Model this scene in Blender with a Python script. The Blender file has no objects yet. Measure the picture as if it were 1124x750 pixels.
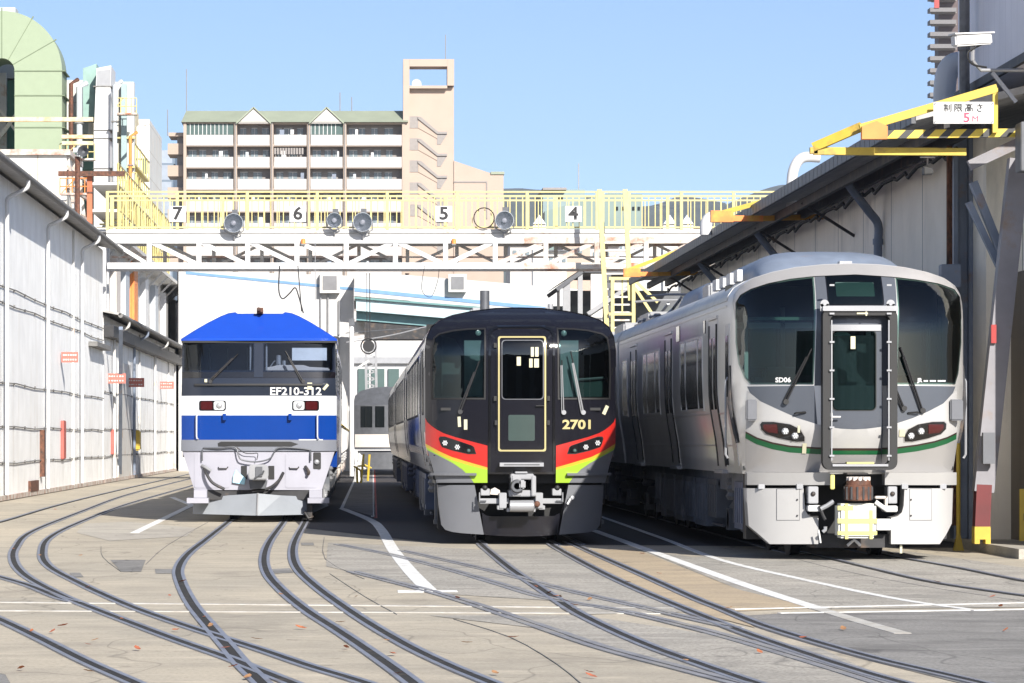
import bpy, bmesh, math, random
from mathutils import Vector
random.seed(7)
R = math.radians
# ------------------------------------------------------------------ camera, sky, sun, exposure
scene = bpy.context.scene
COL = scene.collection
FPX, VX, VY, EYE = 3600.0, 395.0, 482.0, 1.55          # focal length and vanishing point in photograph pixels, eye height in m
cam_data = bpy.data.cameras.new('camera')
cam = bpy.data.objects.new('camera', cam_data); COL.objects.link(cam)
cam.location = (0, 0, EYE); cam.rotation_euler = (R(90), 0, 0)
cam_data.sensor_width = 36; cam_data.sensor_fit = 'HORIZONTAL'
cam_data.lens = 36*FPX/1124
cam_data.shift_x = (562-VX)/1124; cam_data.shift_y = (VY-375)/1124
cam_data.clip_start = 0.5; cam_data.clip_end = 20000
scene.camera = cam

SUN_TO = Vector((1.8, -5.0, 2.9)).normalized()        # direction towards the sun
elev = math.asin(SUN_TO.z); azim = math.atan2(SUN_TO.x, SUN_TO.y)
world = bpy.data.worlds.new('World'); scene.world = world; world.use_nodes = True
wn = world.node_tree
bg = wn.nodes['Background']; bg.inputs['Strength'].default_value = 0.092
sky = wn.nodes.new('ShaderNodeTexSky'); sky.sky_type = 'NISHITA'; sky.sun_disc = False
sky.sun_elevation = elev; sky.sun_rotation = azim
sky.altitude = 0; sky.air_density = 0.5; sky.dust_density = 0.6; sky.ozone_density = 1.9
wn.links.new(sky.outputs[0], bg.inputs[0])
sd = bpy.data.lights.new('sun', 'SUN'); sd.energy = 4.6; sd.angle = R(0.53); sd.color = (1.0, 0.95, 0.87)
sun = bpy.data.objects.new('sun', sd); COL.objects.link(sun)
sun.rotation_euler = SUN_TO.to_track_quat('Z', 'Y').to_euler(); sun.location = (20, -50, 40)
vs = scene.view_settings
vs.view_transform = 'Standard'; vs.look = 'None'; vs.gamma = 1; vs.use_curve_mapping = False
vs.exposure = 0.97

# ------------------------------------------------------------------ materials
MATS = {}
def mat(name, col, rough=0.6, metal=0.0, var=0.12, scale=3.0, coat=0.0, bump=0.0, stain=None, stain_amt=0.0,
        stain_scale=(1, 1, 1), emit=None, spec=0.5):
    if name in MATS: return MATS[name]
    m = bpy.data.materials.new(name); m.use_nodes = True
    nt = m.node_tree; N = nt.nodes; L = nt.links; b = N['Principled BSDF']
    b.inputs['Roughness'].default_value = rough; b.inputs['Metallic'].default_value = metal
    b.inputs['Coat Weight'].default_value = coat; b.inputs['Coat Roughness'].default_value = 0.06
    b.inputs['Specular IOR Level'].default_value = spec
    tc = N.new('ShaderNodeTexCoord')
    no = N.new('ShaderNodeTexNoise'); no.inputs['Scale'].default_value = scale; no.inputs['Detail'].default_value = 6
    L.new(tc.outputs['Object'], no.inputs['Vector'])
    rp = N.new('ShaderNodeMapRange'); rp.inputs['From Min'].default_value = 0.3; rp.inputs['From Max'].default_value = 0.7
    rp.inputs['To Min'].default_value = 1-var; rp.inputs['To Max'].default_value = 1+var*0.5
    L.new(no.outputs['Fac'], rp.inputs['Value'])
    mx = N.new('ShaderNodeVectorMath'); mx.operation = 'SCALE'; mx.inputs[0].default_value = col[:3]
    L.new(rp.outputs[0], mx.inputs['Scale'])
    out = mx.outputs[0]
    if stain is not None:
        mp = N.new('ShaderNodeMapping'); mp.inputs['Scale'].default_value = stain_scale
        L.new(tc.outputs['Object'], mp.inputs['Vector'])
        n2 = N.new('ShaderNodeTexNoise'); n2.inputs['Scale'].default_value = 1.0; n2.inputs['Detail'].default_value = 8
        n2.inputs['Roughness'].default_value = 0.65
        L.new(mp.outputs[0], n2.inputs['Vector'])
        r2 = N.new('ShaderNodeMapRange'); r2.inputs['From Min'].default_value = 0.62-0.22*stain_amt
        r2.inputs['From Max'].default_value = 0.75-0.1*stain_amt
        L.new(n2.outputs['Fac'], r2.inputs['Value'])
        mi = N.new('ShaderNodeMix'); mi.data_type = 'RGBA'
        mi.inputs['B'].default_value = (*stain[:3], 1)
        L.new(r2.outputs[0], mi.inputs['Factor']); L.new(out, mi.inputs['A']); out = mi.outputs['Result']
    L.new(out, b.inputs['Base Color'])
    if bump:
        bp = N.new('ShaderNodeBump'); bp.inputs['Strength'].default_value = bump; bp.inputs['Distance'].default_value = 0.02
        n3 = N.new('ShaderNodeTexNoise'); n3.inputs['Scale'].default_value = scale*6; n3.inputs['Detail'].default_value = 4
        L.new(tc.outputs['Object'], n3.inputs['Vector']); L.new(n3.outputs['Fac'], bp.inputs['Height'])
        L.new(bp.outputs[0], b.inputs['Normal'])
    if emit:
        b.inputs['Emission Color'].default_value = (*emit[:3], 1); b.inputs['Emission Strength'].default_value = emit[3]
    MATS[name] = m
    return m

def glass(name, tint, refl=1.5, haze=0.0):
    m = bpy.data.materials.new(name); m.use_nodes = True
    nt = m.node_tree; N = nt.nodes; L = nt.links
    for n in list(N):
        if n.type == 'BSDF_PRINCIPLED': N.remove(n)
    o = [n for n in N if n.type == 'OUTPUT_MATERIAL'][0]
    t = N.new('ShaderNodeBsdfTransparent'); t.inputs[0].default_value = (*tint, 1)
    g = N.new('ShaderNodeBsdfGlossy'); g.inputs['Roughness'].default_value = 0.02; g.inputs['Color'].default_value = (0.9, 0.95, 0.95, 1)
    f = N.new('ShaderNodeFresnel'); f.inputs['IOR'].default_value = refl
    mx = N.new('ShaderNodeMixShader'); L.new(f.outputs[0], mx.inputs[0]); L.new(t.outputs[0], mx.inputs[1]); L.new(g.outputs[0], mx.inputs[2])
    L.new(mx.outputs[0], o.inputs['Surface'])
    return m

def panel_mat(name, col, rough, seam_col, sx, sz, seam_w, axis='Y', metal=0.0, stain=None, stain_amt=0.4, wob=0.0):
    """flat cladding with dark joints every sx metres along axis and sz metres up, and run-down stains"""
    m = mat(name, col, rough, metal, 0.10, 1.2, stain=stain, stain_amt=stain_amt, stain_scale=(1.1, 1.1, 0.25))
    nt = m.node_tree; N = nt.nodes; L = nt.links; b = N['Principled BSDF']
    src = b.inputs['Base Color'].links[0].from_socket
    ge = N.new('ShaderNodeNewGeometry'); sp = N.new('ShaderNodeSeparateXYZ'); L.new(ge.outputs['Position'], sp.inputs[0])
    def line(sock, per, w):
        a = N.new('ShaderNodeMath'); a.operation = 'DIVIDE'; L.new(sock, a.inputs[0]); a.inputs[1].default_value = per
        c = N.new('ShaderNodeMath'); c.operation = 'FRACT'; L.new(a.outputs[0], c.inputs[0])
        d = N.new('ShaderNodeMath'); d.operation = 'LESS_THAN'; L.new(c.outputs[0], d.inputs[0]); d.inputs[1].default_value = w/per
        return d.outputs[0]
    l1 = line(sp.outputs[axis], sx, seam_w)
    fac = l1
    if sz:
        l2 = line(sp.outputs['Z'], sz, seam_w*0.6)
        mxm = N.new('ShaderNodeMath'); mxm.operation = 'MAXIMUM'; L.new(l1, mxm.inputs[0]); L.new(l2, mxm.inputs[1]); fac = mxm.outputs[0]
    mi = N.new('ShaderNodeMix'); mi.data_type = 'RGBA'; mi.inputs['B'].default_value = (*seam_col, 1)
    L.new(fac, mi.inputs['Factor']); L.new(src, mi.inputs['A']); L.new(mi.outputs['Result'], b.inputs['Base Color'])
    if wob:
        bp = N.new('ShaderNodeBump'); bp.inputs['Strength'].default_value = wob; bp.inputs['Distance'].default_value = 0.15
        n3 = N.new('ShaderNodeTexNoise'); n3.inputs['Scale'].default_value = 0.9; n3.inputs['Detail'].default_value = 3
        L.new(ge.outputs['Position'], n3.inputs['Vector']); L.new(n3.outputs['Fac'], bp.inputs['Height']); L.new(bp.outputs[0], b.inputs['Normal'])
    return m

M = {}
M['white'] = mat('white_paint', (0.56, 0.56, 0.56), 0.45, var=0.06)
M['dirty_white'] = mat('dirty_white_paint', (0.55, 0.54, 0.52), 0.55, var=0.12, stain=(0.35, 0.20, 0.10), stain_amt=0.25, stain_scale=(1.5, 1.5, 1.5))
M['rusty_white'] = mat('rusty_white_paint', (0.52, 0.49, 0.45), 0.6, var=0.15, stain=(0.30, 0.11, 0.05), stain_amt=0.75, stain_scale=(2, 2, 2))
M['yellow'] = mat('yellow_paint', (0.48, 0.34, 0.035), 0.5, var=0.12, scale=5)
M['pale_yellow'] = mat('faded_yellow_paint', (0.55, 0.47, 0.20), 0.55, var=0.12, scale=5)
M['orange'] = mat('orange_primer', (0.70, 0.22, 0.05), 0.6, var=0.2, stain=(0.6, 0.42, 0.06), stain_amt=0.3, stain_scale=(2, 2, 2))
M['dirty_yellow'] = mat('worn_yellow_paint', (0.50, 0.36, 0.04), 0.55, var=0.25, stain=(0.16, 0.09, 0.04), stain_amt=0.45, stain_scale=(3, 3, 3))
M['black'] = mat('black_rubber', (0.007, 0.007, 0.008), 0.6, var=0.2)
M['black_gloss'] = mat('black_gloss', (0.005, 0.005, 0.006), 0.12, var=0.1, coat=0.5)
M['dark_steel'] = mat('dark_steel', (0.030, 0.030, 0.033), 0.6, 0.2, var=0.3, scale=6, stain=(0.10, 0.07, 0.05), stain_amt=0.4, stain_scale=(3, 3, 3))
M['mid_steel'] = mat('grey_steel', (0.095, 0.10, 0.112), 0.5, 0.3, var=0.2, scale=5)
M['blue_steel'] = mat('blue_grey_paint', (0.17, 0.205, 0.27), 0.5, 0.0, var=0.15, scale=4, stain=(0.20, 0.13, 0.09), stain_amt=0.2, stain_scale=(2, 2, 2))
M['light_steel'] = mat('light_steel', (0.30, 0.305, 0.32), 0.4, 0.3, var=0.1)
M['rail'] = mat('rail_steel', (0.215, 0.225, 0.262), 0.45, 0.1, var=0.2, scale=2.5, stain=(0.16, 0.14, 0.13), stain_amt=0.3, stain_scale=(1.5, 1.5, 1.5))
M['old_rail'] = mat('old_rail_strip', (0.25, 0.25, 0.265), 0.6, 0.2, var=0.3, scale=2.0, stain=(0.33, 0.31, 0.27), stain_amt=0.7, stain_scale=(1.2, 1.2, 1.2))
M['groove'] = mat('groove_shade_and_dirt', (0.008, 0.0075, 0.007), 0.95, var=0.6, scale=14, stain=(0.08, 0.062, 0.045), stain_amt=0.3, stain_scale=(5, 5, 5))  # near-black base paints a deep groove's shade; the brown stain is dirt
M['rust'] = mat('rusty_iron', (0.15, 0.065, 0.04), 0.75, 0.3, var=0.5, scale=12, stain=(0.05, 0.035, 0.03), stain_amt=0.6, stain_scale=(8, 8, 8))
M['red'] = mat('red_paint', (0.30, 0.018, 0.016), 0.45, var=0.15)
M['red_lens'] = mat('red_lens', (0.05, 0.003, 0.004), 0.15, var=0.1, coat=0.6)
M['white_lens'] = mat('lamp_lens', (0.75, 0.77, 0.78), 0.12, 0.2, var=0.05, coat=0.8)
M['mirror_grey'] = mat('mirror_grey', (0.11, 0.115, 0.13), 0.4, var=0.1)
M['tape'] = mat('masking_tape', (0.50, 0.48, 0.34), 0.7, var=0.06)
M['stainless'] = mat('brushed_stainless', (0.60, 0.59, 0.575), 0.33, 0.55, var=0.06, scale=1.5)
M['sil_paint'] = mat('silver_paint', (0.37, 0.36, 0.355), 0.30, 0.35, var=0.04, coat=0.3)
M['win'] = mat('dark_window', (0.006, 0.008, 0.009), 0.08, var=0.1, spec=0.35)
M['paint_blue'] = mat('loco_blue', (0.004, 0.036, 0.21), 0.16, var=0.05, spec=0.35)
M['sunlit_blue'] = mat('loco_blue_sunlit', (0.012, 0.062, 0.42), 0.16, var=0.05, spec=0.4)  # same paint as the blue band, with sunlight on the slope put into the colour
M['loco_navy'] = mat('loco_dark_slate', (0.018, 0.023, 0.036), 0.15, var=0.05, spec=0.4)
M['loco_white'] = mat('loco_white', (0.50, 0.52, 0.56), 0.3, var=0.03, coat=0.3)
M['loco_grey'] = mat('loco_grey', (0.15, 0.16, 0.19), 0.4, var=0.06)
M['loco_pale'] = mat('loco_pale_grey', (0.31, 0.31, 0.36), 0.45, var=0.05)
M['plough'] = mat('plough_grey', (0.23, 0.25, 0.28), 0.45, var=0.08)
M['maroon'] = mat('blackish_maroon', (0.0075, 0.0075, 0.0115), 0.14, 0.0, var=0.05, spec=0.45)
M['dmu_red'] = mat('dmu_red', (0.42, 0.015, 0.010), 0.3, var=0.03, coat=0.4)
M['dmu_yellow'] = mat('dmu_yellow', (0.50, 0.33, 0.03), 0.3, var=0.03, coat=0.3)
M['dmu_lime'] = mat('dmu_lime', (0.27, 0.43, 0.03), 0.3, var=0.03, coat=0.3)
M['dmu_grey'] = mat('dmu_grey', (0.14, 0.145, 0.16), 0.4, 0.1, var=0.04)
M['dmu_gold'] = mat('dmu_gold_line', (0.42, 0.36, 0.17), 0.35, 0.2, var=0.04)
M['dmu_side'] = mat('dark_stainless_side', (0.105, 0.105, 0.11), 0.22, 0.9, var=0.05)
M['emu_white'] = mat('emu_white', (0.37, 0.365, 0.36), 0.32, var=0.02, coat=0.3)
M['emu_grey'] = mat('emu_slate', (0.075, 0.083, 0.10), 0.18, 0.0, var=0.04, spec=0.4)
M['emu_green'] = mat('emu_green', (0.008, 0.085, 0.03), 0.35, var=0.03)
M['emu_brown'] = mat('emu_brown', (0.03, 0.014, 0.012), 0.4, var=0.03)
M['interior'] = mat('cab_interior', (0.10, 0.11, 0.115), 0.7, var=0.2)
M['interior_dark'] = mat('cab_interior_dark', (0.012, 0.014, 0.015), 0.8, var=0.2)
M['teal_panel'] = mat('cab_teal_panel', (0.045, 0.085, 0.08), 0.6, var=0.1)
M['cab_light'] = mat('cab_light_panel', (0.40, 0.43, 0.46), 0.6, var=0.05)
M['cream_seat'] = mat('cream_console', (0.55, 0.50, 0.46), 0.7, var=0.08)
M['rubber_hose'] = M['black']
M['under'] = mat('underframe_grey', (0.10, 0.11, 0.13), 0.6, 0.1, var=0.35, scale=5, stain=(0.22, 0.22, 0.23), stain_amt=0.4, stain_scale=(2, 2, 2))
M['under_blue'] = mat('underframe_blue', (0.07, 0.09, 0.15), 0.5, 0.1, var=0.3, scale=4)
M['cover'] = mat('pale_wrap', (0.55, 0.55, 0.50), 0.6, var=0.05, bump=0.4)
M['cover_tape'] = mat('yellow_tape', (0.55, 0.50, 0.16), 0.6, var=0.05)
M['cloth_blue'] = mat('pale_blue_cloth', (0.35, 0.60, 0.72), 0.8, var=0.1)
M['glass_loco'] = glass('loco_glass', (0.48, 0.54, 0.64), 1.45)
M['glass_dmu'] = glass('dmu_glass', (0.26, 0.36, 0.36), 1.6)
M['glass_emu'] = glass('emu_glass', (0.34, 0.46, 0.43), 1.6)
M['lamp_glass'] = glass('lamp_cover', (0.75, 0.75, 0.78), 1.5)

# ------------------------------------------------------------------ builders
def tag(o, label=None, cat=None, group=None, kind=None):
    if label: o['label'] = label
    if cat: o['category'] = cat
    if group: o['group'] = group
    if kind: o['kind'] = kind
    return o
def thing(name, label, cat, loc=(0, 0, 0), group=None, rz=0.0):
    o = bpy.data.objects.new(name, None); COL.objects.link(o); o.location = loc; o.rotation_euler = (0, 0, rz)
    o.empty_display_size = 0.3
    return tag(o, label, cat, group)
def link(name, me, m, parent=None, loc=None):
    o = bpy.data.objects.new(name, me); COL.objects.link(o)
    if m is not None: me.materials.append(m)
    if parent is not None: o.parent = parent
    if loc is not None: o.location = loc
    return o
def dup(root, loc=None, label=None, rz=None):
    r = root.copy(); COL.objects.link(r)
    if loc is not None: r.location = loc
    if rz is not None: r.rotation_euler = (0, 0, rz)
    if label: r['label'] = label
    for ch in list(root.children):
        c = ch.copy(); COL.objects.link(c); c.parent = r
        for g in ch.children:
            d = g.copy(); COL.objects.link(d); d.parent = c
    return r

class MB:
    def __init__(s): s.v = []; s.f = []; s.smooth = False
    def box(s, x0, y0, z0, x1, y1, z1):
        n = len(s.v)
        s.v += [(x0, y0, z0), (x1, y0, z0), (x1, y1, z0), (x0, y1, z0), (x0, y0, z1), (x1, y0, z1), (x1, y1, z1), (x0, y1, z1)]
        for q in ((0, 3, 2, 1), (4, 5, 6, 7), (0, 1, 5, 4), (1, 2, 6, 5), (2, 3, 7, 6), (3, 0, 4, 7)): s.f.append(tuple(n+i for i in q))
        return s
    def bar(s, p, q, w, h=None, up=(0, 0, 1)):
        h = h or w; p = Vector(p); q = Vector(q); d = (q-p).normalized(); u = Vector(up)
        if abs(d.dot(u)) > 0.95: u = Vector((0, 1, 0))
        a = d.cross(u).normalized(); b = a.cross(d).normalized(); n = len(s.v)
        for c in (p, q):
            for i, j in ((-1, -1), (1, -1), (1, 1), (-1, 1)): s.v.append(tuple(c+a*i*w/2+b*j*h/2))
        for fc in ((0, 1, 2, 3), (7, 6, 5, 4), (0, 4, 5, 1), (1, 5, 6, 2), (2, 6, 7, 3), (3, 7, 4, 0)): s.f.append(tuple(n+i for i in fc))
        return s
    def tube(s, pts, r, n=10, cap=True):
        pts = [Vector(p) for p in pts]; k0 = len(s.v); rr = r if isinstance(r, (list, tuple)) else [r]*len(pts)
        pa = None
        for i, p in enumerate(pts):
            d = (pts[min(i+1, len(pts)-1)]-pts[max(i-1, 0)]).normalized()
            if pa is None:
                u = Vector((0, 0, 1)) if abs(d.z) < 0.9 else Vector((1, 0, 0)); a = d.cross(u).normalized()
            else: a = (pa-d*pa.dot(d)).normalized()
            b = d.cross(a); pa = a
            for k in range(n):
                t = 2*math.pi*k/n; s.v.append(tuple(p+a*rr[i]*math.cos(t)+b*rr[i]*math.sin(t)))
        for i in range(len(pts)-1):
            for k in range(n):
                s.f.append((k0+i*n+k, k0+i*n+(k+1) % n, k0+(i+1)*n+(k+1) % n, k0+(i+1)*n+k))
        if cap:
            s.f.append(tuple(k0+k for k in range(n))[::-1]); s.f.append(tuple(k0+(len(pts)-1)*n+k for k in range(n)))
        s.smooth = True
        return s
    def prism(s, poly, a0, a1, axis='y'):
        """poly: (u,v) list; axis y -> (x,z); axis x -> (y,z); axis z -> (x,y)"""
        n = len(s.v); k = len(poly)
        for a in (a0, a1):
            for (u, v) in poly:
                s.v.append((u, a, v) if axis == 'y' else (a, u, v) if axis == 'x' else (u, v, a))
        s.f.append(tuple(range(n, n+k))); s.f.append(tuple(range(n+2*k-1, n+k-1, -1)))
        for i in range(k): s.f.append((n+i, n+k+i, n+k+(i+1) % k, n+(i+1) % k))
        return s
    def lathe(s, prof, c=(0, 0, 0), axis='y', n=24):
        k0 = len(s.v)
        for (r, h) in prof:
            for k in range(n):
                t = 2*math.pi*k/n; u, v = r*math.cos(t), r*math.sin(t)
                s.v.append((c[0]+u, c[1]+h, c[2]+v) if axis == 'y' else (c[0]+h, c[1]+u, c[2]+v) if axis == 'x' else (c[0]+u, c[1]+v, c[2]+h))
        for i in range(len(prof)-1):
            for k in range(n): s.f.append((k0+i*n+k, k0+i*n+(k+1) % n, k0+(i+1)*n+(k+1) % n, k0+(i+1)*n+k))
        s.f.append(tuple(k0+k for k in range(n))[::-1]); s.f.append(tuple(k0+(len(prof)-1)*n+k for k in range(n)))
        s.smooth = True
        return s
    def quad(s, *p):
        n = len(s.v); s.v += [tuple(q) for q in p]; s.f.append(tuple(range(n, n+len(p)))); return s
    def mesh(s, name, smooth=None, bevel=0.0):
        me = bpy.data.meshes.new(name); me.from_pydata(s.v, [], s.f)
        bm = bmesh.new(); bm.from_mesh(me)
        bmesh.ops.recalc_face_normals(bm, faces=bm.faces)
        if bevel:
            bmesh.ops.bevel(bm, geom=bm.edges[:], offset=bevel, segments=2, affect='EDGES', clamp_overlap=True)
        bm.to_mesh(me); bm.free()
        sm = s.smooth if smooth is None else smooth
        if sm:
            me.polygons.foreach_set('use_smooth', [True]*len(me.polygons))
            me.set_sharp_from_angle(angle=R(40))
        return me
    def build(s, name, m, parent=None, loc=None, smooth=None, bevel=0.0):
        return link(name, s.mesh(name, smooth, bevel), m, parent, loc)

def box(name, m, parent, a, b, bevel=0.0):
    return MB().box(*a, *b).build(name, m, parent, bevel=bevel)

def patch(name, poly, F, off, m, parent, holes=(), step=0.12, thick=0.0, cuts=()):
    """polygon in (x,z) laid on the surface y=F(x,z), off metres in front of it"""
    bm = bmesh.new(); es = []
    for loop in [poly]+list(holes):
        vs_ = [bm.verts.new((x, 0, z)) for x, z in loop]
        es += [bm.edges.new((vs_[i], vs_[(i+1) % len(vs_)])) for i in range(len(vs_))]
    bmesh.ops.triangle_fill(bm, use_beauty=True, use_dissolve=False, edges=es)
    xs = [p[0] for p in poly]; zs = [p[1] for p in poly]
    def cut(co, no):
        bmesh.ops.bisect_plane(bm, geom=bm.verts[:]+bm.edges[:]+bm.faces[:], dist=1e-5, plane_co=co, plane_no=no)
    k = math.ceil(min(xs)/step)
    while k*step < max(xs): cut((k*step, 0, 0), (1, 0, 0)); k += 1
    k = math.ceil(min(zs)/step)
    while k*step < max(zs): cut((0, 0, k*step), (0, 0, 1)); k += 1
    for z in cuts: cut((0, 0, z), (0, 0, 1))
    bmesh.ops.recalc_face_normals(bm, faces=bm.faces)
    if sum(f.normal.y*f.calc_area() for f in bm.faces) > 0: bmesh.ops.reverse_faces(bm, faces=bm.faces)
    for v in bm.verts: v.co.y = F(v.co.x, v.co.z)-off
    if thick:
        be = [e for e in bm.edges if len(e.link_faces) == 1]
        r = bmesh.ops.extrude_edge_only(bm, edges=be)
        for v in [g for g in r['geom'] if isinstance(g, bmesh.types.BMVert)]: v.co.y += thick
    me = bpy.data.meshes.new(name); bm.to_mesh(me); bm.free()
    me.polygons.foreach_set('use_smooth', [True]*len(me.polygons)); me.set_sharp_from_angle(angle=R(35))
    return link(name, me, m, parent)

def flat(x, z): return 0.0

def text_mesh(txt, size, F=None, off=0.01, cx=0, cz=0, bold=0.0, sx=1.0, plane='xz', depth=0.0):
    cu = bpy.data.curves.new('lettering', 'FONT'); cu.body = txt; cu.size = size; cu.offset = bold
    cu.align_x = 'CENTER'; cu.align_y = 'CENTER'; cu.resolution_u = 3; cu.extrude = depth
    o = bpy.data.objects.new('tmp_text', cu); COL.objects.link(o)
    dg = bpy.context.evaluated_depsgraph_get(); me = bpy.data.meshes.new_from_object(o.evaluated_get(dg))
    bpy.data.objects.remove(o); bpy.data.curves.remove(cu)
    for v in me.vertices:
        x, z, d = v.co.x*sx+cx, v.co.y+cz, v.co.z
        v.co = (x, (F(x, z) if F else 0)-off-d, z)
    return me

def rrect(x0, z0, x1, z1, r, n=5):
    out = []
    for cx_, cz_, a in ((x1-r, z1-r, 0), (x0+r, z1-r, 90), (x0+r, z0+r, 180), (x1-r, z0+r, 270)):
        for k in range(n+1):
            t = R(a+90*k/n); out.append((cx_+r*math.cos(t), cz_+r*math.sin(t)))
    return out
def shrink(poly, d):
    cx_ = (min(p[0] for p in poly)+max(p[0] for p in poly))/2; cz_ = (min(p[1] for p in poly)+max(p[1] for p in poly))/2
    w = (max(p[0] for p in poly)-min(p[0] for p in poly))/2; h = (max(p[1] for p in poly)-min(p[1] for p in poly))/2
    return [(cx_+(p[0]-cx_)*(w-d)/w, cz_+(p[1]-cz_)*(h-d)/h) for p in poly]
def mirror(poly): return [(-x, z) for x, z in poly][::-1]
def smooth_path(pts, n=8):
    out = []
    P = [pts[0]]+list(pts)+[pts[-1]]
    for i in range(1, len(P)-2):
        for k in range(n):
            t = k/n; a, b, c, d = P[i-1], P[i], P[i+1], P[i+2]
            out.append(tuple(0.5*((2*b[j])+(-a[j]+c[j])*t+(2*a[j]-5*b[j]+4*c[j]-d[j])*t*t+(-a[j]+3*b[j]-3*c[j]+d[j])*t**3) for j in range(len(b))))
    out.append(tuple(pts[-1])); return out
def gnd(px, py):
    Y = FPX*EYE/(py-VY); return ((px-VX)*Y/FPX, Y)
def at(px, py, Y): return ((px-VX)*Y/FPX, Y, EYE-(py-VY)*Y/FPX)
# ------------------------------------------------------------------ trains: shared pieces
def body_shell(name, outline, F, y1, m, parent, holes=(), cuts=(), nose_m=None, steps=6):
    """closed outline (x,z); front laid on F with holes; sides run back to y1; one mesh"""
    o = patch(name, outline, F, 0.0, m, parent, holes=holes, step=0.1, cuts=cuts)
    bm = bmesh.new(); bm.from_mesh(o.data)
    xs = [p[0] for p in outline]
    def on_out(e):
        mx, mz = (e.verts[0].co.x+e.verts[1].co.x)/2, (e.verts[0].co.z+e.verts[1].co.z)/2
        for i in range(len(outline)):
            a, b = outline[i], outline[(i+1) % len(outline)]
            dx, dz = b[0]-a[0], b[1]-a[1]; l2 = dx*dx+dz*dz
            t = ((mx-a[0])*dx+(mz-a[1])*dz)/l2
            if -0.001 <= t <= 1.001 and math.hypot(a[0]+t*dx-mx, a[1]+t*dz-mz) < 1e-3: return True
        return False
    be = [e for e in bm.edges if len(e.link_faces) == 1 and on_out(e)]
    r = bmesh.ops.extrude_edge_only(bm, edges=be)
    nv = [g for g in r['geom'] if isinstance(g, bmesh.types.BMVert)]
    for v in nv: v.co.y = y1
    ends = [g for g in r['geom'] if isinstance(g, bmesh.types.BMEdge) and abs(g.verts[0].co.y-y1) < 1e-4 and abs(g.verts[1].co.y-y1) < 1e-4]
    bmesh.ops.holes_fill(bm, edges=ends, sides=0)
    bmesh.ops.recalc_face_normals(bm, faces=bm.faces)
    bm.to_mesh(o.data); bm.free()
    o.data.polygons.foreach_set('use_smooth', [True]*len(o.data.polygons)); o.data.set_sharp_from_angle(angle=R(38))
    return o
def sym(half): return half+[(-x, z) for x, z in half[::-1] if x > 1e-6]
def side_x(half, z):
    for (a, b) in zip(half, half[1:]):
        if min(a[1], b[1]) <= z <= max(a[1], b[1]) and abs(a[1]-b[1]) > 1e-6:
            return a[0]+(b[0]-a[0])*(z-a[1])/(b[1]-a[1])
    return half[0][0]
def side_panel(mb, half, sgn, y0, y1, z0, z1, off, th=0.02, n=4):
    k = len(mb.v)
    for i in range(n+1):
        z = z0+(z1-z0)*i/n; x = side_x(half, z)
        for y in (y0, y1):
            mb.v.append((sgn*(x+off), y, z)); mb.v.append((sgn*(x+off-th), y, z))
    for i in range(n):
        a = k+i*4
        mb.f += [(a, a+2, a+6, a+4), (a, a+4, a+5, a+1), (a+2, a+3, a+7, a+6)]
    mb.f += [(k, k+1, k+3, k+2), (k+n*4, k+n*4+2, k+n*4+3, k+n*4+1)]
def wheelset(parent, y, hg=0.53, r=0.43):
    for s in (-1, 1):
        w = MB(); w.lathe([(0.08, -0.09), (r*0.55, -0.07), (r*0.6, -0.03), (r*0.85, -0.03), (r*0.9, -0.06), (r, -0.06), (r, 0.05), (r+0.028, 0.055), (r+0.028, 0.08), (0.1, 0.08)] if s > 0 else
                          [(0.1, -0.08), (r+0.028, -0.08), (r+0.028, -0.055), (r, -0.05), (r, 0.06), (r*0.9, 0.06), (r*0.85, 0.03), (r*0.6, 0.03), (r*0.55, 0.07), (0.08, 0.09)], (-s*0 + s*hg, y, r+0.012), 'x', 28)
        w.build('wheel', M['dark_steel'], parent)
    a = MB(); a.tube([(-hg, y, r), (hg, y, r)], 0.075); a.build('axle', M['dark_steel'], parent)
def bogie(parent, y, m, hw=1.05, wb=2.1):
    b = MB()
    for s in (-1, 1):
        b.prism([(y-wb/2-0.35, 0.42), (y-wb/2+0.3, 0.38), (y-0.4, 0.52), (y+0.4, 0.52), (y+wb/2-0.3, 0.38), (y+wb/2+0.35, 0.42), (y+wb/2+0.3, 0.6), (y+0.5, 0.75), (y-0.5, 0.75), (y-wb/2-0.3, 0.6)], s*hw-0.07, s*hw+0.07, 'x')
        for q in (-1, 1):
            b.box(s*hw-0.12, y+q*wb/2-0.17, 0.28, s*hw+0.12, y+q*wb/2+0.17, 0.58)
            b.lathe([(0.13, -0.02), (0.13, 0.06), (0.08, 0.08)], (s*(hw+0.10), y+q*wb/2, 0.43), 'x', 14)
        b.lathe([(0.24, 0), (0.27, 0.05), (0.24, 0.1), (0.27, 0.15), (0.24, 0.2), (0.27, 0.25), (0.24, 0.3)], (s*hw, y, 0.72), 'z', 18)
    b.box(-hw, y-0.25, 0.45, hw, y+0.25, 0.7)
    b.build('bogie_frame', m, parent, smooth=False)
    for q in (-1, 1): wheelset(parent, y+q*wb/2)
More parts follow.
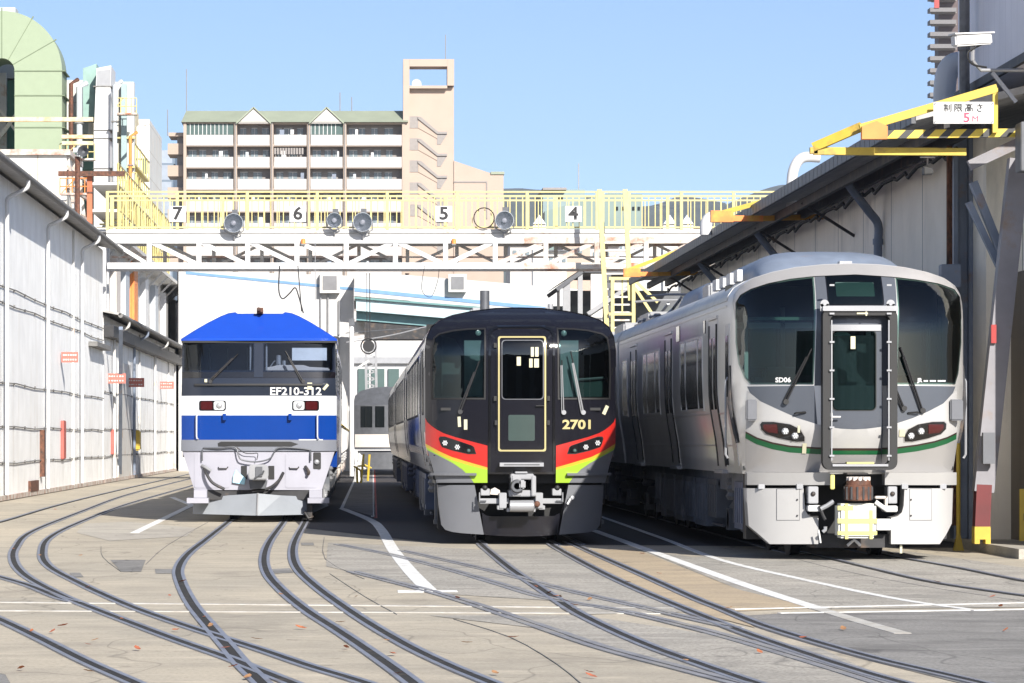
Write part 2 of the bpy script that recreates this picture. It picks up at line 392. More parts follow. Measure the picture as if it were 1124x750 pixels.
def underboxes(parent, y0, y1, m, seed, hw=1.3, names=('underfloor_box',)):
    rnd = random.Random(seed); y = y0; k = 0
    while y < y1-0.5:
        l = rnd.uniform(0.5, 1.6); l = min(l, y1-y); zb = rnd.uniform(0.28, 0.5)
        for s in (-1, 1):
            b = MB(); x0, x1 = sorted((s*hw, s*(hw-0.65)))
            b.box(x0, y, zb, x1, y+l, 0.98)
            xo = s*(hw+0.012)
            for j in range(int(l/0.22)):
                b.box(min(xo, xo-s*0.03), y+0.06+j*0.22, zb+0.08, max(xo, xo-s*0.03), y+0.2+j*0.22, 0.9)
            b.build('underfloor_box', m if rnd.random() < 0.7 else M['mid_steel'], parent)
        y += l+rnd.uniform(0.08, 0.3)
    p = MB()
    for s in (-1, 1):
        p.tube([(s*(hw-0.05), y0, 0.92), (s*(hw-0.05), y1, 0.92)], 0.03, 6); p.tube([(s*(hw-0.1), y0, 0.33), (s*(hw-0.1), y1, 0.33)], 0.02, 6)
    p.build('underfloor_pipe', M['mid_steel'], parent)
def wiper(parent, a, b, F, m, w=0.013, blade=0.5, name='wiper'):
    """two-rod arm from pivot a to tip b (x,z), with a blade round the tip"""
    def p(x, z, o): return (x, F(x, z)-o, z)
    wp = MB(); dx, dz = b[0]-a[0], b[1]-a[1]; l = math.hypot(dx, dz); nx, nz = -dz/l*0.03, dx/l*0.03
    wp.tube([p(a[0], a[1], 0.03), p(b[0], b[1], 0.06)], w, 6)
    wp.tube([p(a[0]+nx, a[1]+nz, 0.03), p(b[0]+nx*0.6, b[1]+nz*0.6, 0.06)], w*0.8, 6)
    wp.lathe([(0.035, -0.05), (0.035, 0.03)], (a[0], F(*a)-0.01, a[1]), 'y', 12)
    o = wp.build(name, m, parent)
    bl = MB(); h = blade/2; ux, uz = dx/l, dz/l
    bl.tube([p(b[0]-ux*h, b[1]-uz*h, 0.035), p(b[0]+ux*h*0.5, b[1]+uz*h*0.5, 0.035)], 0.011, 6); bl.build('wiper_blade', M['black'], o)
    return o
def lens(parent, name, x, z, F, r, m, off=0.02):
    l = MB(); y = F(x, z)-off
    l.lathe([(r, 0.02), (r, 0.0), (r*0.8, -0.012), (r*0.4, -0.02)], (x, y, z), 'y', 18); return l.build(name, m, parent)
def flower(parent, x, z, F, r, off):
    """lamp made of seven small round lenses"""
    l = MB(); y = F(x, z)-off
    for k in range(7):
        a = k*math.pi/3; q = 0 if k == 6 else r*0.68
        l.lathe([(r*0.30, 0.01), (r*0.30, -0.004), (r*0.15, -0.012)], (x+q*math.cos(a), y, z+q*math.sin(a)), 'y', 10)
    return l.build('headlight', M['white_lens'], parent)

# ------------------------------------------------------------------ ground
def ground_mat(name, c1, c2, c3, rough=0.85, speck=0.35, grain=1.0):
    m = bpy.data.materials.new(name); m.use_nodes = True
    nt = m.node_tree; N = nt.nodes; L = nt.links; b = N['Principled BSDF']; b.inputs['Roughness'].default_value = rough
    g = N.new('ShaderNodeNewGeometry')
    def noise(sc, det, scl=(1, 1, 1), rg=0.6):
        mp = N.new('ShaderNodeMapping'); mp.inputs['Scale'].default_value = scl; L.new(g.outputs['Position'], mp.inputs[0])
        n = N.new('ShaderNodeTexNoise'); n.inputs['Scale'].default_value = sc; n.inputs['Detail'].default_value = det
        n.inputs['Roughness'].default_value = rg; L.new(mp.outputs[0], n.inputs['Vector']); return n.outputs['Fac']
    def ramp(s, a, bb, t0=0.0, t1=1.0):
        r = N.new('ShaderNodeMapRange'); r.inputs['From Min'].default_value = a; r.inputs['From Max'].default_value = bb
        r.inputs['To Min'].default_value = t0; r.inputs['To Max'].default_value = t1; L.new(s, r.inputs['Value']); return r.outputs[0]
    def mixc(f, A, B):
        x = N.new('ShaderNodeMix'); x.data_type = 'RGBA'; L.new(f, x.inputs['Factor'])
        for s, v in (('A', A), ('B', B)):
            if isinstance(v, tuple): x.inputs[s].default_value = (*v, 1)
            else: L.new(v, x.inputs[s])
        return x.outputs['Result']
    base = mixc(ramp(noise(0.22, 5, (1, 0.6, 1)), 0.42, 0.58), c1, c2)
    base = mixc(ramp(noise(1.1, 9, (0.55, 1, 1), 0.68), 0.46, 0.68, 0, 0.75), base, c3)          # dirt blotches, drawn out along the traffic
    base = mixc(ramp(noise(14, 4), 0.60, 0.74, 0, 0.5), base, tuple(x*0.5 for x in c3))     # spots
    base = mixc(ramp(noise(30*grain, 2), 0.44, 0.60, 0, speck), base, tuple(x*0.5 for x in c1))
    base = mixc(ramp(noise(3.5, 7, (0.4, 1.0, 1)), 0.54, 0.68, 0, 0.4), base, tuple(min(1, x*1.35) for x in c1))
    base = mixc(ramp(noise(0.55, 9, (0.8, 0.45, 1), 0.7), 0.56, 0.66, 0, 0.4), base, tuple(x*0.6 for x in c3))      # old oil and rust
    base = mixc(ramp(noise(2.6, 8, (1, 0.8, 1), 0.72), 0.60, 0.66, 0, 0.45), base, tuple(x*0.45 for x in c3))
    # fine cracks
    mp = N.new('ShaderNodeMapping'); mp.inputs['Scale'].default_value = (0.55, 0.22, 1); L.new(g.outputs['Position'], mp.inputs[0])
    nn = N.new('ShaderNodeTexNoise'); nn.inputs['Scale'].default_value = 1.5; L.new(mp.outputs[0], nn.inputs['Vector'])
    ad = N.new('ShaderNodeVectorMath'); ad.operation = 'ADD'; L.new(mp.outputs[0], ad.inputs[0]); L.new(nn.outputs['Color'], ad.inputs[1])
    vo = N.new('ShaderNodeTexVoronoi'); vo.feature = 'DISTANCE_TO_EDGE'; vo.inputs['Scale'].default_value = 0.7; L.new(ad.outputs[0], vo.inputs['Vector'])
    base = mixc(ramp(vo.outputs['Distance'], 0.0, 0.007, 0.45, 0), base, tuple(x*0.3 for x in c3))
    L.new(base, b.inputs['Base Color'])
    bp = N.new('ShaderNodeBump'); bp.inputs['Strength'].default_value = 0.35; bp.inputs['Distance'].default_value = 0.01
    L.new(noise(90, 3), bp.inputs['Height']); L.new(bp.outputs[0], b.inputs['Normal'])
    return m
M['concrete'] = ground_mat('yard_concrete', (0.46, 0.405, 0.315), (0.39, 0.35, 0.28), (0.28, 0.25, 0.205))
M['tan'] = ground_mat('tan_concrete', (0.44, 0.35, 0.235), (0.40, 0.32, 0.22), (0.28, 0.23, 0.17))
M['pale_conc'] = ground_mat('pale_concrete', (0.44, 0.41, 0.35), (0.40, 0.37, 0.32), (0.30, 0.27, 0.24))
M['asphalt'] = ground_mat('old_asphalt', (0.26, 0.25, 0.235), (0.22, 0.213, 0.20), (0.075, 0.07, 0.068), speck=0.6)
M['asphalt_dark'] = ground_mat('dark_asphalt', (0.055, 0.052, 0.052), (0.042, 0.040, 0.040), (0.065, 0.038, 0.032))
M['rough_conc'] = ground_mat('rough_aggregate_concrete', (0.42, 0.39, 0.34), (0.35, 0.33, 0.29), (0.18, 0.17, 0.155), grain=0.9, speck=0.8)
M['paint_line'] = mat('worn_line_paint', (0.72, 0.72, 0.70), 0.7, var=0.15, scale=6, stain=(0.42, 0.39, 0.34), stain_amt=0.45, stain_scale=(5, 5, 5))
M['paint_worn'] = mat('faded_line_paint', (0.50, 0.49, 0.46), 0.7, var=0.2, scale=6, stain=(0.36, 0.33, 0.28), stain_amt=0.9, stain_scale=(4, 4, 4))
M['red_line'] = mat('red_line_paint', (0.45, 0.08, 0.06), 0.7, var=0.2, scale=6)

g = MB(); g.quad((-9000, -600, 0), (9000, -600, 0), (9000, 12000, 0), (-9000, 12000, 0))
tag(g.build('ground', M['concrete']), kind='structure')
def ground_patch(name, pxs, m, z):
    g = MB(); g.quad(*[(*gnd(a, b), z) for a, b in pxs]); return tag(g.build(name, m), kind='structure')
def ground_poly(name, pts, m, z):
    g = MB(); g.quad(*[(a, b, z) for a, b in pts]); return tag(g.build(name, m), kind='structure')
ground_poly('asphalt_yard', [(-1.0, 57), (1.2, 48.5), (8.9, 46.5), (8.9, 260), (-1.6, 260), (-1.6, 70)], M['asphalt_dark'], 0.004)
ground_patch('asphalt_apron', [(760, 680), (856, 674), (1124, 670), (1240, 669), (1240, 900), (1010, 800), (1060, 752), (960, 727), (880, 702), (815, 682)], M['asphalt'], 0.004)
ground_patch('tan_strip', [(640, 603), (700, 604), (812, 648), (895, 668), (800, 672), (704, 632)], M['tan'], 0.004)
ground_patch('tan_strip', [(610, 601), (632, 599), (704, 634), (800, 674), (830, 690), (760, 672), (690, 643)], M['tan'], 0.006)
ground_patch('rough_slab', [(360, 596), (520, 603), (560, 628), (610, 660), (480, 652), (440, 640), (358, 622)], M['rough_conc'], 0.004)
ground_patch('rough_slab', [(470, 676), (590, 690), (760, 735), (870, 762), (1010, 762), (900, 712), (800, 700), (640, 676), (625, 676)], M['rough_conc'], 0.004)
ground_patch('rough_slab', [(705, 604), (760, 612), (860, 606), (1000, 606), (1240, 640), (1240, 666), (900, 669), (812, 648)], M['rough_conc'], 0.0042)
ground_patch('rough_slab', [(520, 604), (606, 603), (690, 643), (760, 672), (640, 675), (612, 661), (562, 628)], M['rough_conc'], 0.0048)
ground_patch('pale_slab', [(84, 585), (93, 575), (140, 573), (216, 580), (205, 589), (120, 594)], M['pale_conc'], 0.004)
ground_patch('repair_patch', [(121, 615), (160, 615), (155, 628), (133, 628)], M['asphalt'], 0.004)
ground_patch('repair_patch', [(170, 625), (193, 625), (194, 630), (171, 630)], M['asphalt'], 0.004)
ground_patch('repair_patch', [(298, 625), (318, 624), (322, 629), (300, 630)], M['asphalt'], 0.004)
ground_patch('repair_patch', [(330, 596), (344, 596), (345, 599), (331, 599)], M['asphalt'], 0.004)
ground_patch('repair_patch', [(76, 629), (88, 629), (92, 634), (80, 634)], M['asphalt'], 0.004)
ground_patch('repair_patch', [(-10, 738), (6, 741), (18, 762), (-10, 765)], M['asphalt'], 0.004)
ground_patch('platform_strip', [(397, 511), (409, 511), (409.5, 567), (377, 558)], M['asphalt'], 0.008)

def ribbon_pts(pts, a, b):
    L_, R_ = [], []
    for i, p in enumerate(pts):
        q0 = pts[max(i-1, 0)]; q1 = pts[min(i+1, len(pts)-1)]
        dx, dy = q1[0]-q0[0], q1[1]-q0[1]; l = math.hypot(dx, dy) or 1; nx, ny = dy/l, -dx/l
        L_.append((p[0]+nx*a, p[1]+ny*a)); R_.append((p[0]+nx*b, p[1]+ny*b))
    return L_, R_
def ribbon(mb, pts, a, b, z0, z1):
    A, B = ribbon_pts(pts, a, b); n = len(mb.v)
    for (p, q) in zip(A, B): mb.v += [(p[0], p[1], z1), (q[0], q[1], z1), (p[0], p[1], z0), (q[0], q[1], z0)]
    for i in range(len(A)-1):
        k = n+i*4
        mb.f += [(k, k+1, k+5, k+4), (k, k+4, k+6, k+2), (k+1, k+3, k+7, k+5)]
    mb.f += [(n, n+2, n+3, n+1)]; k = n+(len(A)-1)*4; mb.f += [(k, k+1, k+3, k+2)]
def px_path(pxs, n=6): return smooth_path([gnd(a, b) for a, b in pxs], n)
TR = [
 ('left outer rail curving from the white wall to the bottom of the picture', [(230,520.5),(204.6,526.7),(142,542.7),(89,562),(35.6,583.6),(17,601),(14.5,616),(27,632),(60.5,651),(85,662),(135,681.5),(192,703),(249,723),(274,733),(302,744),(350,763)], 1),
 ('left inner rail curving beside the outer one', [(215,532),(203,535.6),(142,553),(89,573),(55,590),(46,606),(53,622),(89,642),(121,657),(149.5,669),(188.6,683),(231,697),(285,714),(338,732),(388,747),(440,764)], 1),
 ('rail leading out from under the left side of the blue locomotive', [(256,566),(253,571),(228,591),(206,608.5),(195.5,624.5),(198,640.5),(210,664),(231,690),(249,711),(263,728),(281,745.5),(302,766)], 1),
 ('middle rail leading out from under the blue locomotive', [(313,566),(311,573),(296,594),(289.5,612),(293,630),(309.6,649.5),(336,671),(367,691),(397,711),(438,740),(470,765)], 1),
 ('rightmost rail leading out from under the blue locomotive', [(336.5,566),(334.5,573),(323.5,594),(321,610),(327,626),(347,645),(374,665),(404,685),(445,709),(488,730),(531,748),(575,766)], 1),
 ('rail in the bottom left corner of the yard', [(-60,655),(0,681.5),(43,702),(92.5,727),(142,749),(180,766)], 1),
 ('short rail joining the left outer curve', [(-60,618),(0,634.5),(32,644),(64,657),(82,661.5)], 1),
 ('rail leading out from under the left wheel of the black railcar', [(527,597),(531,601.4),(559,624.5),(588,644),(609,658),(632,673),(669.7,692),(716,712),(769,731),(812,746),(860,762)], 1),
 ('middle rail leading out from under the black railcar', [(604,597),(609,601),(637,617),(672,635),(714,654),(760,673),(812,694),(881,718),(941,737.5),(1010,757)], 1),
 ('right rail leading out from under the black railcar', [(622,595),(627,597),(655,610),(704.6,632),(760,657),(790,669),(834,687),(898,707),(967,726),(1040.5,743),(1120,762)], 1),
 ('thin rail along the foot of the white wall', [(-40,581),(0,573),(89,548),(205,521),(230,515.5)], 2),
 ('left rail in front of the silver commuter train', [(880,606),(898,610),(963,625.5),(1027.6,640),(1124,654.4),(1200,664)], 2),
 ('right rail in front of the silver commuter train', [(965,607),(989,612.6),(1049,623),(1124,638),(1200,650)], 2),
 ('worn paved-in rail sweeping across the middle of the yard', [(387,628),(467,648.5),(520,664),(588,687),(662,712),(760,738),(830,756)], 3),
 ('worn paved-in rail crossing the middle of the yard beneath the railcar rails', [(371,598),(431,610),(490,625),(545,641),(600,657),(680,671),(769,692),(847,714),(933,740),(1010,765)], 3),
 ('upper worn paved-in rail just in front of the black railcar', [(442,605),(500,618),(559,632),(620,648),(694.5,665),(760,680),(806,690)], 3),
]
for i, (lab, px, kind) in enumerate(TR):
    pts = px_path(px); dz = i*0.0012
    t = thing('railway_rail', lab, 'rail', (0, 0, 0), 'rails set into the yard floor')
    if kind == 1:
        s = MB(); ribbon(s, pts, -0.078, -0.038, 0, 0.0098+dz*0.4); s.build('running_rail', M['rail'], t)
        s = MB(); ribbon(s, pts, -0.038, 0.028, 0, 0.0086+dz*0.05); s.build('flange_groove', M['groove'], t)
        s = MB(); ribbon(s, pts, 0.028, 0.064, 0, 0.0098+dz*0.4); s.build('guard_rail', M['rail'], t)
    elif kind == 2:
        s = MB(); ribbon(s, pts, -0.035, 0.03, 0, 0.0098+dz*0.4); s.build('running_rail', M['rail'], t)
        s = MB(); ribbon(s, pts, 0.03, 0.085, 0, 0.0086+dz*0.05); s.build('flange_groove', M['groove'], t)
    else:
        s = MB(); ribbon(s, pts, -0.085, -0.015, 0, 0.0085+dz*0.1); s.build('running_rail', M['old_rail'], t)
        s = MB(); ribbon(s, pts, 0.015, 0.075, 0, 0.0085+dz*0.1); s.build('guard_rail', M['old_rail'], t)
# dual-gauge tracks continuing under the trains
for cx, lab in ((-1.888, 'straight track under the blue locomotive'), (2.376, 'straight track under the black railcar'), (6.313, 'straight track under the silver commuter train')):
    t = thing('railway_track', lab, 'track', (cx, 0, 0), 'straight tracks under the trains')
    y0 = {0: 62, 1: 48, 2: 44}[0 if cx < 0 else 1 if cx < 5 else 2]
    for dx in (-0.5335, 0.5335, 0.90):
        s = MB(); s.box(dx-0.035, y0, 0, dx+0.035, 230, 0.012); s.build('running_rail', M['rail'], t)

LN = [
 ([(657,566.5),(726,591),(791,615),(881,636.5),(984.5,658),(1075,671)], 0.05, 'paint_line'),
 ([(651,582.4),(726,609.6),(812,640.6),(898,668.6)], 0.075, 'paint_line'),
 ([(898,668.6),(945,683),(991,696)], 0.07, 'paint_worn'),
 ([(376,558.7),(406,571),(418,581),(431,603),(449,626),(470,647.7)], 0.085, 'paint_line'),
 ([(397,511),(376,558.7)], 0.06, 'paint_line'),
 ([(409,511.5),(409.8,567.6)], 0.045, 'paint_line'),
 ([(411,511.5),(412.5,569)], 0.03, 'red_line'),
 ([(188.6,546),(211,555)], 0.07, 'paint_line'),
 ([(210,555),(147.7,585.4)], 0.075, 'paint_line'),
]
for px, w, m in LN:
    s = MB(); P_ = px_path(px, 8); ribbon(s, P_, -w, w, 0.0, 0.0072); tag(s.build('painted_line', M[m]), kind='structure')
def seg(a, b, w, m, z=0.0076):
    s = MB(); ribbon(s, [gnd(*a), gnd(*b)], -w, w, 0.0, z); tag(s.build('painted_line', M[m]), kind='structure')
seg((436.5,649.5), (502,649.5), 0.16, 'paint_line')
seg((-60,661), (744,668), 0.06, 'paint_worn', 0.0064); seg((-60,670.5), (744,674), 0.05, 'paint_worn', 0.0064)
seg((804,669.4), (1200,660.5), 0.05, 'paint_line', 0.0078); seg((855,673.7), (1200,668), 0.04, 'paint_line', 0.0078)

# seams in the concrete
def seam(px, w=0.0035):
    s = MB(); ribbon(s, px_path(px, 3), -w, w, 0, 0.0062); tag(s.build('concrete_joint', M['asphalt']), kind='structure')
seam([(362,630),(400,655),(436,675)]); seam([(498,680),(560,700),(612,730),(650,762)]); seam([(111,600),(113,612),(133,628)]); seam([(229,573),(185,598),(160,620)], 0.004)
seam([(870,613),(930,628),(1020,645),(1120,660)], 0.01); seam([(30,540),(120,523),(200,510)], 0.01); seam([(356,590),(357,614),(400,636)], 0.004)

# fallen leaves
leaf_m = [mat('dry_leaf_a', (0.36, 0.12, 0.05), 0.8, var=0.3), mat('dry_leaf_b', (0.32, 0.17, 0.08), 0.8, var=0.3), mat('dry_leaf_c', (0.33, 0.10, 0.05), 0.8, var=0.3)]
leaf_src = []
for k in range(3):
    mb = MB(); n = 9
    for j in range(n):
        a = -1+2*j/(n-1); w = 0.42*(1-a*a)**0.8*(1+0.15*math.sin(j*2.1+k)); c = 0.16*a*a+0.02
        mb.v += [(a, -w, c+0.18*w), (a, 0, c), (a, w, c+0.25*w)]
    for j in range(n-1):
        mb.f += [(j*3, j*3+1, j*3+4, j*3+3), (j*3+1, j*3+2, j*3+5, j*3+4)]
    leaf_src.append(mb.mesh('fallen_leaf', smooth=True)); leaf_src[-1].materials.append(leaf_m[k])
spots = [(194,695),(106,705),(97,709),(23,737),(99,741),(57,696),(133,682),(424,705),(430,721),(438,742),(372,686),(501,657),(609,655),(617,657),(622,662),(630,665),(648,659),(650,745),(564,702),(925,694),(1090,657),(1105,695),(754,728),(648,741),(15,604),(42,612),(96,648),(225,680),(232,690),(246,713),(258,735),(270,745),(70,690),(34,694),(390,657),(586,646),(604,654),(798,669),(880,702),(722,632),(690,641),(705,608),(1098,669),(283,704),(186,655),(199,640),(512,708),(380,712),(330,690),(310,655),(1030,640),(835,717),(545,742),(150,716),(60,560),(90,612)]
for i, (a, b) in enumerate(spots):
    x, y = gnd(a+random.uniform(-2, 2), b+random.uniform(-1.5, 1.5))
    o = bpy.data.objects.new('fallen_leaf', leaf_src[i % 3]); COL.objects.link(o)
    s = random.uniform(0.035, 0.06); o.scale = (s, s, s); o.location = (x, y, 0.018); o.rotation_euler = (random.uniform(-.3, .3), random.uniform(-.3, .3), random.uniform(0, 6))
    tag(o, 'small dry orange leaf lying on the yard floor', 'leaf', 'fallen leaves scattered over the yard')
# ------------------------------------------------------------------ left side: long white sheds
M['shed_white'] = panel_mat('white_shed_cladding', (0.86, 0.86, 0.85), 0.6, (0.62, 0.62, 0.62), 3.6, 0, 0.04, 'Y', stain=(0.70, 0.68, 0.64), stain_amt=0.35)
M['shed_white2'] = panel_mat('white_shed_cladding_far', (0.84, 0.84, 0.83), 0.6, (0.6, 0.56, 0.57), 4.2, 0, 0.04, 'Y', stain=(0.58, 0.55, 0.50), stain_amt=0.45)
M['gutter'] = mat('grey_gutter', (0.17, 0.165, 0.16), 0.7, var=0.3, scale=8)
M['roof_sheet'] = mat('corrugated_roof', (0.36, 0.35, 0.34), 0.7, var=0.3, scale=3)
WX = -8.9
def left_shed(label, y0, y1, zt, m, seams, downs, gy, far=False):
    t = thing('white_shed', label, 'shed', (WX, (y0+y1)/2, 0))
    oy = (y0+y1)/2
    def B(nm, mm, a, b, bev=0, par=None):
        return MB().box(a[0]-WX, a[1]-oy, a[2], b[0]-WX, b[1]-oy, b[2]).build(nm, mm, par or t, bevel=bev)
    B('wall', m, (WX-11, y0, 0.12), (WX, y1, zt))
    s = MB(); s.prism([(0.62, zt-0.02), (0.62, zt+0.06), (-5.5, zt+1.3), (-11.3, zt+0.1), (-11.3, zt-0.02), (-5.5, zt+1.2)], y0-0.3-oy, y1+0.2-oy, 'y'); s.build('roof', M['roof_sheet'], t)
    g_ = MB(); g_.tube([(0.62, y0-0.3-oy, zt-0.02), (0.62, y1+0.2-oy, zt-0.02)], 0.085, 10); g_.build('gutter', M['gutter'], t)
    k = 0
    for y in gy:                                                    # goose-neck outlets with downpipes
        s = MB(); s.tube(smooth_path([(0.62, y-oy, zt-0.1), (0.60, y-oy, zt-0.28), (0.35, y-oy, zt-0.42), (0.12, y-oy, zt-0.55), (0.10, y-oy, zt-0.8)], 4)+[(0.10, y-oy, 0.15)], 0.055, 8); s.build('downpipe', M['white'] if not far else M['blue_steel'] if k == 1 else M['dirty_white'], t); k += 1
    for z in seams:
        s = MB(); s.tube([(0.035, y0-oy+0.1+(y1-y0-0.2)*q/14, z+0.03*math.sin(q*2.3+z*5)) for q in range(15)], 0.016, 6)
        n_ = int((y1-y0)/2.7)
        for j in range(n_): s.box(0.0, y0-oy+0.4+j*2.7, z-0.04, 0.05, y0-oy+0.43+j*2.7, z+0.04)
        s.build('wall_conduit', M['gutter'], t)
    for y in downs:
        B('wall_post', M['dirty_white'], (WX, y-0.06, 0.1), (WX+0.07, y+0.06, zt-0.1))
    B('plinth', M['rusty_white'], (WX, y0, 0.02), (WX+0.06, y1, 0.14))
    return t, B
t1, B1 = left_shed('tall white shed along the left edge of the yard', 46, 113.6, 8.1, M['shed_white'], (5.35, 4.95, 2.95, 1.85, 0.95), (73, 101.5), (60, 71, 81.8, 92.6, 104))
t2, B2 = left_shed('lower white shed beyond the tall one on the left', 113.8, 185, 5.85, M['shed_white2'], (3.2, 1.9, 0.95), (132, 152, 166), (117.5, 128, 141, 156, 170), True)
B1('rust_patch', M['rust'], (WX+0.0, 88, 0.13), (WX+0.075, 90.2, 0.42)); B1('rust_patch', M['rust'], (WX+0.0, 91.2, 0.5), (WX+0.12, 91.5, 1.8))
B1('fire_cabinet', mat('faded_red_paint', (0.40, 0.10, 0.08), 0.6, var=0.2), (WX+0.0, 97.5, 0.95), (WX+0.1, 98.3, 2.1), 0.02); B1('lintel_strip', M['gutter'], (WX, 107.5, 4.6), (WX+0.3, 113.4, 4.75))
B2('lean_to_band', M['dark_steel'], (WX, 113.9, 5.1), (WX+0.35, 184.9, 5.5))
s = MB(); s.bar((0.6, 113.9-149.4, 5.4), (0.05, 121-149.4, 0.3), 0.14); s.build('leaning_prop', M['blue_steel'], t2)
B2('door', M['dirty_white'], (WX, 120.5, 0.14), (WX+0.04, 127, 4.4)); B2('yellow_hose_reel', M['yellow'], (WX+0.04, 128.2, 1.1), (WX+0.3, 129, 1.9), 0.05)
B2('fire_cabinet', MATS['faded_red_paint'], (WX+0.0, 117.2, 1.0), (WX+0.1, 117.8, 1.9), 0.02)
# red notice plates standing off the walls (two rows of small illegible white writing)
for i, (px, py0, py1, w, lab) in enumerate(((76.5, 386.5, 398, 0.5, 'red notice plate on the tall white shed, nearest the camera'), (128, 410, 421, 0.65, 'red notice plate on the lower shed, first beyond the corner post'), (149, 415, 425, 0.65, 'middle red notice plate on the lower shed wall'), (183, 419, 427, 0.62, 'red notice plate on the lower shed, farthest from the camera'))):
    X = -8.6 if i else -8.62
    Y = X*FPX/(px-VX); z1 = EYE-(py0-VY)*Y/FPX; z0 = EYE-(py1-VY)*Y/FPX
    t = thing('notice_plate', lab, 'sign', (X, Y, z0), 'red notice plates along the sheds')
    MB().box(-w/2, 0, 0, w/2, 0.02, z1-z0).build('plate', mat('faded_red_plate', (0.42, 0.13, 0.10), 0.6, var=0.15), t)
    s = MB(); rr_ = random.Random(i)
    for row in (0.28, 0.72):
        for j in range(6): s.box(-w/2+0.05+j*w/7, -0.004, (z1-z0)*row-0.025, -w/2+0.05+j*w/7+rr_.uniform(0.03, w/9), 0.0, (z1-z0)*row+0.02)
    s.build('lettering', M['white'], t)
    s = MB(); s.tube([(-w/2+0.02, 0.01, (z1-z0)*0.8), (WX-X+0.02, 0.01, (z1-z0)*0.8)], 0.012, 6); s.tube([(-w/2+0.02, 0.01, (z1-z0)*0.1), (WX-X+0.02, 0.01, (z1-z0)*0.1)], 0.012, 6); s.build('bracket', M['gutter'], t)

# ------------------------------------------------------------------ industrial plant behind the tall shed
M['pale_green'] = mat('pale_green_paint', (0.235, 0.29, 0.195), 0.5, var=0.04)
M['mint'] = panel_mat('mint_cladding', (0.20, 0.36, 0.29), 0.5, (0.10, 0.2, 0.15), 1.2, 1.6, 0.04, 'X', stain=(0.28, 0.40, 0.30), stain_amt=0.3)
M['plant_white'] = panel_mat('white_plant_panel', (0.58, 0.57, 0.53), 0.5, (0.34, 0.30, 0.24), 1.55, 1.3, 0.05, 'X', stain=(0.62, 0.40, 0.20), stain_amt=0.25)
M['plant_cream'] = panel_mat('cream_plant_panel', (0.62, 0.55, 0.36), 0.5, (0.40, 0.26, 0.12), 1.6, 1.4, 0.07, 'Y', stain=(0.60, 0.34, 0.14), stain_amt=0.4)
YP = 132.0
def pz(py, Y): return EYE-(py-VY)*Y/FPX
def pxx(px, Y): return (px-VX)*Y/FPX
def solid(nm, m, x0, x1, y_top, y_bot, Y, d, par=None, bev=0.0):
    """block whose front, at distance Y, spans the given photograph columns and rows"""
    loc = par.location if par else Vector((0, 0, 0))
    z0 = pz(y_bot, Y) if y_bot is not None else 0.0
    return MB().box(pxx(x0, Y)-loc.x, Y-loc.y, z0-loc.z, pxx(x1, Y)-loc.x, Y+d-loc.y, pz(y_top, Y)-loc.z).build(nm, m, par, bevel=bev)
# arched duct
t = thing('exhaust_duct', 'giant pale green arched duct rising behind the tall white shed', 'duct', (pxx(16, YP), YP, 0))
s = MB(); cxp, czp = pxx(2, YP)-t.location.x, pz(78, YP); ro_, ri_ = (68-2)/FPX*YP, (16-2)/FPX*YP
def duct_ring(a): return [(cxp+ri_*math.cos(a), czp+ri_*math.sin(a)), (cxp+ro_*math.cos(a), czp+ro_*math.sin(a))]
secs = [((cxp+ri_, 5.0), (cxp+ro_, 5.0)), ((cxp+ri_, czp), (cxp+ro_, czp))]+[tuple(duct_ring(R(a))) for a in range(5, 181, 5)]+[((cxp-ri_, czp), (cxp-ro_, czp)), ((cxp-ri_, 5.0), (cxp-ro_, 5.0))]
for (a, b) in secs: s.v += [(a[0], 0, a[1]), (b[0], 0, b[1]), (b[0], 2.2, b[1]), (a[0], 2.2, a[1])]
for i in range(len(secs)-1):
    for j in range(4): s.f.append((i*4+j, i*4+(j+1) % 4, i*4+4+(j+1) % 4, i*4+4+j))
s.smooth = True; s.build('duct_body', M['pale_green'], t)
for a in (30, 60, 90, 120, 150):
    (u, v) = duct_ring(R(a)); s = MB(); s.bar((u[0], -0.01, u[1]), (v[0], -0.01, v[1]), 0.03, 0.02); d = Vector((v[0]-u[0], 0, v[1]-u[1])).normalized()*0.12
    s.bar((v[0], 0, v[1]), (v[0]+d.x, 0, v[1]+d.z), 0.05, 2.3 if False else 0.05); s.build('duct_flange', mat('green_flange', (0.13, 0.17, 0.10), 0.6), t)
for py in (78, 105, 140):
    z = pz(py, YP); s = MB(); s.box(cxp+ri_-0.02, -0.03, z-0.02, cxp+ro_+0.12, 2.25, z+0.02); s.build('duct_flange', mat('green_flange', (0.13, 0.17, 0.10), 0.6), t)
box('top_hatch', M['cab_light'], t, (pxx(-5, YP)-t.location.x, 0.3, czp+ro_-0.05), (pxx(16, YP)-t.location.x, 1.5, czp+ro_+0.18))
# dark bay and pipes seen through the arch
t = thing('plant_block', 'dark green plant block glimpsed through the pale green arch', 'building', (pxx(-20, YP+4), YP+4, 0))
solid('wall', mat('dark_green_cladding', (0.05, 0.16, 0.12), 0.6), -60, 30, 88, None, YP+4, 6, t); solid('top_housing', M['cab_light'], -60, 16, 62, 86, YP+3.8, 2, t)
solid('pale_column', M['dirty_white'], -4, 7, 80, 175, YP+3.4, 0.3, t)
s = MB(); s.bar((pxx(-10, YP+3)-t.location.x, -1.2, pz(165, YP+3)), (pxx(22, YP+3)-t.location.x, -1.2, pz(122, YP+3)), 0.16); s.bar((pxx(22, YP+3)-t.location.x, -1.25, pz(150, YP+3)), (pxx(-8, YP+3)-t.location.x, -1.25, pz(110, YP+3)), 0.1); s.build('diagonal_brace', M['dirty_white'], t)
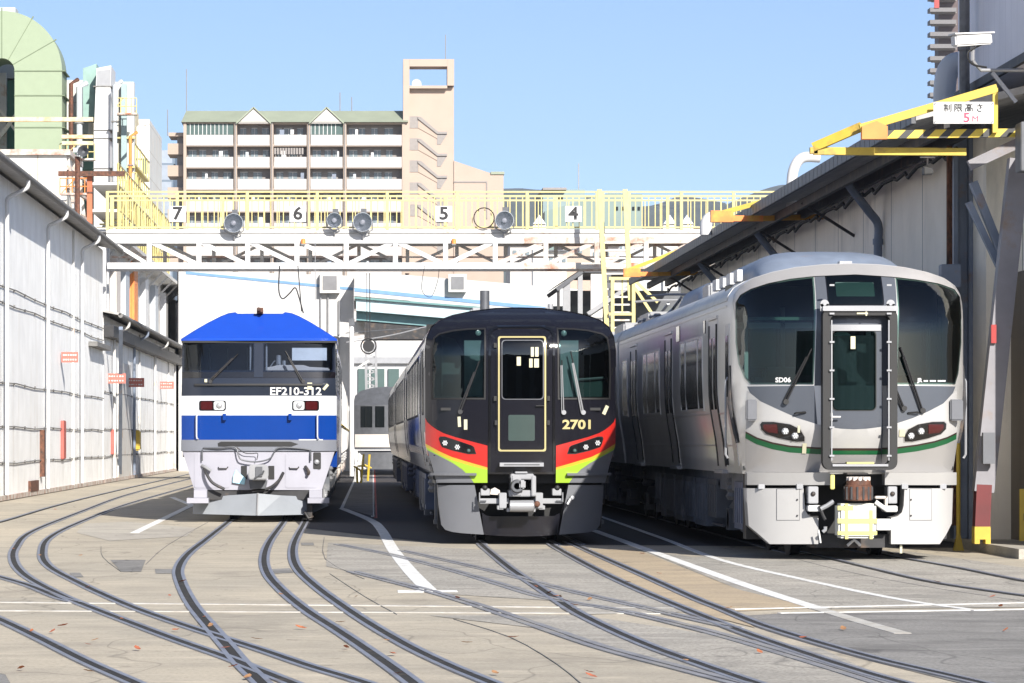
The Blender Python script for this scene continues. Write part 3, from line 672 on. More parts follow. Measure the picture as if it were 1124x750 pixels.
# white panelled tank housing in front
t = thing('plant_housing', 'white panelled plant housing just above the tall shed roof', 'building', (pxx(30, 126), 126, 0))
solid('wall', M['plant_white'], -60, 73, 170, None, 126, 5.5, t); solid('coping', M['rusty_white'], -62, 77, 164, 170, 125.8, 5.9, t)
s = MB()
for i in range(3): s.bar((pxx(74, 126)-t.location.x, 0.2+i*2.4, pz(172, 126)), (pxx(84, 126)-t.location.x, 0.2+i*2.4, pz(260, 126)), 0.12)
for py in (185, 205, 228): s.bar((pxx(74, 126)-t.location.x, 0, pz(py, 126)), (pxx(86, 126)-t.location.x, 5, pz(py+5, 126)), 0.1)
s.build('side_framework', M['rusty_white'], t)
# walkway rail along the duct
t = thing('pipe_walkway', 'rusty yellow pipe rail crossing the green duct', 'railing', (pxx(30, 129), 129, pz(131, 129)))
s = MB(); s.box(pxx(-60, 129)-t.location.x, 0, -0.08, pxx(102, 129)-t.location.x, 0.25, 0.08); s.build('rail', mat('rusty_cream_paint', (0.70, 0.60, 0.36), 0.6, var=0.2, stain=(0.45, 0.24, 0.10), stain_amt=0.7, stain_scale=(2, 2, 2)), t)
s = MB()
for py in (150, 157): s.box(pxx(68, 129)-t.location.x, 0, pz(py, 129)-pz(131, 129)-0.07, pxx(102, 129)-t.location.x, 0.3, pz(py, 129)-pz(131, 129)+0.07)
s.build('lower_rail', MATS['rusty_cream_paint'], t)
# mint block and white towers
t = thing('plant_block', 'mint green plant block between the duct and the white shaft', 'building', (pxx(85, 137), 137, 0))
solid('wall', M['mint'], 66, 106, 150, None, 137, 8, t); solid('upper_panel', M['plant_white'], 66, 97, 88, 150, 137.2, 7, t)
t = thing('ventilation_shaft', 'tall white square shaft with a pale blue leaning side', 'shaft', (pxx(110, 134), 134, 0))
X0 = t.location.x
s = MB(); s.prism([(pxx(103, 134)-X0, 4), (pxx(103, 134)-X0, pz(150, 134)), (pxx(106, 134)-X0, pz(75, 134)), (pxx(122, 134)-X0, pz(72, 134)), (pxx(120, 134)-X0, pz(150, 134)), (pxx(119, 134)-X0, 4)], 0, 2.5, 'y'); s.build('shaft_wall', M['white'], t)
s = MB(); s.prism([(pxx(91, 135)-X0, pz(130, 135)), (pxx(91, 135)-X0, pz(75, 135)), (pxx(106, 135)-X0, pz(70, 135)), (pxx(104, 135)-X0, pz(130, 135))], 1.0, 3.0, 'y'); s.build('side_duct', mat('pale_mint_paint', (0.22, 0.34, 0.31), 0.5), t)
for py in (95, 143, 152, 185): z = pz(py, 134); box('shaft_flange', M['gutter'], t, (pxx(103, 134)-X0-0.03, -0.04, z-0.02), (pxx(122, 134)-X0+0.06, 2.55, z+0.02))
patch('galvanised_panel', [(pxx(106, 134)-X0, pz(94, 134)), (pxx(121, 134)-X0, pz(94, 134)), (pxx(121.5, 134)-X0, pz(76, 134)), (pxx(106.5, 134)-X0, pz(78, 134))], flat, 0.012, M['light_steel'], t)
t = thing('plant_tower', 'white and cream plant tower with rusty gallery rails', 'tower', (pxx(135, 138), 138, 0))
X0 = t.location.x
solid('wall', M['plant_white'], 122, 147, 90, None, 138, 0.6, t); 
s = MB(); s.box(pxx(122, 138)-X0, 0.61, 0, pxx(149, 150)-X0+0.0, 14, pz(90, 138)); s.build('long_wall', M['plant_cream'], t)
for py in (150, 182): solid('gallery_rail', M['pale_yellow'], 121, 148, py, py+2.2, 137.7, 0.3, t)
s = MB()
for j in range(2):
    z = pz(150+j*32, 138); x = pxx(149, 150)-X0+0.05
    s.box(x, 0.6, z-0.9, x+0.5, 13, z-0.8); s.tube([(x+0.5, 0.6, z), (x+0.5, 13, z)], 0.04, 6)
    for k_ in range(9): s.tube([(x+0.5, 0.7+k_*1.5, z-0.85), (x+0.5, 0.7+k_*1.5, z)], 0.03, 6)
s.build('side_gallery', M['pale_yellow'], t)
solid('pale_duct', mat('pale_blue_duct', (0.27, 0.36, 0.37), 0.5), 133, 139, 92, 190, 137.6, 0.35, t)
solid('orange_door', M['orange'], 134, 143, 207, 240, 137.5, 0.3, t)
t = thing('plant_tower', 'smaller white plant tower behind the cream one', 'tower', (pxx(158, 160), 160, 0))
solid('wall', M['plant_white'], 148, 164, 131, None, 160, 10, t); solid('window', M['teal_panel'], 157, 162, 174, 190, 159.9, 0.1, t)
for i, (xa, xb, ya, yb, Yq, lab) in enumerate(((66, 104, 158, 176, 130.5, 'rusty yellow scaffold deck beside the pale green duct'), (66, 100, 196, 214, 124.8, 'rusty scaffold deck in front of the white plant housing'), (121, 150, 108, 126, 136.4, 'upper yellow scaffold deck on the cream plant tower'), (121, 150, 190, 207, 136.2, 'lower yellow scaffold deck on the cream plant tower'))):
    t = thing('scaffold_deck', lab, 'scaffold', (pxx(xa, Yq), Yq, pz(yb, Yq)), 'scaffold decks on the plant'); w_ = pxx(xb, Yq)-pxx(xa, Yq); h_ = pz(ya, Yq)-pz(yb, Yq)
    MB().box(0, -0.1, 0, w_, 0.5, 0.07).build('deck', M['rusty_white'], t)
    s = MB()
    for q in (0.5, 1.0): s.tube([(0, -0.08, h_*q), (w_, -0.08, h_*q)], 0.022, 5)
    for q in range(6): s.tube([(w_*q/5, -0.08, 0), (w_*q/5, -0.08, h_)], 0.022, 5)
    s.tube([(0, -0.05, 0), (w_*0.5, -0.05, h_)], 0.02, 5)
    s.build('guard_rail', M['orange' if i == 1 else 'pale_yellow'], t)
for i, (px, ya, yb, Yq, r_, m, lab) in enumerate(((78, 92, 168, 133, 0.09, 'rust', 'thin rusty pipe right of the pale green duct'), (87, 96, 190, 133.5, 0.13, 'cab_light', 'pale pipe between duct and white shaft'), (126, 94, 250, 133.4, 0.10, 'cab_light', 'pale pipe right of the white shaft'), (143, 150, 250, 136, 0.07, 'orange', 'thin orange pipe on the cream tower'), (152, 140, 250, 150, 0.12, 'dirty_white', 'white pipe on the rear plant tower'))):
    t = thing('plant_pipe', lab, 'pipe', (pxx(px, Yq), Yq, 6.0), 'vertical pipes on the plant'); s = MB(); s.tube([(0, 0, 0), (0, 0, pz(ya, Yq)-6), (0.25, 0.3, pz(ya, Yq)-5.8)], r_, 8); s.build('pipe', M[m], t)
    for q in (0.3, 0.6, 0.85): s = MB(); s.box(-r_-0.04, -r_-0.03, (pz(ya, Yq)-6)*q, r_+0.04, r_+0.2, (pz(ya, Yq)-6)*q+0.05); s.build('pipe_clamp', M['gutter'], t)
# siren pole on the tall shed
t = thing('loudspeaker_pole', 'rusty pole with horn loudspeaker and crossbar above the tall shed roof', 'pole', (pxx(85, 112), 112, 8.1))
s = MB(); s.tube([(0, 0, 0), (0, 0, pz(172, 112)-8.1)], 0.09, 8); s.build('pole', M['rust'], t)
s = MB(); s.box(pxx(64, 112)-t.location.x, -0.06, pz(192, 112)-8.1-0.05, pxx(137, 112)-t.location.x, 0.06, pz(188, 112)-8.1); s.build('crossbar', M['rust'], t)
zz = pz(167, 112)-8.1; s = MB(); s.lathe([(0.03, 0.15), (0.07, 0.0), (0.13, -0.2), (0.19, -0.32), (0.17, -0.30), (0.05, -0.1)], (0.22, 0, zz), 'y', 16); s.build('horn_loudspeaker', M['mid_steel'], t)
s = MB(); s.tube([(0.0, 0, zz-0.1), (0.2, 0, zz)], 0.04, 6); s.box(-0.14, -0.1, zz-0.02, 0.05, 0.12, zz+0.14); s.build('speaker_bracket', M['cab_light'], t)
t = thing('steel_post', 'rusty red steel post standing left of the number seven', 'post', (pxx(98.5, 112.3), 112.3, 7.9))
s = MB(); s.box(-0.09, -0.09, 0, 0.09, 0.09, pz(190, 112.3)-7.9); s.build('post', mat('red_rust_paint', (0.45, 0.13, 0.06), 0.7, var=0.3), t); s = MB()
for q in (0.35, 0.75): MB().box(-0.11, -0.11, q*(pz(190, 112)-7.9), 0.11, 0.11, q*(pz(190, 112)-7.9)+0.06).build('collar', M['rust'], t)
# upper white works with columns and yellow stairs above the lower shed
t = thing('upper_works', 'white upper works with slotted bays above the lower left shed', 'building', (-9.6, 118, 6.0))
s = MB(); s.box(-0.4, 1, 0, 0.0, 52, 3.0); s.build('back_wall', M['dirty_white'], t)
for k_, (y, m) in enumerate(((1.5, 'white'), (8, 'cream_seat'), (13, 'cab_light'), (18, 'orange'), (25, 'white'), (32, 'cab_light'), (40, 'white'), (48, 'white'))):
    s = MB(); s.box(0.0, y, 0, 0.25, y+2.2, 2.6); s.build('bay_panel', M[m], t)
s = MB(); s.box(-0.5, 0, 3.0, 0.8, 53, 3.15)
for k_ in range(13): s.bar((0.75, 1+k_*4, 3.0), (0.05, 1+k_*4, 2.3), 0.08)
s.build('canopy', M['dirty_white'], t)
t = thing('yellow_staircase', 'pale yellow caged staircase behind the left end of the gantry', 'staircase', (-9.0, 122, 9.2))
s = MB()
for k_ in range(26):
    s.tube([(0.0, k_*1.3, 0), (0.0, k_*1.3, 2.6)], 0.035, 4)
    s.box(-0.9, k_*1.3, 0.05+(k_ % 8)*0.22, 0.0, k_*1.3+0.3, 0.10+(k_ % 8)*0.22)
for z in (0, 0.9, 1.8, 2.6): s.tube([(0.0, 0, z), (0.0, 33, z)], 0.04, 6)
for k_ in range(6): s.tube([(0.02, k_*5.5, 0), (0.02, k_*5.5+5, 2.4)], 0.04, 6)
s.build('cage', M['pale_yellow'], t)
s = MB()
for z in (0.9, 1.9): s.box(-1.0, 0, z-0.1, 0.0, 33, z)
s.build('landing', M['dirty_white'], t)

# ------------------------------------------------------------------ gantry
GY = 116.0
def G(px, py, o=0.0): return (pxx(px, GY), GY+o, pz(py, GY))
t = thing('footbridge_gantry', 'long white steel truss gantry with yellow railings spanning the yard', 'gantry', (0, GY, 0))
def gb(nm, m, a, b, w, h=None, o=0.0):
    p, q = G(*a), G(*b); s = MB(); s.bar((p[0], o, p[2]), (q[0], o, q[2]), w, h); return s.build(nm, M[m], t)
for o, sfx in ((0.0, 'near'), (1.6, 'far')):
    m = 'dirty_white' if o == 0 else 'mid_steel'
    for (y0_, th) in ((264, 0.22), (292, 0.22)):
        gb('chord', 'white' if o == 0 else 'dirty_white', (118, y0_), (575, y0_), th, th, o); gb('chord', 'rusty_white', (575, y0_), (862, y0_), th, th, o)
xs_ = [164, 218.5, 272, 326, 380, 434, 489, 543.5, 599, 655, 709, 763, 817]
for i, x in enumerate(xs_):
    gb('truss_post', 'white' if x < 590 else 'rusty_white', (x, 264), (x, 292), 0.17, 0.17, -0.04); gb('truss_post', 'dirty_white', (x+14, 264), (x+14, 292), 0.13, 0.13, 1.62)
for i in range(len(xs_)-1):
    a, b = xs_[i], xs_[i+1]
    if x and i in (4, 6, 7, 8, 9, 10, 11): gb('truss_diagonal', 'rusty_white' if i > 6 else 'white', (a, 291), (b, 265), 0.15, 0.15, 0.02)
    else: gb('truss_diagonal', 'white', (a, 265), (b, 291), 0.15, 0.15, 0.02)
    gb('truss_diagonal', 'dirty_white', (a+14, 291 if i % 2 else 265), (b+14, 265 if i % 2 else 291), 0.10, 0.10, 1.6)
gb('truss_diagonal', 'white', (122, 265), (164, 291), 0.13, 0.13, 0.02)
gb('thin_stay', 'rusty_white', (118, 281), (862, 281), 0.06, 0.06, 0.8)
s = MB(); s.box(pxx(117, GY), -0.15, pz(256, GY), pxx(862, GY), 1.9, pz(252, GY)); s.box(pxx(117, GY), -0.1, pz(261, GY), pxx(862, GY), -0.02, pz(256.5, GY)); s.build('walkway_deck', M['dirty_white'], t)
for (a, b) in ((108, 124),):
    s = MB(); s.box(pxx(a, GY), -0.1, 0, pxx(b, GY)-0.25, 0.4, pz(262, GY)); s.box(pxx(a, GY), 1.3, 0, pxx(b, GY)-0.25, 1.8, pz(262, GY)); s.build('gantry_leg', M['white'], t)
s = MB(); s.box(13.2, -0.1, 0, 13.7, 1.8, pz(264, GY)); s.build('gantry_leg', M['rusty_white'], t)
def railing(par, x0, x1, o, m, gap=8.6, heavy=54):
    top, bot = pz(211, GY), pz(250, GY)
    s = MB(); X0_, X1_ = pxx(x0, GY), pxx(x1, GY)
    for z in (top, top-0.16, bot): MB().box(X0_, o-0.025, z-0.028, X1_, o+0.025, z+0.028).build('handrail', M[m], par)
    s = MB(); x = x0
    while x <= x1:
        X = pxx(x, GY); s.box(X-0.016, o-0.02, bot, X+0.016, o+0.02, top-0.15); x += gap
    s.build('balusters', M[m], par)
    x = x0
    while x <= x1+1:
        X = pxx(x, GY); MB().box(X-0.045, o-0.05, pz(253, GY), X+0.06, o+0.05, top+0.02).build('railing_post', M[m], par); x += heavy
railing(t, 118, 655, -0.12, 'pale_yellow', 6.9, 76.7); railing(t, 690, 862, -0.12, 'pale_yellow', 7.2, 57.3); railing(t, 661, 685, -0.13, 'pale_yellow', 7.0, 1000)
railing(t, 118, 862, 1.85, 'pale_yellow', 17.0, 124)
for px, ch in ((195, '7'), (327, '6'), (487, '5'), (629, '4')):
    p = G(px, 235.5)
    n_ = thing('track_number_sign', 'white square track number sign reading %s on the gantry railing' % ch, 'sign', (p[0], GY-0.2, p[2]), 'track number signs on the gantry')
    MB().box(-0.29, -0.02, -0.28, 0.29, 0.02, 0.28).build('plate', M['white'], n_)
    link('number', text_mesh(ch, 0.62, None, 0.024, 0, 0, bold=0.018, sx=1.1), M['black'], n_)
def floodlight(px, py, r, lab):
    p = G(px, py); f = thing('floodlight', lab, 'floodlight', (p[0], GY-0.55, p[2]), 'floodlights on the gantry')
    s = MB(); s.lathe([(r*0.25, 0.35), (r*0.5, 0.30), (r*0.85, 0.12), (r, 0.0), (r, -0.03), (r*0.93, -0.03), (r*0.8, 0.06), (r*0.5, 0.16), (r*0.15, 0.2)], (0, 0, 0), 'y', 26); s.build('reflector', mat('reflector_metal', (0.34, 0.36, 0.38), 0.3, 0.5), f)
    s = MB(); s.lathe([(r*0.94, -0.035), (r*0.94, -0.03)], (0, 0, 0), 'y', 26); s.build('lens', M['lamp_glass'], f)
    s = MB(); s.lathe([(0.04, 0.12), (0.09, 0.05), (0.08, 0.0), (0.03, -0.02)], (0, 0, 0), 'y', 12); s.build('bulb_cap', M['white'], f)
    s = MB(); s.tube([(-r, 0, 0), (-r, 0.15, -r*0.8), (0, 0.25, -r-0.1), (r, 0.15, -r*0.8), (r, 0, 0)], 0.025, 6); s.tube([(0, 0.25, -r-0.1), (0, 0.45, -r-0.25)], 0.04, 6); s.build('yoke', M['light_steel'], f)
    s = MB(); s.box(-0.06, 0.1, r*0.7, 0.14, 0.3, r+0.14); s.build('ballast_box', M['mid_steel'], f)
floodlight(257, 246, 0.34, 'round floodlight on the gantry just right of the number seven'); floodlight(367, 243, 0.27, 'smaller floodlight, left of the pair right of the number six')
floodlight(398, 245, 0.34, 'larger floodlight, right of the pair beyond the number six'); floodlight(553, 243, 0.33, 'round floodlight between the numbers five and four')
p = G(531, 240); r_ = thing('metal_hoop', 'thin black hoop fixed to the railing right of the number five', 'hoop', (p[0], GY-0.25, p[2]))
s = MB(); s.tube([(0.36*math.cos(R(a)), 0, 0.36*math.sin(R(a))) for a in range(0, 361, 15)], 0.022, 6, cap=False); s.build('hoop', M['black'], r_)
for px, lab in ((679, 'orange beacon lamp') , ):
    pass
for (px, py, lab) in ((333, 268, 'small orange beacon below the number six sign'), (498, 268, 'small orange beacon right of the number five sign')):
    p = G(px, py); b_ = thing('beacon_lamp', lab, 'beacon', (p[0], GY-0.2, p[2])); s = MB(); s.lathe([(0.08, 0), (0.08, 0.14), (0.05, 0.18)], (0, 0, 0), 'z', 12); s.build('lens', M['orange'], b_); box('base', M['gutter'], b_, (-0.07, -0.07, -0.06), (0.07, 0.07, 0.0))
# pulley and wires hanging below
t = thing('pulley', 'black pulley wheel with cable coil hanging between locomotive and railcar', 'pulley', (pxx(404.5, 112), 112, pz(380, 112)))
s = MB(); s.lathe([(0.20, -0.08), (0.16, 0.0), (0.20, 0.08)], (0, 0, 0), 'y', 20); s.build('sheave', M['black'], t)
s = MB(); s.tube([(0.26*math.cos(R(a)), -0.05, 0.26*math.sin(R(a))) for a in range(0, 361, 20)], 0.03, 6, cap=False); s.tube([(0.05, 0, 0.2), (0.04, 0, pz(300, 112)-pz(380, 112))], 0.018, 6); s.tube([(-0.05, 0, 0.2), (-0.06, 0, pz(300, 112)-pz(380, 112))], 0.012, 6); s.build('cable', M['dark_steel'], t)
def wire(lab, pts, Y, r=0.02, m='dark_steel'):
    P_ = [(pxx(a, Y), Y, pz(b, Y)) for a, b in pts]; s = MB(); s.tube(smooth_path(P_, 5), r, 6); o = s.build('hanging_cable', M[m]); return tag(o, lab, 'cable', 'cables hanging from the gantry')
wire('looped grey cable hanging left of the grey vent box', [(307, 292), (306, 318), (310, 328), (318, 322), (324, 316), (328, 326), (333, 344)], 114, 0.028)
wire('straight dark cable hanging left of the grey vent box', [(327, 292), (331, 342)], 114, 0.022)
wire('thin cable drooping right of the left vent box', [(466, 292), (463, 318), (473, 326), (480, 310), (482, 296)], 114, 0.012)
wire('thin straight cable dropping onto the locomotive roof', [(346, 260), (346, 330)], 114, 0.015, 'light_steel')
# yellow access ladder on the right
t = thing('access_ladder', 'yellow caged ladder climbing to the gantry above the black railcar', 'ladder', (pxx(675, 114), 114, 0))
X0 = t.location.x
def g2(px, py): return (pxx(px, 114)-X0, 0, pz(py, 114))
s = MB()
for (a, b) in (((658, 208), (668, 396)), ((686, 208), (692, 330))):
    p, q = g2(*a), g2(*b); s.bar(p, q, 0.16, 0.1)
s.build('stringer', M['pale_yellow'], t)
s = MB()
for k_ in range(16):
    y = 258+k_*8.5; x = 660+k_*0.55; p, q = g2(x, y), g2(x+27, y); s.box(p[0], -0.02, p[2]-0.03, q[0], 0.25, p[2]+0.03)
s.build('treads', M['dirty_white'], t)
s = MB()
for x in (672, 695): s.bar((g2(x, 305)[0], -0.15, g2(x, 305)[2]), (g2(x, 400)[0], -0.15, 0.2), 0.12)
for y in (306, 345): p, q = g2(668, y), g2(697, y); s.box(p[0], -0.2, p[2]-0.05, q[0], -0.12, p[2]+0.05)
s.bar(g2(697, 308), g2(722, 332), 0.1); s.bar(g2(697, 316), g2(716, 345), 0.1); s.bar(g2(683, 345), g2(683, 306), 0.05)
s.build('cage_frame', M['pale_yellow'], t)

# ------------------------------------------------------------------ white works building and blue bridge behind
t = thing('white_works', 'big white works hall with a blue stripe behind the blue locomotive', 'building', (-5, 158, 0))
YS = 158
M['hall_white'] = panel_mat('white_hall_cladding', (0.46, 0.46, 0.46), 0.5, (0.38, 0.39, 0.40), 2.6, 3.2, 0.05, 'X', stain=(0.66, 0.64, 0.60), stain_amt=0.3)
s = MB(); s.prism([(pxx(196, YS)+5, 0), (pxx(196, YS)+5, pz(297, YS)), (pxx(388, YS)+5, pz(303, YS)), (pxx(388, YS)+5, 0)], 0, 14, 'y'); s.build('wall', M['hall_white'], t)
s = MB(); s.prism([(pxx(204, YS)+5, pz(301, YS)), (pxx(204, YS)+5, pz(298, YS)), (pxx(388, YS)+5, pz(316, YS)), (pxx(388, YS)+5, pz(319, YS))], -0.03, 0, 'y'); s.build('blue_stripe', mat('pale_blue_stripe', (0.12, 0.24, 0.42), 0.5), t)
def ventbox(par, px, py, w):
    loc = par.location; Y = loc.y-0.3; x, z = pxx(px, Y)-loc.x, pz(py, Y)
    o = MB().box(x-w/2, -0.5, z-w/2, x+w/2, 0, z+w/2).build('vent_box', M['dirty_white'], par)
    MB().box(x-w*0.36, -0.52, z-w*0.36, x+w*0.36, -0.5, z+w*0.36).build('vent_grille', mat('grey_grille', (0.16, 0.16, 0.17), 0.6), o)
ventbox(t, 362, 311, 0.95)
for k_, (a, b) in enumerate(((352, 320), (360, 312), (372, 330))):
    s = MB(); s.tube([(pxx(a, YS)+5, -0.1, pz(b, YS)), (pxx(a, YS)+5, -0.1, pz(b+60, YS))], 0.04, 6); s.build('drain_pipe', M['light_steel'], t)
t = thing('conveyor_bridge', 'white enclosed bridge with blue stripe crossing above the black railcar', 'bridge', (0, 156, 0))
Yb = 156
s = MB(); s.prism([(pxx(389, Yb), pz(325, Yb)), (pxx(389, Yb), pz(302, Yb)), (pxx(445, Yb), pz(302, Yb)), (pxx(640, Yb), pz(318, Yb)), (pxx(640, Yb), pz(372, Yb)), (pxx(560, Yb), pz(352, Yb)), (pxx(448, Yb), pz(330, Yb))], 0, 5, 'y'); s.build('enclosure', M['hall_white'], t)
s = MB(); s.prism([(pxx(389, Yb), pz(320, Yb)), (pxx(389, Yb), pz(316, Yb)), (pxx(640, Yb), pz(341, Yb)), (pxx(640, Yb), pz(345, Yb))], -0.03, 0, 'y'); s.build('blue_stripe', MATS['pale_blue_stripe'], t)
ventbox(t, 502, 311, 0.85)
t = thing('crane_girder', 'pale blue box girder with dark underside above the gap', 'girder', (0, 152, 0))
Yg = 152
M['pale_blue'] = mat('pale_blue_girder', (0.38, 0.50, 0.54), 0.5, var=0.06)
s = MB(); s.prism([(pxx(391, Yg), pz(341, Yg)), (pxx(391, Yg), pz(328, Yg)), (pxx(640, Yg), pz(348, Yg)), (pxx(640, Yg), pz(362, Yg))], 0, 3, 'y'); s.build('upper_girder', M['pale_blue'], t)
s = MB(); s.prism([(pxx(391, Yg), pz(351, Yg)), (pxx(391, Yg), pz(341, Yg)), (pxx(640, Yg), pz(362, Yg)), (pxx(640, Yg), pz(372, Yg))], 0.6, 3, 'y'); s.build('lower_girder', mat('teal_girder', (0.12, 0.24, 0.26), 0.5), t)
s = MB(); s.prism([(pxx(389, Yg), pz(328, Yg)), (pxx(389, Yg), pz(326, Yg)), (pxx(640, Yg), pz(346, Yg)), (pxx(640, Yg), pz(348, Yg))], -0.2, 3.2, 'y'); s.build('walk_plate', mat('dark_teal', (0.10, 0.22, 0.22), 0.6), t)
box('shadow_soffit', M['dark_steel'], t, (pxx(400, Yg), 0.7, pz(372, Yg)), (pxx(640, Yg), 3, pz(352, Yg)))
solid('cream_wall', M['dirty_white'], 389, 428, 353, 366, Yg+1.5, 1, t)
# far yard seen through the gap
t = thing('far_hall', 'pale hall closing the gap far behind the trains', 'building', (2, 240, 0))
solid('wall', M['hall_white'], 340, 640, 398, None, 240, 12, t); solid('roof_band', M['light_steel'], 338, 642, 392, 399, 239.6, 13, t)
for a, b in ((393, 405), (408, 422), (426, 438)): solid('window', M['teal_panel'], a, b, 405, 440, 239.8, 0.2, t)
solid('upper_hall', M['dirty_white'], 380, 640, 372, 392, 244, 10, t)
t = thing('lattice_portal', 'white lattice portal with lit tower frame in the distance between the trains', 'portal', (pxx(400, 180), 180, 0))
X0 = t.location.x; s = MB()
def h2(px, py): return (pxx(px, 180)-X0, 0, pz(py, 180))
for py in (372, 382): s.bar(h2(378, py), h2(470, py-12), 0.12)
for k_ in range(9): s.bar(h2(380+k_*10, 372-k_*1.3), h2(385+k_*10, 381-k_*1.3), 0.08); s.bar(h2(385+k_*10, 381-k_*1.3), h2(390+k_*10, 371-k_*1.3), 0.08)
s.build('lattice_beam', M['white'], t); s = MB()
for x in (401, 412): s.bar(h2(x, 372), h2(x+1.5, 440), 0.14)
for k_ in range(8): s.bar(h2(401, 380+k_*8), h2(412, 384+k_*8), 0.07); s.bar(h2(412, 384+k_*8), h2(401, 388+k_*8), 0.07)
s.build('lattice_tower', M['light_steel'], t)
t = thing('signal_mast', 'tall white post beside the blue locomotive', 'post', (pxx(386, 136), 136, 0))
s = MB(); s.tube([(0, 0, 0), (0, 0, pz(352, 136))], 0.10, 10); s.build('post', M['white'], t); s = MB(); s.bar((0, 0, pz(360, 136)), (pxx(372, 136)-pxx(386, 136), 0, pz(370, 136)), 0.06); s.bar((0, 0, pz(408, 136)), (pxx(405, 136)-pxx(386, 136), 0, pz(396, 136)), 0.08); s.build('arm', M['dirty_white'], t)
s = MB(); s.box(-0.12, -0.12, pz(358, 136), 0.12, 0.12, pz(350, 136)); s.build('insulator_box', M['mid_steel'], t)
wire('overhead line sloping right behind the railcar roof', [(380, 376), (430, 368), (470, 358)], 150, 0.03, 'light_steel'); wire('overhead line level behind the railcar roof', [(376, 366), (430, 362), (472, 360)], 150, 0.025, 'mid_steel')
t = thing('yard_barrier', 'white and yellow clutter of barriers beyond the blue locomotive', 'barrier', (pxx(396, 118), 118, 0))
rr_ = random.Random(4); 
for k_ in range(12):
    s = MB(); x = rr_.uniform(-0.25, 0.30); y = rr_.uniform(-4, 4); s.tube([(x, y, 0), (x+rr_.uniform(-.1, .1), y, rr_.uniform(0.5, 1.1))], 0.045, 6); s.tube([(x-0.12, y, 0.6), (x+0.14, y, rr_.uniform(0.4, .8))], 0.035, 6); s.build('rail', M['white' if k_ % 3 else 'yellow'], t)

# ------------------------------------------------------------------ right side shed
M['curtain'] = panel_mat('grey_wall_sheet', (0.85, 0.79, 0.68), 0.55, (0.16, 0.16, 0.16), 3.05, 0, 0.05, 'Y', stain=(0.56, 0.53, 0.46), stain_amt=0.35, wob=0.35)
M['brown_door'] = panel_mat('brown_sliding_door', (0.085, 0.065, 0.042), 0.45, (0.03, 0.025, 0.02), 0.9, 0, 0.03, 'Y', stain=(0.12, 0.09, 0.05), stain_amt=0.3)
M['lilac'] = panel_mat('pale_lilac_cladding', (0.68, 0.66, 0.70), 0.5, (0.58, 0.56, 0.60), 0.4, 0, 0.03, 'Y')
RXW = 8.9
rs = thing('grey_shed', 'long grey shed with deep eaves along the right edge of the yard', 'shed', (RXW, 70, 0))
def RB(nm, mm, a, b, bev=0, par=None): return MB().box(a[0]-RXW, a[1]-70, a[2], b[0]-RXW, b[1]-70, b[2]).build(nm, mm, par or rs, bevel=bev)
RB('wall', M['curtain'], (RXW, 46.6, 0), (RXW+10, 91, 5.95)); RB('wall', M['curtain'], (RXW+0.35, 42.6, 3.9), (RXW+10, 46.6, 5.95))
RB('sliding_door', M['brown_door'], (RXW+0.35, 42.6, 0.1), (RXW+10, 46.59, 3.9)); RB('kerb', M['pale_conc'], (8.5, 42.3, 0), (RXW+0.34, 46.4, 0.13))
s = MB(); s.prism([(7.55-RXW, 5.88), (7.55-RXW, 5.98), (RXW+0.4-RXW, 6.42), (10, 8.6), (10, 8.4), (0.4, 6.32)], 44.6-70, 91.5-70, 'y'); s.build('roof', M['roof_sheet'], rs)
s = MB(); yk = 44.6
while yk < 91.3:
    s.box(7.50-RXW, yk-70, 5.84, 7.56-RXW, yk-70+0.42, 6.03); yk += 0.46
s.build('corrugated_edge', M['mid_steel'], rs)
s = MB()
for z, x in ((5.80, 8.0), (5.86, 8.5)): s.box(x-RXW-0.04, 44.7-70, z-0.08, x-RXW+0.04, 91-70, z+0.08)
s.build('eaves_purlin', M['dark_steel'], rs)
for y in (59, 66, 77.5, 85): s = MB(); s.bar((0.0, y-70, 5.2), (7.95-RXW, y-70, 5.80), 0.05); s.build('eaves_bracket', M['dark_steel'], rs)
for y in (47.6,):
    s = MB(); s.box(8.62-RXW, y-70, 0.1, 8.68-RXW, y+0.3-70, 6.0); s.box(8.84-RXW, y-70, 0.1, 8.9-RXW, y+0.3-70, 6.0); s.box(8.68-RXW, y+0.13-70, 0.1, 8.84-RXW, y+0.17-70, 6.0); s.build('steel_column', M['blue_steel'], rs)
for y in (55.7, 68.5, 80):                                           # rainwater pipes bending in under the eaves
    s = MB(); s.tube(smooth_path([(8.15-RXW, y-70-0.6, 5.95), (8.25-RXW, y-70-0.5, 5.8), (8.62-RXW, y-70-0.1, 5.42), (8.8-RXW, y-70, 5.2), (8.8-RXW, y-70, 4.9)], 4)+[(8.8-RXW, y-70, 0.2)], 0.075, 12); s.lathe([(0.09, 0), (0.09, 0.1)], (8.8-RXW, y-70, 4.85), 'z', 12); s.build('rainwater_pipe', M['blue_steel'], rs)
s = MB()
for k_, x in enumerate((0, 0.07, 0.14)): s.tube([(8.48-RXW+x*0.5, 47.3-70+x, 6.0), (8.48-RXW+x*0.5, 47.3-70+x, 3.6), (8.55-RXW+x*0.5, 47.3-70+x, 3.2), (8.55-RXW+x*0.5, 47.3-70+x, 0.3)], 0.022, 6)
s.build('conduit', M['rust'], rs)
RB('junction_box', M['blue_steel'], (8.32, 46.9, 3.72), (8.6, 47.15, 4.05), 0.01)
RB('junction_box', M['mid_steel'], (8.75, 43.4, 5.1), (9.0, 43.8, 5.75), 0.01)
s = MB()
sc = [(-0.9, 5.95), (-0.5, 5.6), (0, 5.2)]
for k_ in range(40):
    y = 47+k_*1.1-70; s.tube([(8.55-RXW, y, 5.72), (8.5-RXW, y+0.55, 5.60+0.05*(k_ % 3)), (8.55-RXW, y+1.1, 5.72)], 0.03, 5, cap=False)
s.build('bundled_cable', M['black'], rs)
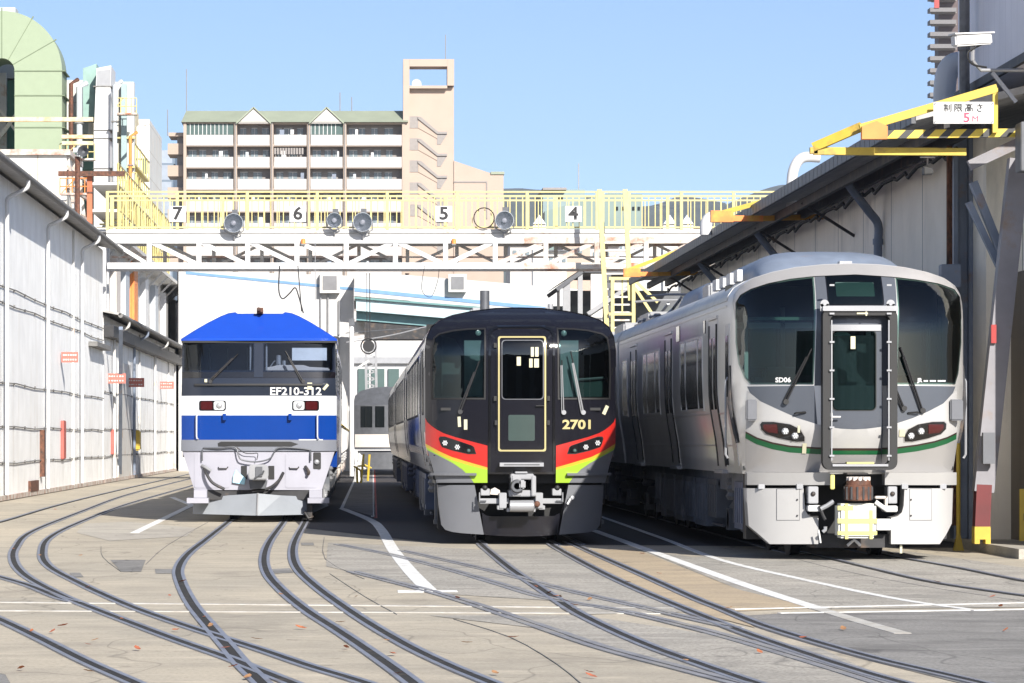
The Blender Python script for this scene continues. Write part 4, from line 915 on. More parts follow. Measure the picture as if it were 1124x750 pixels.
# buttress with red and yellow foot
t = thing('leaning_strut', 'leaning pale grey steel strut with red and yellow painted foot at right edge', 'strut', (8.46, 44.5, 0.13))
Ys = 44.5
def q3(px, py, Y=44.5): return (pxx(px, Y)-8.46, Y-44.5, pz(py, Y)-0.13)
s = MB(); s.bar(q3(1079, 540), q3(1118, 175), 0.27, 0.20); s.build('strut_beam', mat('strut_paint', (0.20, 0.195, 0.215), 0.5, var=0.15, stain=(0.2, 0.14, 0.10), stain_amt=0.3, stain_scale=(2,2,2)), t)
s = MB(); s.bar(q3(1077, 578), q3(1079, 532), 0.205, 0.21); s.build('red_foot', mat('deep_red_paint', (0.11, 0.008, 0.010), 0.5, var=0.2), t)
s = MB(); a = q3(1077, 578); s.box(a[0]-0.108, -0.108, 0.06, a[0]+0.108, 0.108, a[2]); s.box(a[0]-0.108, -0.108, -0.0, a[0]-0.04, 0.108, 0.061); s.box(a[0]+0.04, -0.108, 0, a[0]+0.108, 0.108, 0.061); s.build('yellow_foot', M['yellow'], t)
s = MB(); s.bar(q3(1064, 182, 44.8), q3(1122, 155, 44.8), 0.12, 0.14); s.build('tie_beam', MATS['strut_paint'], t)
s = MB(); s.bar(q3(1068, 200, 45), q3(1108, 300, 45), 0.16, 0.10); s.bar(q3(1063, 222, 45.1), q3(1100, 300, 45.1), 0.12, 0.08); s.build('diagonal_brace', M['blue_steel'], t)
s = MB(); s.box(*[c+d for c, d in zip(q3(1088, 365), (-0.03, -0.16, -0.15))], *[c+d for c, d in zip(q3(1088, 365), (0.04, -0.12, 0.10))]); s.build('red_tag', M['red'], t)
s = MB(); p0 = q3(1078, 475, 44.3); s.box(p0[0], p0[1]-0.08, p0[2]-0.42, p0[0]+0.16, p0[1]+0.02, p0[2]); s.build('switch_box', M['mirror_grey'], t)
t = thing('yellow_pole', 'thin yellow pole between the commuter train and the grey shed', 'pole', (pxx(1052, 45.5), 45.5, 0))
s = MB(); s.tube([(0, 0, 0), (0, 0, pz(480, 45.5))], 0.03, 8); s.build('pole', M['yellow'], t); s = MB(); s.prism([(-0.07, 0), (0.07, 0), (0.02, 0.22), (-0.02, 0.22)], -0.05, 0.05, 'y', ); s.build('foot', M['yellow'], t)
t = thing('yellow_marking_board', 'yellow stripe board leaning by the brown door', 'board', (pxx(1121, 44), 44, 0.13))
box('board', M['yellow'], t, (-0.02, 0, 0.05), (0.5, 0.04, 0.75)); box('slot', M['brown_door'], t, (0.03, -0.01, 0.33), (0.5, 0.0, 0.42))
# upper storey
t = thing('upper_storey', 'pale lilac clad upper block above the right shed roof', 'building', (RXW, 42, 6.6))
t.location.y = 42; s = MB(); s.box(0, 0.9, 0.0, 9, 6.8, 6); s.build('wall', M['lilac'], t)
s = MB(); s.box(-0.06, 0.9, -0.02, -0.0, 6.8, 0.1); s.build('bottom_trim', M['dark_steel'], t)
s = MB(); s.tube([(-0.18, 5.3, -0.3), (-0.18, 5.3, 6)], 0.075, 8); s.tube([(-0.18, 5.3, 0.55), (-0.18, 5.3, 0.75)], 0.10, 8); s.build('corner_pipe', M['gutter'], t)
# bent white vent pipes on the roof
def bent(px0, px1, pyt, pyb, Y, lab, r):
    t = thing('roof_vent_pipe', lab, 'vent pipe', (pxx(px0, Y), Y, pz(pyb, Y)), 'bent white vent pipes on the right roof')
    w = pxx(px1, Y)-pxx(px0, Y); h_ = pz(pyt, Y)-pz(pyb, Y)
    s = MB(); s.tube(smooth_path([(0, 0, 0), (0, 0, h_*0.55), (w*0.12, 0, h_*0.85), (w*0.42, 0, h_), (w, 0, h_)], 5), r, 14); s.build('pipe', M['white'], t)
bent(869, 900, 173, 235, 62, 'slim bent white vent pipe poking over the eaves', 0.10); bent(1037, 1062, 70, 135, 50, 'fat bent white vent pipe left of the upper block', 0.17)
bent(590, 606, 258, 290, 84, 'small bent white vent pipe', 0.1) if False else None
bent(775, 796, 238, 258, 70, 'small bent white vent pipe half way along the eaves', 0.13)
# camera, lamp, sign and yellow height frame
t = thing('security_camera', 'white tubular security camera on a bracket at the upper right', 'camera', (pxx(1066, 44), 44, pz(42, 44)))
s = MB(); s.bar((-0.26, -0.1, -0.05), (0.26, 0.05, 0.0), 0.16, 0.16); s.build('housing', M['white'], t, bevel=0.02)
s = MB(); s.bar((-0.28, -0.12, 0.035), (0.28, 0.06, 0.075), 0.2, 0.02); s.build('sunshield', M['white'], t)
s = MB(); s.tube([(0.02, 0, -0.08), (0.02, 0.02, -0.3)], 0.03, 8); s.tube([(0.02, 0.02, -0.3), (0.15, 0.1, -0.42), (0.8, 0.1, -0.42)], 0.025, 8); s.bar((0.3, 0.1, -0.45), (0.62, 0.1, -0.85), 0.05); s.build('bracket', M['light_steel'], t)
s = MB(); s.tube(smooth_path([(0.15, 0, -0.08), (-0.05, -0.05, -0.2), (0.0, -0.05, -0.35), (0.2, -0.05, -0.4)], 5), 0.014, 6); s.build('camera_cable', M['black'], t)
hz = mat('hazard_stripes', (0.6, 0.45, 0.05), 0.5)
nt = hz.node_tree; b_ = nt.nodes['Principled BSDF']; tc = nt.nodes.new('ShaderNodeTexCoord'); sp = nt.nodes.new('ShaderNodeSeparateXYZ'); nt.links.new(tc.outputs['Object'], sp.inputs[0])
ad = nt.nodes.new('ShaderNodeMath'); ad.operation = 'SUBTRACT'; nt.links.new(sp.outputs['X'], ad.inputs[0]); nt.links.new(sp.outputs['Z'], ad.inputs[1])
dv = nt.nodes.new('ShaderNodeMath'); dv.operation = 'DIVIDE'; dv.inputs[1].default_value = 0.27; nt.links.new(ad.outputs[0], dv.inputs[0])
fr_ = nt.nodes.new('ShaderNodeMath'); fr_.operation = 'FRACT'; nt.links.new(dv.outputs[0], fr_.inputs[0]); gt = nt.nodes.new('ShaderNodeMath'); gt.operation = 'GREATER_THAN'; gt.inputs[1].default_value = 0.55; nt.links.new(fr_.outputs[0], gt.inputs[0])
mi = nt.nodes.new('ShaderNodeMix'); mi.data_type = 'RGBA'; mi.inputs['A'].default_value = (0.62, 0.46, 0.05, 1); mi.inputs['B'].default_value = (0.03, 0.03, 0.03, 1); nt.links.new(gt.outputs[0], mi.inputs['Factor']); nt.links.new(mi.outputs['Result'], b_.inputs['Base Color'])
t = thing('height_limit_gate', 'yellow height limit arm with black hazard stripes beside the 5M sign', 'gate arm', (pxx(1010, 44), 44, 5.5))
def q4(px, py, Y=44.0): return (pxx(px, Y)-t.location.x, Y-t.location.y, pz(py, Y)-t.location.z)
s = MB(); s.bar(q4(972, 148), q4(1117, 146), 0.10, 0.11); s.build('striped_beam', hz, t)
s = MB(); s.bar(q4(893, 166, 44.3), q4(1060, 167, 44.3), 0.10, 0.10); s.build('lower_arm', M['dirty_yellow'], t)
s = MB(); s.bar(q4(893, 162, 44.3), q4(946, 139, 44.1), 0.10, 0.12); s.bar(q4(893, 162, 44.3), q4(893, 169, 44.3), 0.1); s.build('outer_arm', M['dirty_yellow'], t)
s = MB(); s.bar(q4(944, 141, 43.9), q4(1094, 97, 43.9), 0.09, 0.11); s.bar(q4(1092, 97, 43.9), q4(1092, 146, 43.9), 0.07, 0.07); s.build('upper_arm', M['yellow'], t)
s = MB(); s.prism([(q4(944, 0)[0], q4(0, 154)[2]), (q4(972, 0)[0], q4(0, 154)[2]), (q4(972, 0)[0], q4(0, 140)[2]), (q4(960, 0)[0], q4(0, 134)[2]), (q4(944, 0)[0], q4(0, 140)[2])], -0.18, -0.06, 'y'); s.build('gusset_plate', M['orange'], t)
sg_ = thing('height_limit_sign', 'white rectangular sign with Japanese writing and red 5M above hazard beam', 'sign', (pxx(1057.5, 43.7), 43.7, pz(124, 43.7)))
MB().box(-0.40, -0.012, -0.145, 0.40, 0.012, 0.145).build('plate', M['white'], sg_, bevel=0.004)
# lettering drawn stroke by stroke so that it does not depend on a font
KAN = {
 '制': [((0.08, .95), (.02, .78)), ((0.0, .80), (.55, .80)), ((-.02, .60), (.58, .60)), ((.28, 1.0), (.28, 0)), ((.06, .40), (.06, .10)), ((.06, .40), (.52, .40)), ((.52, .40), (.52, .12)), ((.72, .88), (.72, .25)), ((.94, 1.0), (.94, .02)), ((.94, .02), (.84, .08))],
 '限': [((.05, .95), (.05, 0)), ((.05, .95), (.30, .95)), ((.30, .95), (.20, .62)), ((.20, .62), (.30, .38)), ((.30, .38), (.14, .30)), ((.45, .95), (.45, .05)), ((.45, .95), (.88, .95)), ((.88, .95), (.88, .52)), ((.45, .74), (.88, .74)), ((.45, .52), (.88, .52)), ((.45, .05), (.66, .14)), ((.62, .52), (.98, .02)), ((.95, .40), (.74, .28))],
 '高': [((.5, 1.02), (.5, .90)), ((.04, .88), (.96, .88)), ((.28, .76), (.28, .56)), ((.28, .76), (.72, .76)), ((.72, .76), (.72, .56)), ((.28, .57), (.72, .57)), ((.08, .45), (.08, 0)), ((.08, .45), (.92, .45)), ((.92, .45), (.92, .02)), ((.32, .30), (.32, .10)), ((.32, .30), (.68, .30)), ((.68, .30), (.68, .10)), ((.32, .11), (.68, .11))],
 'さ': [((.15, .72), (.88, .78)), ((.42, .98), (.74, .44)), ((.74, .44), (.45, .46)), ((.22, .40), (.20, .18)), ((.20, .18), (.40, .04)), ((.40, .04), (.74, .06))],
}
def strokes(ch, x0, z0, sz, w, m, par, nm='character'):
    s = MB()
    for k_, (a, b) in enumerate(KAN[ch]):
        s.bar((x0+a[0]*sz, -0.016-k_*0.0002, z0+a[1]*sz), (x0+b[0]*sz, -0.016-k_*0.0002, z0+b[1]*sz), w, 0.006, up=(0, 1, 0))
    return s.build(nm, m, par)
for k_, ch in enumerate('制限高さ'): strokes(ch, -0.265+k_*0.142, 0.015, 0.105, 0.011, M['black'], sg_)
rm = mat('crimson_lettering', (0.50, 0.03, 0.08), 0.5)
link('lettering', text_mesh('5', 0.175, None, 0.018, 0.04, -0.07, bold=0.003, sx=1.1), rm, sg_); link('lettering', text_mesh('M', 0.11, None, 0.018, 0.155, -0.085, bold=0.0, sx=1.1), rm, sg_)
for (a, b) in ((-.38, -.12), (-.38, .12), (.38, -.12), (.38, .12)): lens(sg_, 'screw', a, b, flat, 0.008, M['dark_steel'], 0.018)
t = thing('hanging_lamp', 'small black lamp hanging beneath the yellow arm', 'lamp', (pxx(1018, 44.3), 44.3, pz(172, 44.3)))
s = MB(); s.tube([(0, 0, 0.02), (0, 0, -0.12)], 0.012, 6); s.box(-0.10, -0.02, -0.02, 0.10, 0.02, 0.0); s.build('hanger', M['dark_steel'], t); s = MB(); s.prism([(-0.06, -0.14), (0.06, -0.16), (0.075, -0.24), (-0.06, -0.25)], -0.08, 0.08, 'y'); s.build('lamp_body', M['black'], t, bevel=0.01)
for Y, lab, pxA, pyA, pxB, pyB, up in ((63, 'orange and yellow swing arm half way along the right eaves', 782, 240, 905, 238, ((782, 237), (905, 203))), (84, 'orange and yellow swing arm at the far end of the right eaves', 686, 301, 766, 300, ((686, 298), (830, 243)))):
    t = thing('swing_arm', lab, 'gate arm', (pxx(pxA, Y), Y, pz(pyA, Y)), 'swing arms under the right eaves')
    def q5(px, py, o=0): return (pxx(px, Y)-t.location.x, o, pz(py, Y)-t.location.z)
    s = MB(); s.bar(q5(pxA, pyA), q5(pxA+(pxB-pxA)*0.45, pyA), 0.11, 0.11); s.build('arm_tip', M['orange'], t)
    s = MB(); s.bar(q5(pxA+(pxB-pxA)*0.45, pyA), q5(pxB, pyB), 0.10, 0.10); s.build('arm', mat('ochre_paint', (0.50, 0.26, 0.04), 0.6, var=0.25), t)
    s = MB(); s.bar(q5(*up[0], -0.12), q5(*up[1], -0.12), 0.07, 0.09); s.build('upper_stay', M['yellow'], t)
    s = MB(); s.box(-0.05, -0.2, -0.08, 0.38, -0.05, 0.14); s.build('hinge_plate', M['orange'], t)
# dark open building beyond the end of the right shed
t = thing('open_shed', 'dark open-sided shed with pale posts beyond the right shed', 'shed', (pxx(612, 125), 125, 0))
X0 = t.location.x
def h5(px, py, Y=125): return (pxx(px, Y)-X0, pz(py, Y))
a0, a1, a2 = h5(611, 318), h5(640, 297), h5(760, 297)
s = MB(); s.box(0.6, 6, 0, 9, 6.3, a1[1]-0.5); s.box(0.3, 0.2, 0, 9, 6, 0.3); s.build('back_wall', M['mid_steel'], t)
s = MB(); s.bar((a0[0], 0, a0[1]), (a1[0], 0, a1[1]), 0.2, 0.16); s.bar((a1[0], 0, a1[1]), (a2[0], 0, a2[1]), 0.2, 0.16); s.bar((a0[0], 6, a0[1]), (a1[0], 6, a1[1]), 0.2, 0.16); s.bar((a1[0], 6, a1[1]), (a2[0], 6, a2[1]), 0.2, 0.16)
s.v += [(a0[0]-.1, -0.2, a0[1]+.1), (a1[0], -0.2, a1[1]+.1), (a1[0], 6.5, a1[1]+.1), (a0[0]-.1, 6.5, a0[1]+.1), (a2[0], -0.2, a2[1]+.1), (a2[0], 6.5, a2[1]+.1)]; n_ = len(s.v)-6; s.f += [(n_, n_+1, n_+2, n_+3), (n_+1, n_+4, n_+5, n_+2)]
s.build('roof_frame', M['mid_steel'], t)
for px, w, m in ((613, 0.1, 'dark_steel'), (622, 0.28, 'light_steel'), (637, 0.18, 'light_steel'), (655, 0.45, 'dirty_white'), (668, 0.2, 'mid_steel')):
    x, _ = h5(px, 0); s = MB(); s.box(x-w/2, 0.0, 0, x+w/2, 0.2, min(a1[1]-0.1, a0[1]+(x-a0[0])*0.72+0.0)); s.build('post', M[m], t)
s = MB(); s.box(0.1, 5.7, 0.3, 9, 5.95, a0[1]-0.4); s.build('inner_wall', M['interior'], t)
s = MB(); s.bar((h5(645, 345)[0], -0.1, h5(645, 345)[1]), (h5(690, 315)[0], -0.1, h5(690, 315)[1]), 0.16); s.build('stair_stringer', M['light_steel'], t)

# ------------------------------------------------------------------ apartment block and distance
YA = 420.0
M['stucco'] = mat('pinkish_stucco', (0.38, 0.305, 0.25), 0.8, var=0.05, scale=0.4)
M['stucco_light'] = mat('cream_stucco', (0.40, 0.315, 0.26), 0.8, var=0.05, scale=0.4)
M['parapet'] = mat('pale_parapet', (0.45, 0.425, 0.41), 0.7, var=0.05, scale=0.5)
M['roof_green'] = mat('sage_roof', (0.255, 0.285, 0.215), 0.7, var=0.1, scale=0.5)
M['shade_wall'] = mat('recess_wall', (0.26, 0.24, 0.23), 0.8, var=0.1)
ap_ = thing('apartment_block', 'tall pinkish apartment block with sage gabled roof and open stair tower', 'building', (pxx(320, YA), YA, 0))
def A(px, py, Y=YA): return (pxx(px, Y)-ap_.location.x, pz(py, Y))
def AB(nm, m, x0, x1, yt, yb, o0, o1, par=None):
    a = A(x0, yb if yb is not None else 482+FPX*EYE/YA); b = A(x1, yt); return MB().box(a[0], o0, a[1], b[0], o1, b[1]).build(nm, M[m] if isinstance(m, str) else m, par or ap_)
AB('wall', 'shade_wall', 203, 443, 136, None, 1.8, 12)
bays = [(204, 256), (261, 296), (301, 336.5), (341, 376), (381, 442)]
rr_ = random.Random(12)
win_m = mat('flat_window', (0.16, 0.20, 0.22), 0.15, var=0.2)
for f_ in range(11):
    yt = 136+f_*24.2
    if yt > 330: break
    AB('floor_slab', 'stucco', 203, 443, yt-2.2, yt+0.5, 0.1, 1.8)
    for i, (a, b) in enumerate(bays):
        p_ = AB('balcony_parapet', 'parapet', a, b, yt+12.2, yt+23.8, -0.02 if False else 0.0, 0.14)
        if f_ < 7:
            xw = a+2
            while xw < b-6:
                w_ = rr_.uniform(6, 10); w = AB('window', win_m, xw, min(xw+w_, b-1.5), yt+4, yt+20, 1.72, 1.78)
                AB('window_frame', 'white', xw+w_*0.48, xw+w_*0.54, yt+4, yt+20, 1.69, 1.715, w); AB('window_frame', 'white', xw, min(xw+w_, b-1.5), yt+3.2, yt+4.0, 1.69, 1.80, w)
                xw += w_+rr_.uniform(2, 8)
            for _ in range(rr_.choice((0, 1, 1, 2))):                    # washing and air conditioner units
                xx_ = rr_.uniform(a+3, b-6); AB('laundry', rr_.choice(('white', 'white', 'cab_light', 'blue_steel')), xx_, xx_+rr_.uniform(2, 5), yt+rr_.uniform(5, 7), yt+rr_.uniform(11, 14), 0.5, 0.6)
            if (i, f_) in ((0, 0), (3, 0)): AB('glazed_screen', M['teal_panel'], a, b, yt, yt+12, 0.05, 0.1); [AB('screen_bar', 'white', a+k_*4.5, a+k_*4.5+0.7, yt, yt+12, 0.0, 0.05) for k_ in range(int((b-a)/4.5))]
            if (i, f_) == (2, 1): [AB('washing_line', 'shade_wall', a+k_*3, a+k_*3+2, yt+2, yt+9, 0.4, 0.45) for k_ in range(11)]
for x in (203, 258.5, 298.5, 338.7, 378.5, 443): AB('wall_pier', 'stucco', x-1.6, x+1.6, 134, None, -0.15, 1.9)
for x in (258.5, 298.5, 338.7, 378.5): s = MB(); a = A(x, 134); s.tube([(a[0], -0.25, a[1]), (a[0], -0.25, 0)], 0.09, 6); s.build('downpipe', M['shade_wall'], ap_)
s = MB(); a, b, c, d = A(199, 134.5), A(448, 134.5), A(446, 119), A(203, 119)
s.v += [(a[0], -0.6, a[1]), (b[0], -0.6, b[1]), (c[0], 3.2, c[1]), (d[0], 3.2, d[1]), (a[0], 12.5, a[1]), (b[0], 12.5, b[1]), (c[0], 9, c[1]), (d[0], 9, d[1])]
s.f += [(0, 1, 2, 3), (4, 7, 6, 5), (0, 3, 7, 4), (1, 5, 6, 2), (3, 2, 6, 7), (0, 4, 5, 1)]; s.build('roof', M['roof_green'], ap_)
for cx_ in (278.5, 358.5):
    s = MB(); a, b, c = A(cx_-17, 136), A(cx_+17, 136), A(cx_, 120); s.prism([a, b, c], -0.5, 3.5, 'y'); g_ = s.build('gable', M['parapet'], ap_)
    s = MB(); e1, e2, e3 = A(cx_-19, 136), A(cx_, 118.3), A(cx_+19, 136); s.bar((e1[0], 1.0, e1[1]), (e2[0], 1.0, e2[1]), 3.4, 0.16); s.bar((e2[0], 1.0, e2[1]), (e3[0], 1.0, e3[1]), 3.4, 0.16); s.build('gable_roof', M['roof_green'], g_)
# stair tower with open top frame
tw0, tw1 = 442.5, 498.5
AB('stair_tower', 'stucco_light', tw0+4, tw1, 95, None, 1.0, 10)
for (x0_, x1_, a, b) in ((tw0, 449.5, 65, 300), (491, tw1, 65, 94), (449.6, 490.9, 65, 73), (449.6, 490.9, 94, 97)): AB('tower_frame', 'stucco_light', x0_, x1_, a, b, -0.02 if a == 65 and x0_ == tw0 and x1_ < 460 else -0.01 if a == 65 else 0.0, 3.5)
s = MB(); a = A(457.5, 92); s.lathe([(0.1, 0), (0.5, -0.1), (0.62, -0.3), (0.45, -0.2)], (a[0], 0.5, a[1]), 'y', 16); s.tube([(a[0], 0.5, a[1]), (a[0], 0.5, a[1]-0.6)], 0.08, 6); s.build('satellite_dish', M['white'], ap_)
for k_ in range(6):
    y = 127+k_*24.2
    s = MB(); pts = [A(449.5, y+0), A(459, y+3), A(480, y+19), A(490, y+19), A(490, y+23), A(479, y+24), A(459, y+15 if False else y+13), A(449.5, y+13)]
    s.prism([A(449.5, y), A(459, y), A(459, y+13), A(449.5, y+13)], 0.93, 0.99, 'y'); s.build('stair_opening_shade', M['shade_wall'], ap_)  # flat dark panel: shade inside the opening put into the colour
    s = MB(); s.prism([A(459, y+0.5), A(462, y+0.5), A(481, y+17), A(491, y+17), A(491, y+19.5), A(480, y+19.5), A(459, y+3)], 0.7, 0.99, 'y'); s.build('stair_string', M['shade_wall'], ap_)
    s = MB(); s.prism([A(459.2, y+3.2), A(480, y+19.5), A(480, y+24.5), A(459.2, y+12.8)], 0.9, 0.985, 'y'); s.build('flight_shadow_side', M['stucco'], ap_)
    s = MB(); s.prism([A(480, y+19.6), A(491, y+19.6), A(484, y+31), A(480, y+31)], 0.93, 0.99, 'y'); s.build('landing_shade', M['shade_wall'], ap_)  # shade of the landing opening, painted as a dark panel
s = MB(); s.prism([A(498.5, None or 560), A(498.5, 176), A(522, 184), A(540, 190), A(553, 190), A(553, 560)], 0.8, 16, 'y'); s.build('side_wing', M['stucco_light'], ap_)
s = MB(); s.box(A(498.5, 0)[0], 0.7, A(0, 200)[1], A(534, 0)[0], 0.79, A(0, 198.6)[1]); s.box(A(534, 0)[0], 0.7, A(0, 240)[1], A(535.3, 0)[0], 0.79, A(0, 198.6)[1]); s.build('wing_groove', M['shade_wall'], ap_)
AB('wing_roof', 'roof_green', 539, 554, 188, 191, 0.6, 16)
# side stair balconies on the left end
for k_ in range(6):
    y = 145+k_*24.2; a = AB('end_balcony', 'stucco', 183, 200, y+11, y+23, 2.0, 8); AB('end_roof', 'white', 184, 200, y, y+1.5, 2.0, 8, a) if False else None
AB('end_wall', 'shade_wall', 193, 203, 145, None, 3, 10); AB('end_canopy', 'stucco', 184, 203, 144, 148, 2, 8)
for (px, a, b) in ((203, 72, 119), (386, 103, 119), (373, 98, 119), (490, 34, 65), (182, 117, 146)):
    s = MB(); p = A(px, a); q = A(px, b); s.tube([(p[0], 4, p[1]), (p[0], 4, q[1])], 0.07, 5); s.build('antenna', M['light_steel'], ap_)
t = thing('office_tower', 'pale blue glazed office block left of the apartment block', 'building', (pxx(178, 470), 470, 0))
solid('wall', panel_mat('blue_office', (0.28, 0.32, 0.38), 0.4, (0.13, 0.17, 0.22), 3.0, 2.4, 0.5, 'X'), 166, 190, 179, None, 470, 14, t); solid('upper_floor', MATS['blue_office'], 173, 192, 165, 180, 472, 10, t)
# green roofed hall and grey houses to the right of the block
t = thing('distant_hall', 'sage green gabled hall right of the number four sign', 'building', (pxx(670, 380), 380, 0))
X0 = t.location.x
s = MB(); s.prism([(pxx(598, 380)-X0, 0), (pxx(598, 380)-X0, pz(232, 380)), (pxx(668, 380)-X0, pz(212, 380)), (pxx(705, 380)-X0, pz(213, 380)), (pxx(705, 380)-X0, 0)], 0, 25, 'y'); s.build('wall', mat('sage_cladding', (0.17, 0.23, 0.215), 0.6, var=0.06, scale=0.3), t)
for k_ in range(5): solid('window', M['win'], 676+k_*6, 678.5+k_*6, 227, 231, 379.9, 0.1, t)
t = thing('distant_hall', 'blue green flat hall with aerial behind the number four sign', 'building', (pxx(610, 420), 420, 0)); solid('wall', mat('sea_green_cladding', (0.19, 0.26, 0.27), 0.6, var=0.06, scale=0.3), 596, 642, 208, None, 420, 20, t); solid('roof', M['shade_wall'], 596, 622, 206, 208.5, 419, 20, t); solid('window', M['win'], 612, 618, 216, 220, 419.9, 0.1, t)
s = MB(); s.tube([(pxx(638, 420)-t.location.x, 5, pz(208, 420)), (pxx(638, 420)-t.location.x, 5, pz(176, 420))], 0.08, 5); s.build('aerial', M['light_steel'], t)
mats_h = ['parapet', 'cab_light', 'dirty_white', 'stucco_light']
rr_ = random.Random(5)
labs = ['distant house, leftmost low block beneath the gantry', 'second distant low block from the left beneath the gantry', 'distant low block left of the number four sign', 'distant low block under the number four sign', 'distant low block left of the yellow ladder', 'distant low block right of the yellow ladder', 'distant low block left of the swing arm', 'farthest right distant low block']
for i, (a, b, y_) in enumerate(((560, 584, 268), (580, 600, 258), (600, 622, 276), (618, 648, 266), (648, 680, 270), (676, 712, 262), (710, 752, 256), (748, 800, 250))):
    Y = 300+i*9; t = thing('distant_house', labs[i], 'house', (pxx((a+b)/2, Y), Y, 0), 'distant low buildings beneath the gantry')
    solid('wall', M[mats_h[i % 4]], a, b, y_, None, Y, 9, t); solid('roof', M['blue_steel'] if i % 2 else M['mid_steel'], a-1, b+1, y_-1.6, y_, Y-0.5, 10, t)
    for k_ in range(3): solid('window', win_m, a+3+k_*7, a+7+k_*7, y_+7, y_+12, Y-0.1, 0.1, t)
for i, (px, lab) in enumerate(((592, 'white peaked roof tip behind the railing left of number four'), (735, 'white peaked roof tip behind the railing, left of the right pair'), (754, 'white peaked roof tip behind the railing, rightmost'))):
    Y = 250+i*3; t = thing('peaked_roof', lab, 'roof', (pxx(px, Y), Y, 0), 'white peaked roofs behind the railing'); solid('tower', M['dirty_white'], px-7, px+7, 246, None, Y, 2, t)
    s = MB(); s.prism([(pxx(px-7, Y)-t.location.x, pz(246, Y)), (pxx(px+7, Y)-t.location.x, pz(246, Y)), (0, pz(236, Y))], -0.2, 2.2, 'y'); s.build('roof', M['white'], t)
# high-rise at the far right
t = thing('high_rise', 'dark high-rise tower with stacked balconies at the top right', 'building', (pxx(1036, 620), 620, 0))
solid('wall', mat('brown_tower', (0.085, 0.06, 0.06), 0.7, var=0.1), 1030, 1062, -60, None, 620, 4, t)
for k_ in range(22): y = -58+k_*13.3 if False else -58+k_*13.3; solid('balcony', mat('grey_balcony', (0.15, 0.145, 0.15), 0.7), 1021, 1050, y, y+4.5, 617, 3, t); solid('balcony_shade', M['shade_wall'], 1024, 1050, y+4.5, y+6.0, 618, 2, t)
solid('red_panel', M['red'], 1025.5, 1031, -8, 9, 616.8, 0.2, t)
# hills
def hill(name, Y, pts, m, depth):
    s = MB(); P_ = smooth_path(pts, 8); n_ = len(P_)
    for row, (dy, k_) in enumerate(((0, 0.0), (depth*0.35, 0.6), (depth*0.7, 0.9), (depth, 1.0))):
        for (a, b) in P_:
            X = pxx(a, Y+depth); Z = max(0, pz(b, Y+depth)); j = 0 if k_ == 1 else random.uniform(-1, 1)*Z*0.01
            s.v.append((X, Y+dy, Z*k_+j))
    for r_ in range(3):
        for i in range(n_-1): s.f.append((r_*n_+i, r_*n_+i+1, (r_+1)*n_+i+1, (r_+1)*n_+i))
    s.smooth = True; return tag(s.build(name, m), kind='structure')
hill('hills', 2600, [(-3000, 470), (-900, 440), (0, 400), (300, 230), (480, 212), (560, 207), (585, 208), (610, 210), (650, 216), (700, 226), (722, 224), (745, 216), (765, 218), (790, 226), (812, 218), (845, 206), (870, 203), (920, 210), (1100, 230), (1600, 380), (4000, 470)], mat('wooded_hill', (0.07, 0.085, 0.07), 0.9, var=0.4, scale=0.02), 900)

# unseen hall added behind the photographer to darken reflections in glass and paint
t = thing('reflection_hall', 'unseen grey hall added behind the photographer for dark reflections', 'building', (0, -70, 0))
box('wall', mat('grey_hall_wall', (0.16, 0.165, 0.175), 0.7), t, (-60, -12, 0), (60, 0, 11))
for k_ in range(9): box('door', mat('dark_hall_door', (0.03, 0.035, 0.04), 0.5), t, (-52+k_*12, 0.0, 0), (-45+k_*12, 0.06, 6.5)); box('window_band', mat('hall_window', (0.3, 0.36, 0.38), 0.3), t, (-53+k_*12, 0.0, 8), (-44+k_*12, 0.05, 9.4))
# thin air: an even haze in one closed box around everything
s = MB(); s.box(-5000, -80, -1, 5000, 3600, 330); hz_o = s.build('haze', None); tag(hz_o, kind='stuff')
hm = bpy.data.materials.new('haze'); hm.use_nodes = True; nt = hm.node_tree
for n_ in list(nt.nodes):
    if n_.type == 'BSDF_PRINCIPLED': nt.nodes.remove(n_)
pv = nt.nodes.new('ShaderNodeVolumePrincipled'); pv.inputs['Color'].default_value = (0.80, 0.88, 1.0, 1); pv.inputs['Density'].default_value = 0.00013; pv.inputs['Anisotropy'].default_value = 0.2
nt.links.new(pv.outputs[0], [n for n in nt.nodes if n.type == 'OUTPUT_MATERIAL'][0].inputs['Volume']); hz_o.data.materials.append(hm)
# ================================================================== BLUE LOCOMOTIVE
LX, LY = -1.888, 61.1
lo = thing('electric_locomotive', 'blue and white electric locomotive with dark windscreen band and pale grey plough, numbered EF210-312', 'locomotive', (LX, LY, 0))
def FB(x, z):
    y = 0.10*(abs(x)/1.45)**2+0.10*(abs(x)/1.45)**10
    if z > 2.56: y += (z-2.56)*0.14
    return y
def FH(x, z): return FB(x, 3.40)-0.06+max(0, z-3.43)*1.9
def PX(px, py, F, X0, Y0):
    x, z = 0, 2
    for _ in range(6):
        Y = Y0+F(x, z); x = (px-VX)*Y/FPX-X0; z = EYE-(py-VY)*Y/FPX
    return (x, z)
def PL(px, py): return PX(px, py, FB, LX, LY)
lh = [(1.448, 1.32), (1.448, 2.35), (1.440, 2.56), (1.435, 3.38)]
lw = rrect(-1.37, 2.83, -0.10, 3.33, 0.03, 2); rw = rrect(0.10, 2.83, 1.37, 3.33, 0.03, 2)
body_shell('body', sym(lh), FB, 3.2, M['loco_navy'], lo, holes=[lw, rw], cuts=(2.56,))
def LP(nm, poly, m, off=0.004, par=None, **k): return patch(nm, poly, FB, off, m, par or lo, **k)
for w in (lw, rw):
    LP('windscreen', shrink(w, -0.03), M['glass_loco'], 0.008)
LP('lower_windscreen_band', [(-1.43, 2.69), (1.43, 2.69), (1.43, 2.80), (-1.43, 2.80)], M['black_gloss'], 0.007)
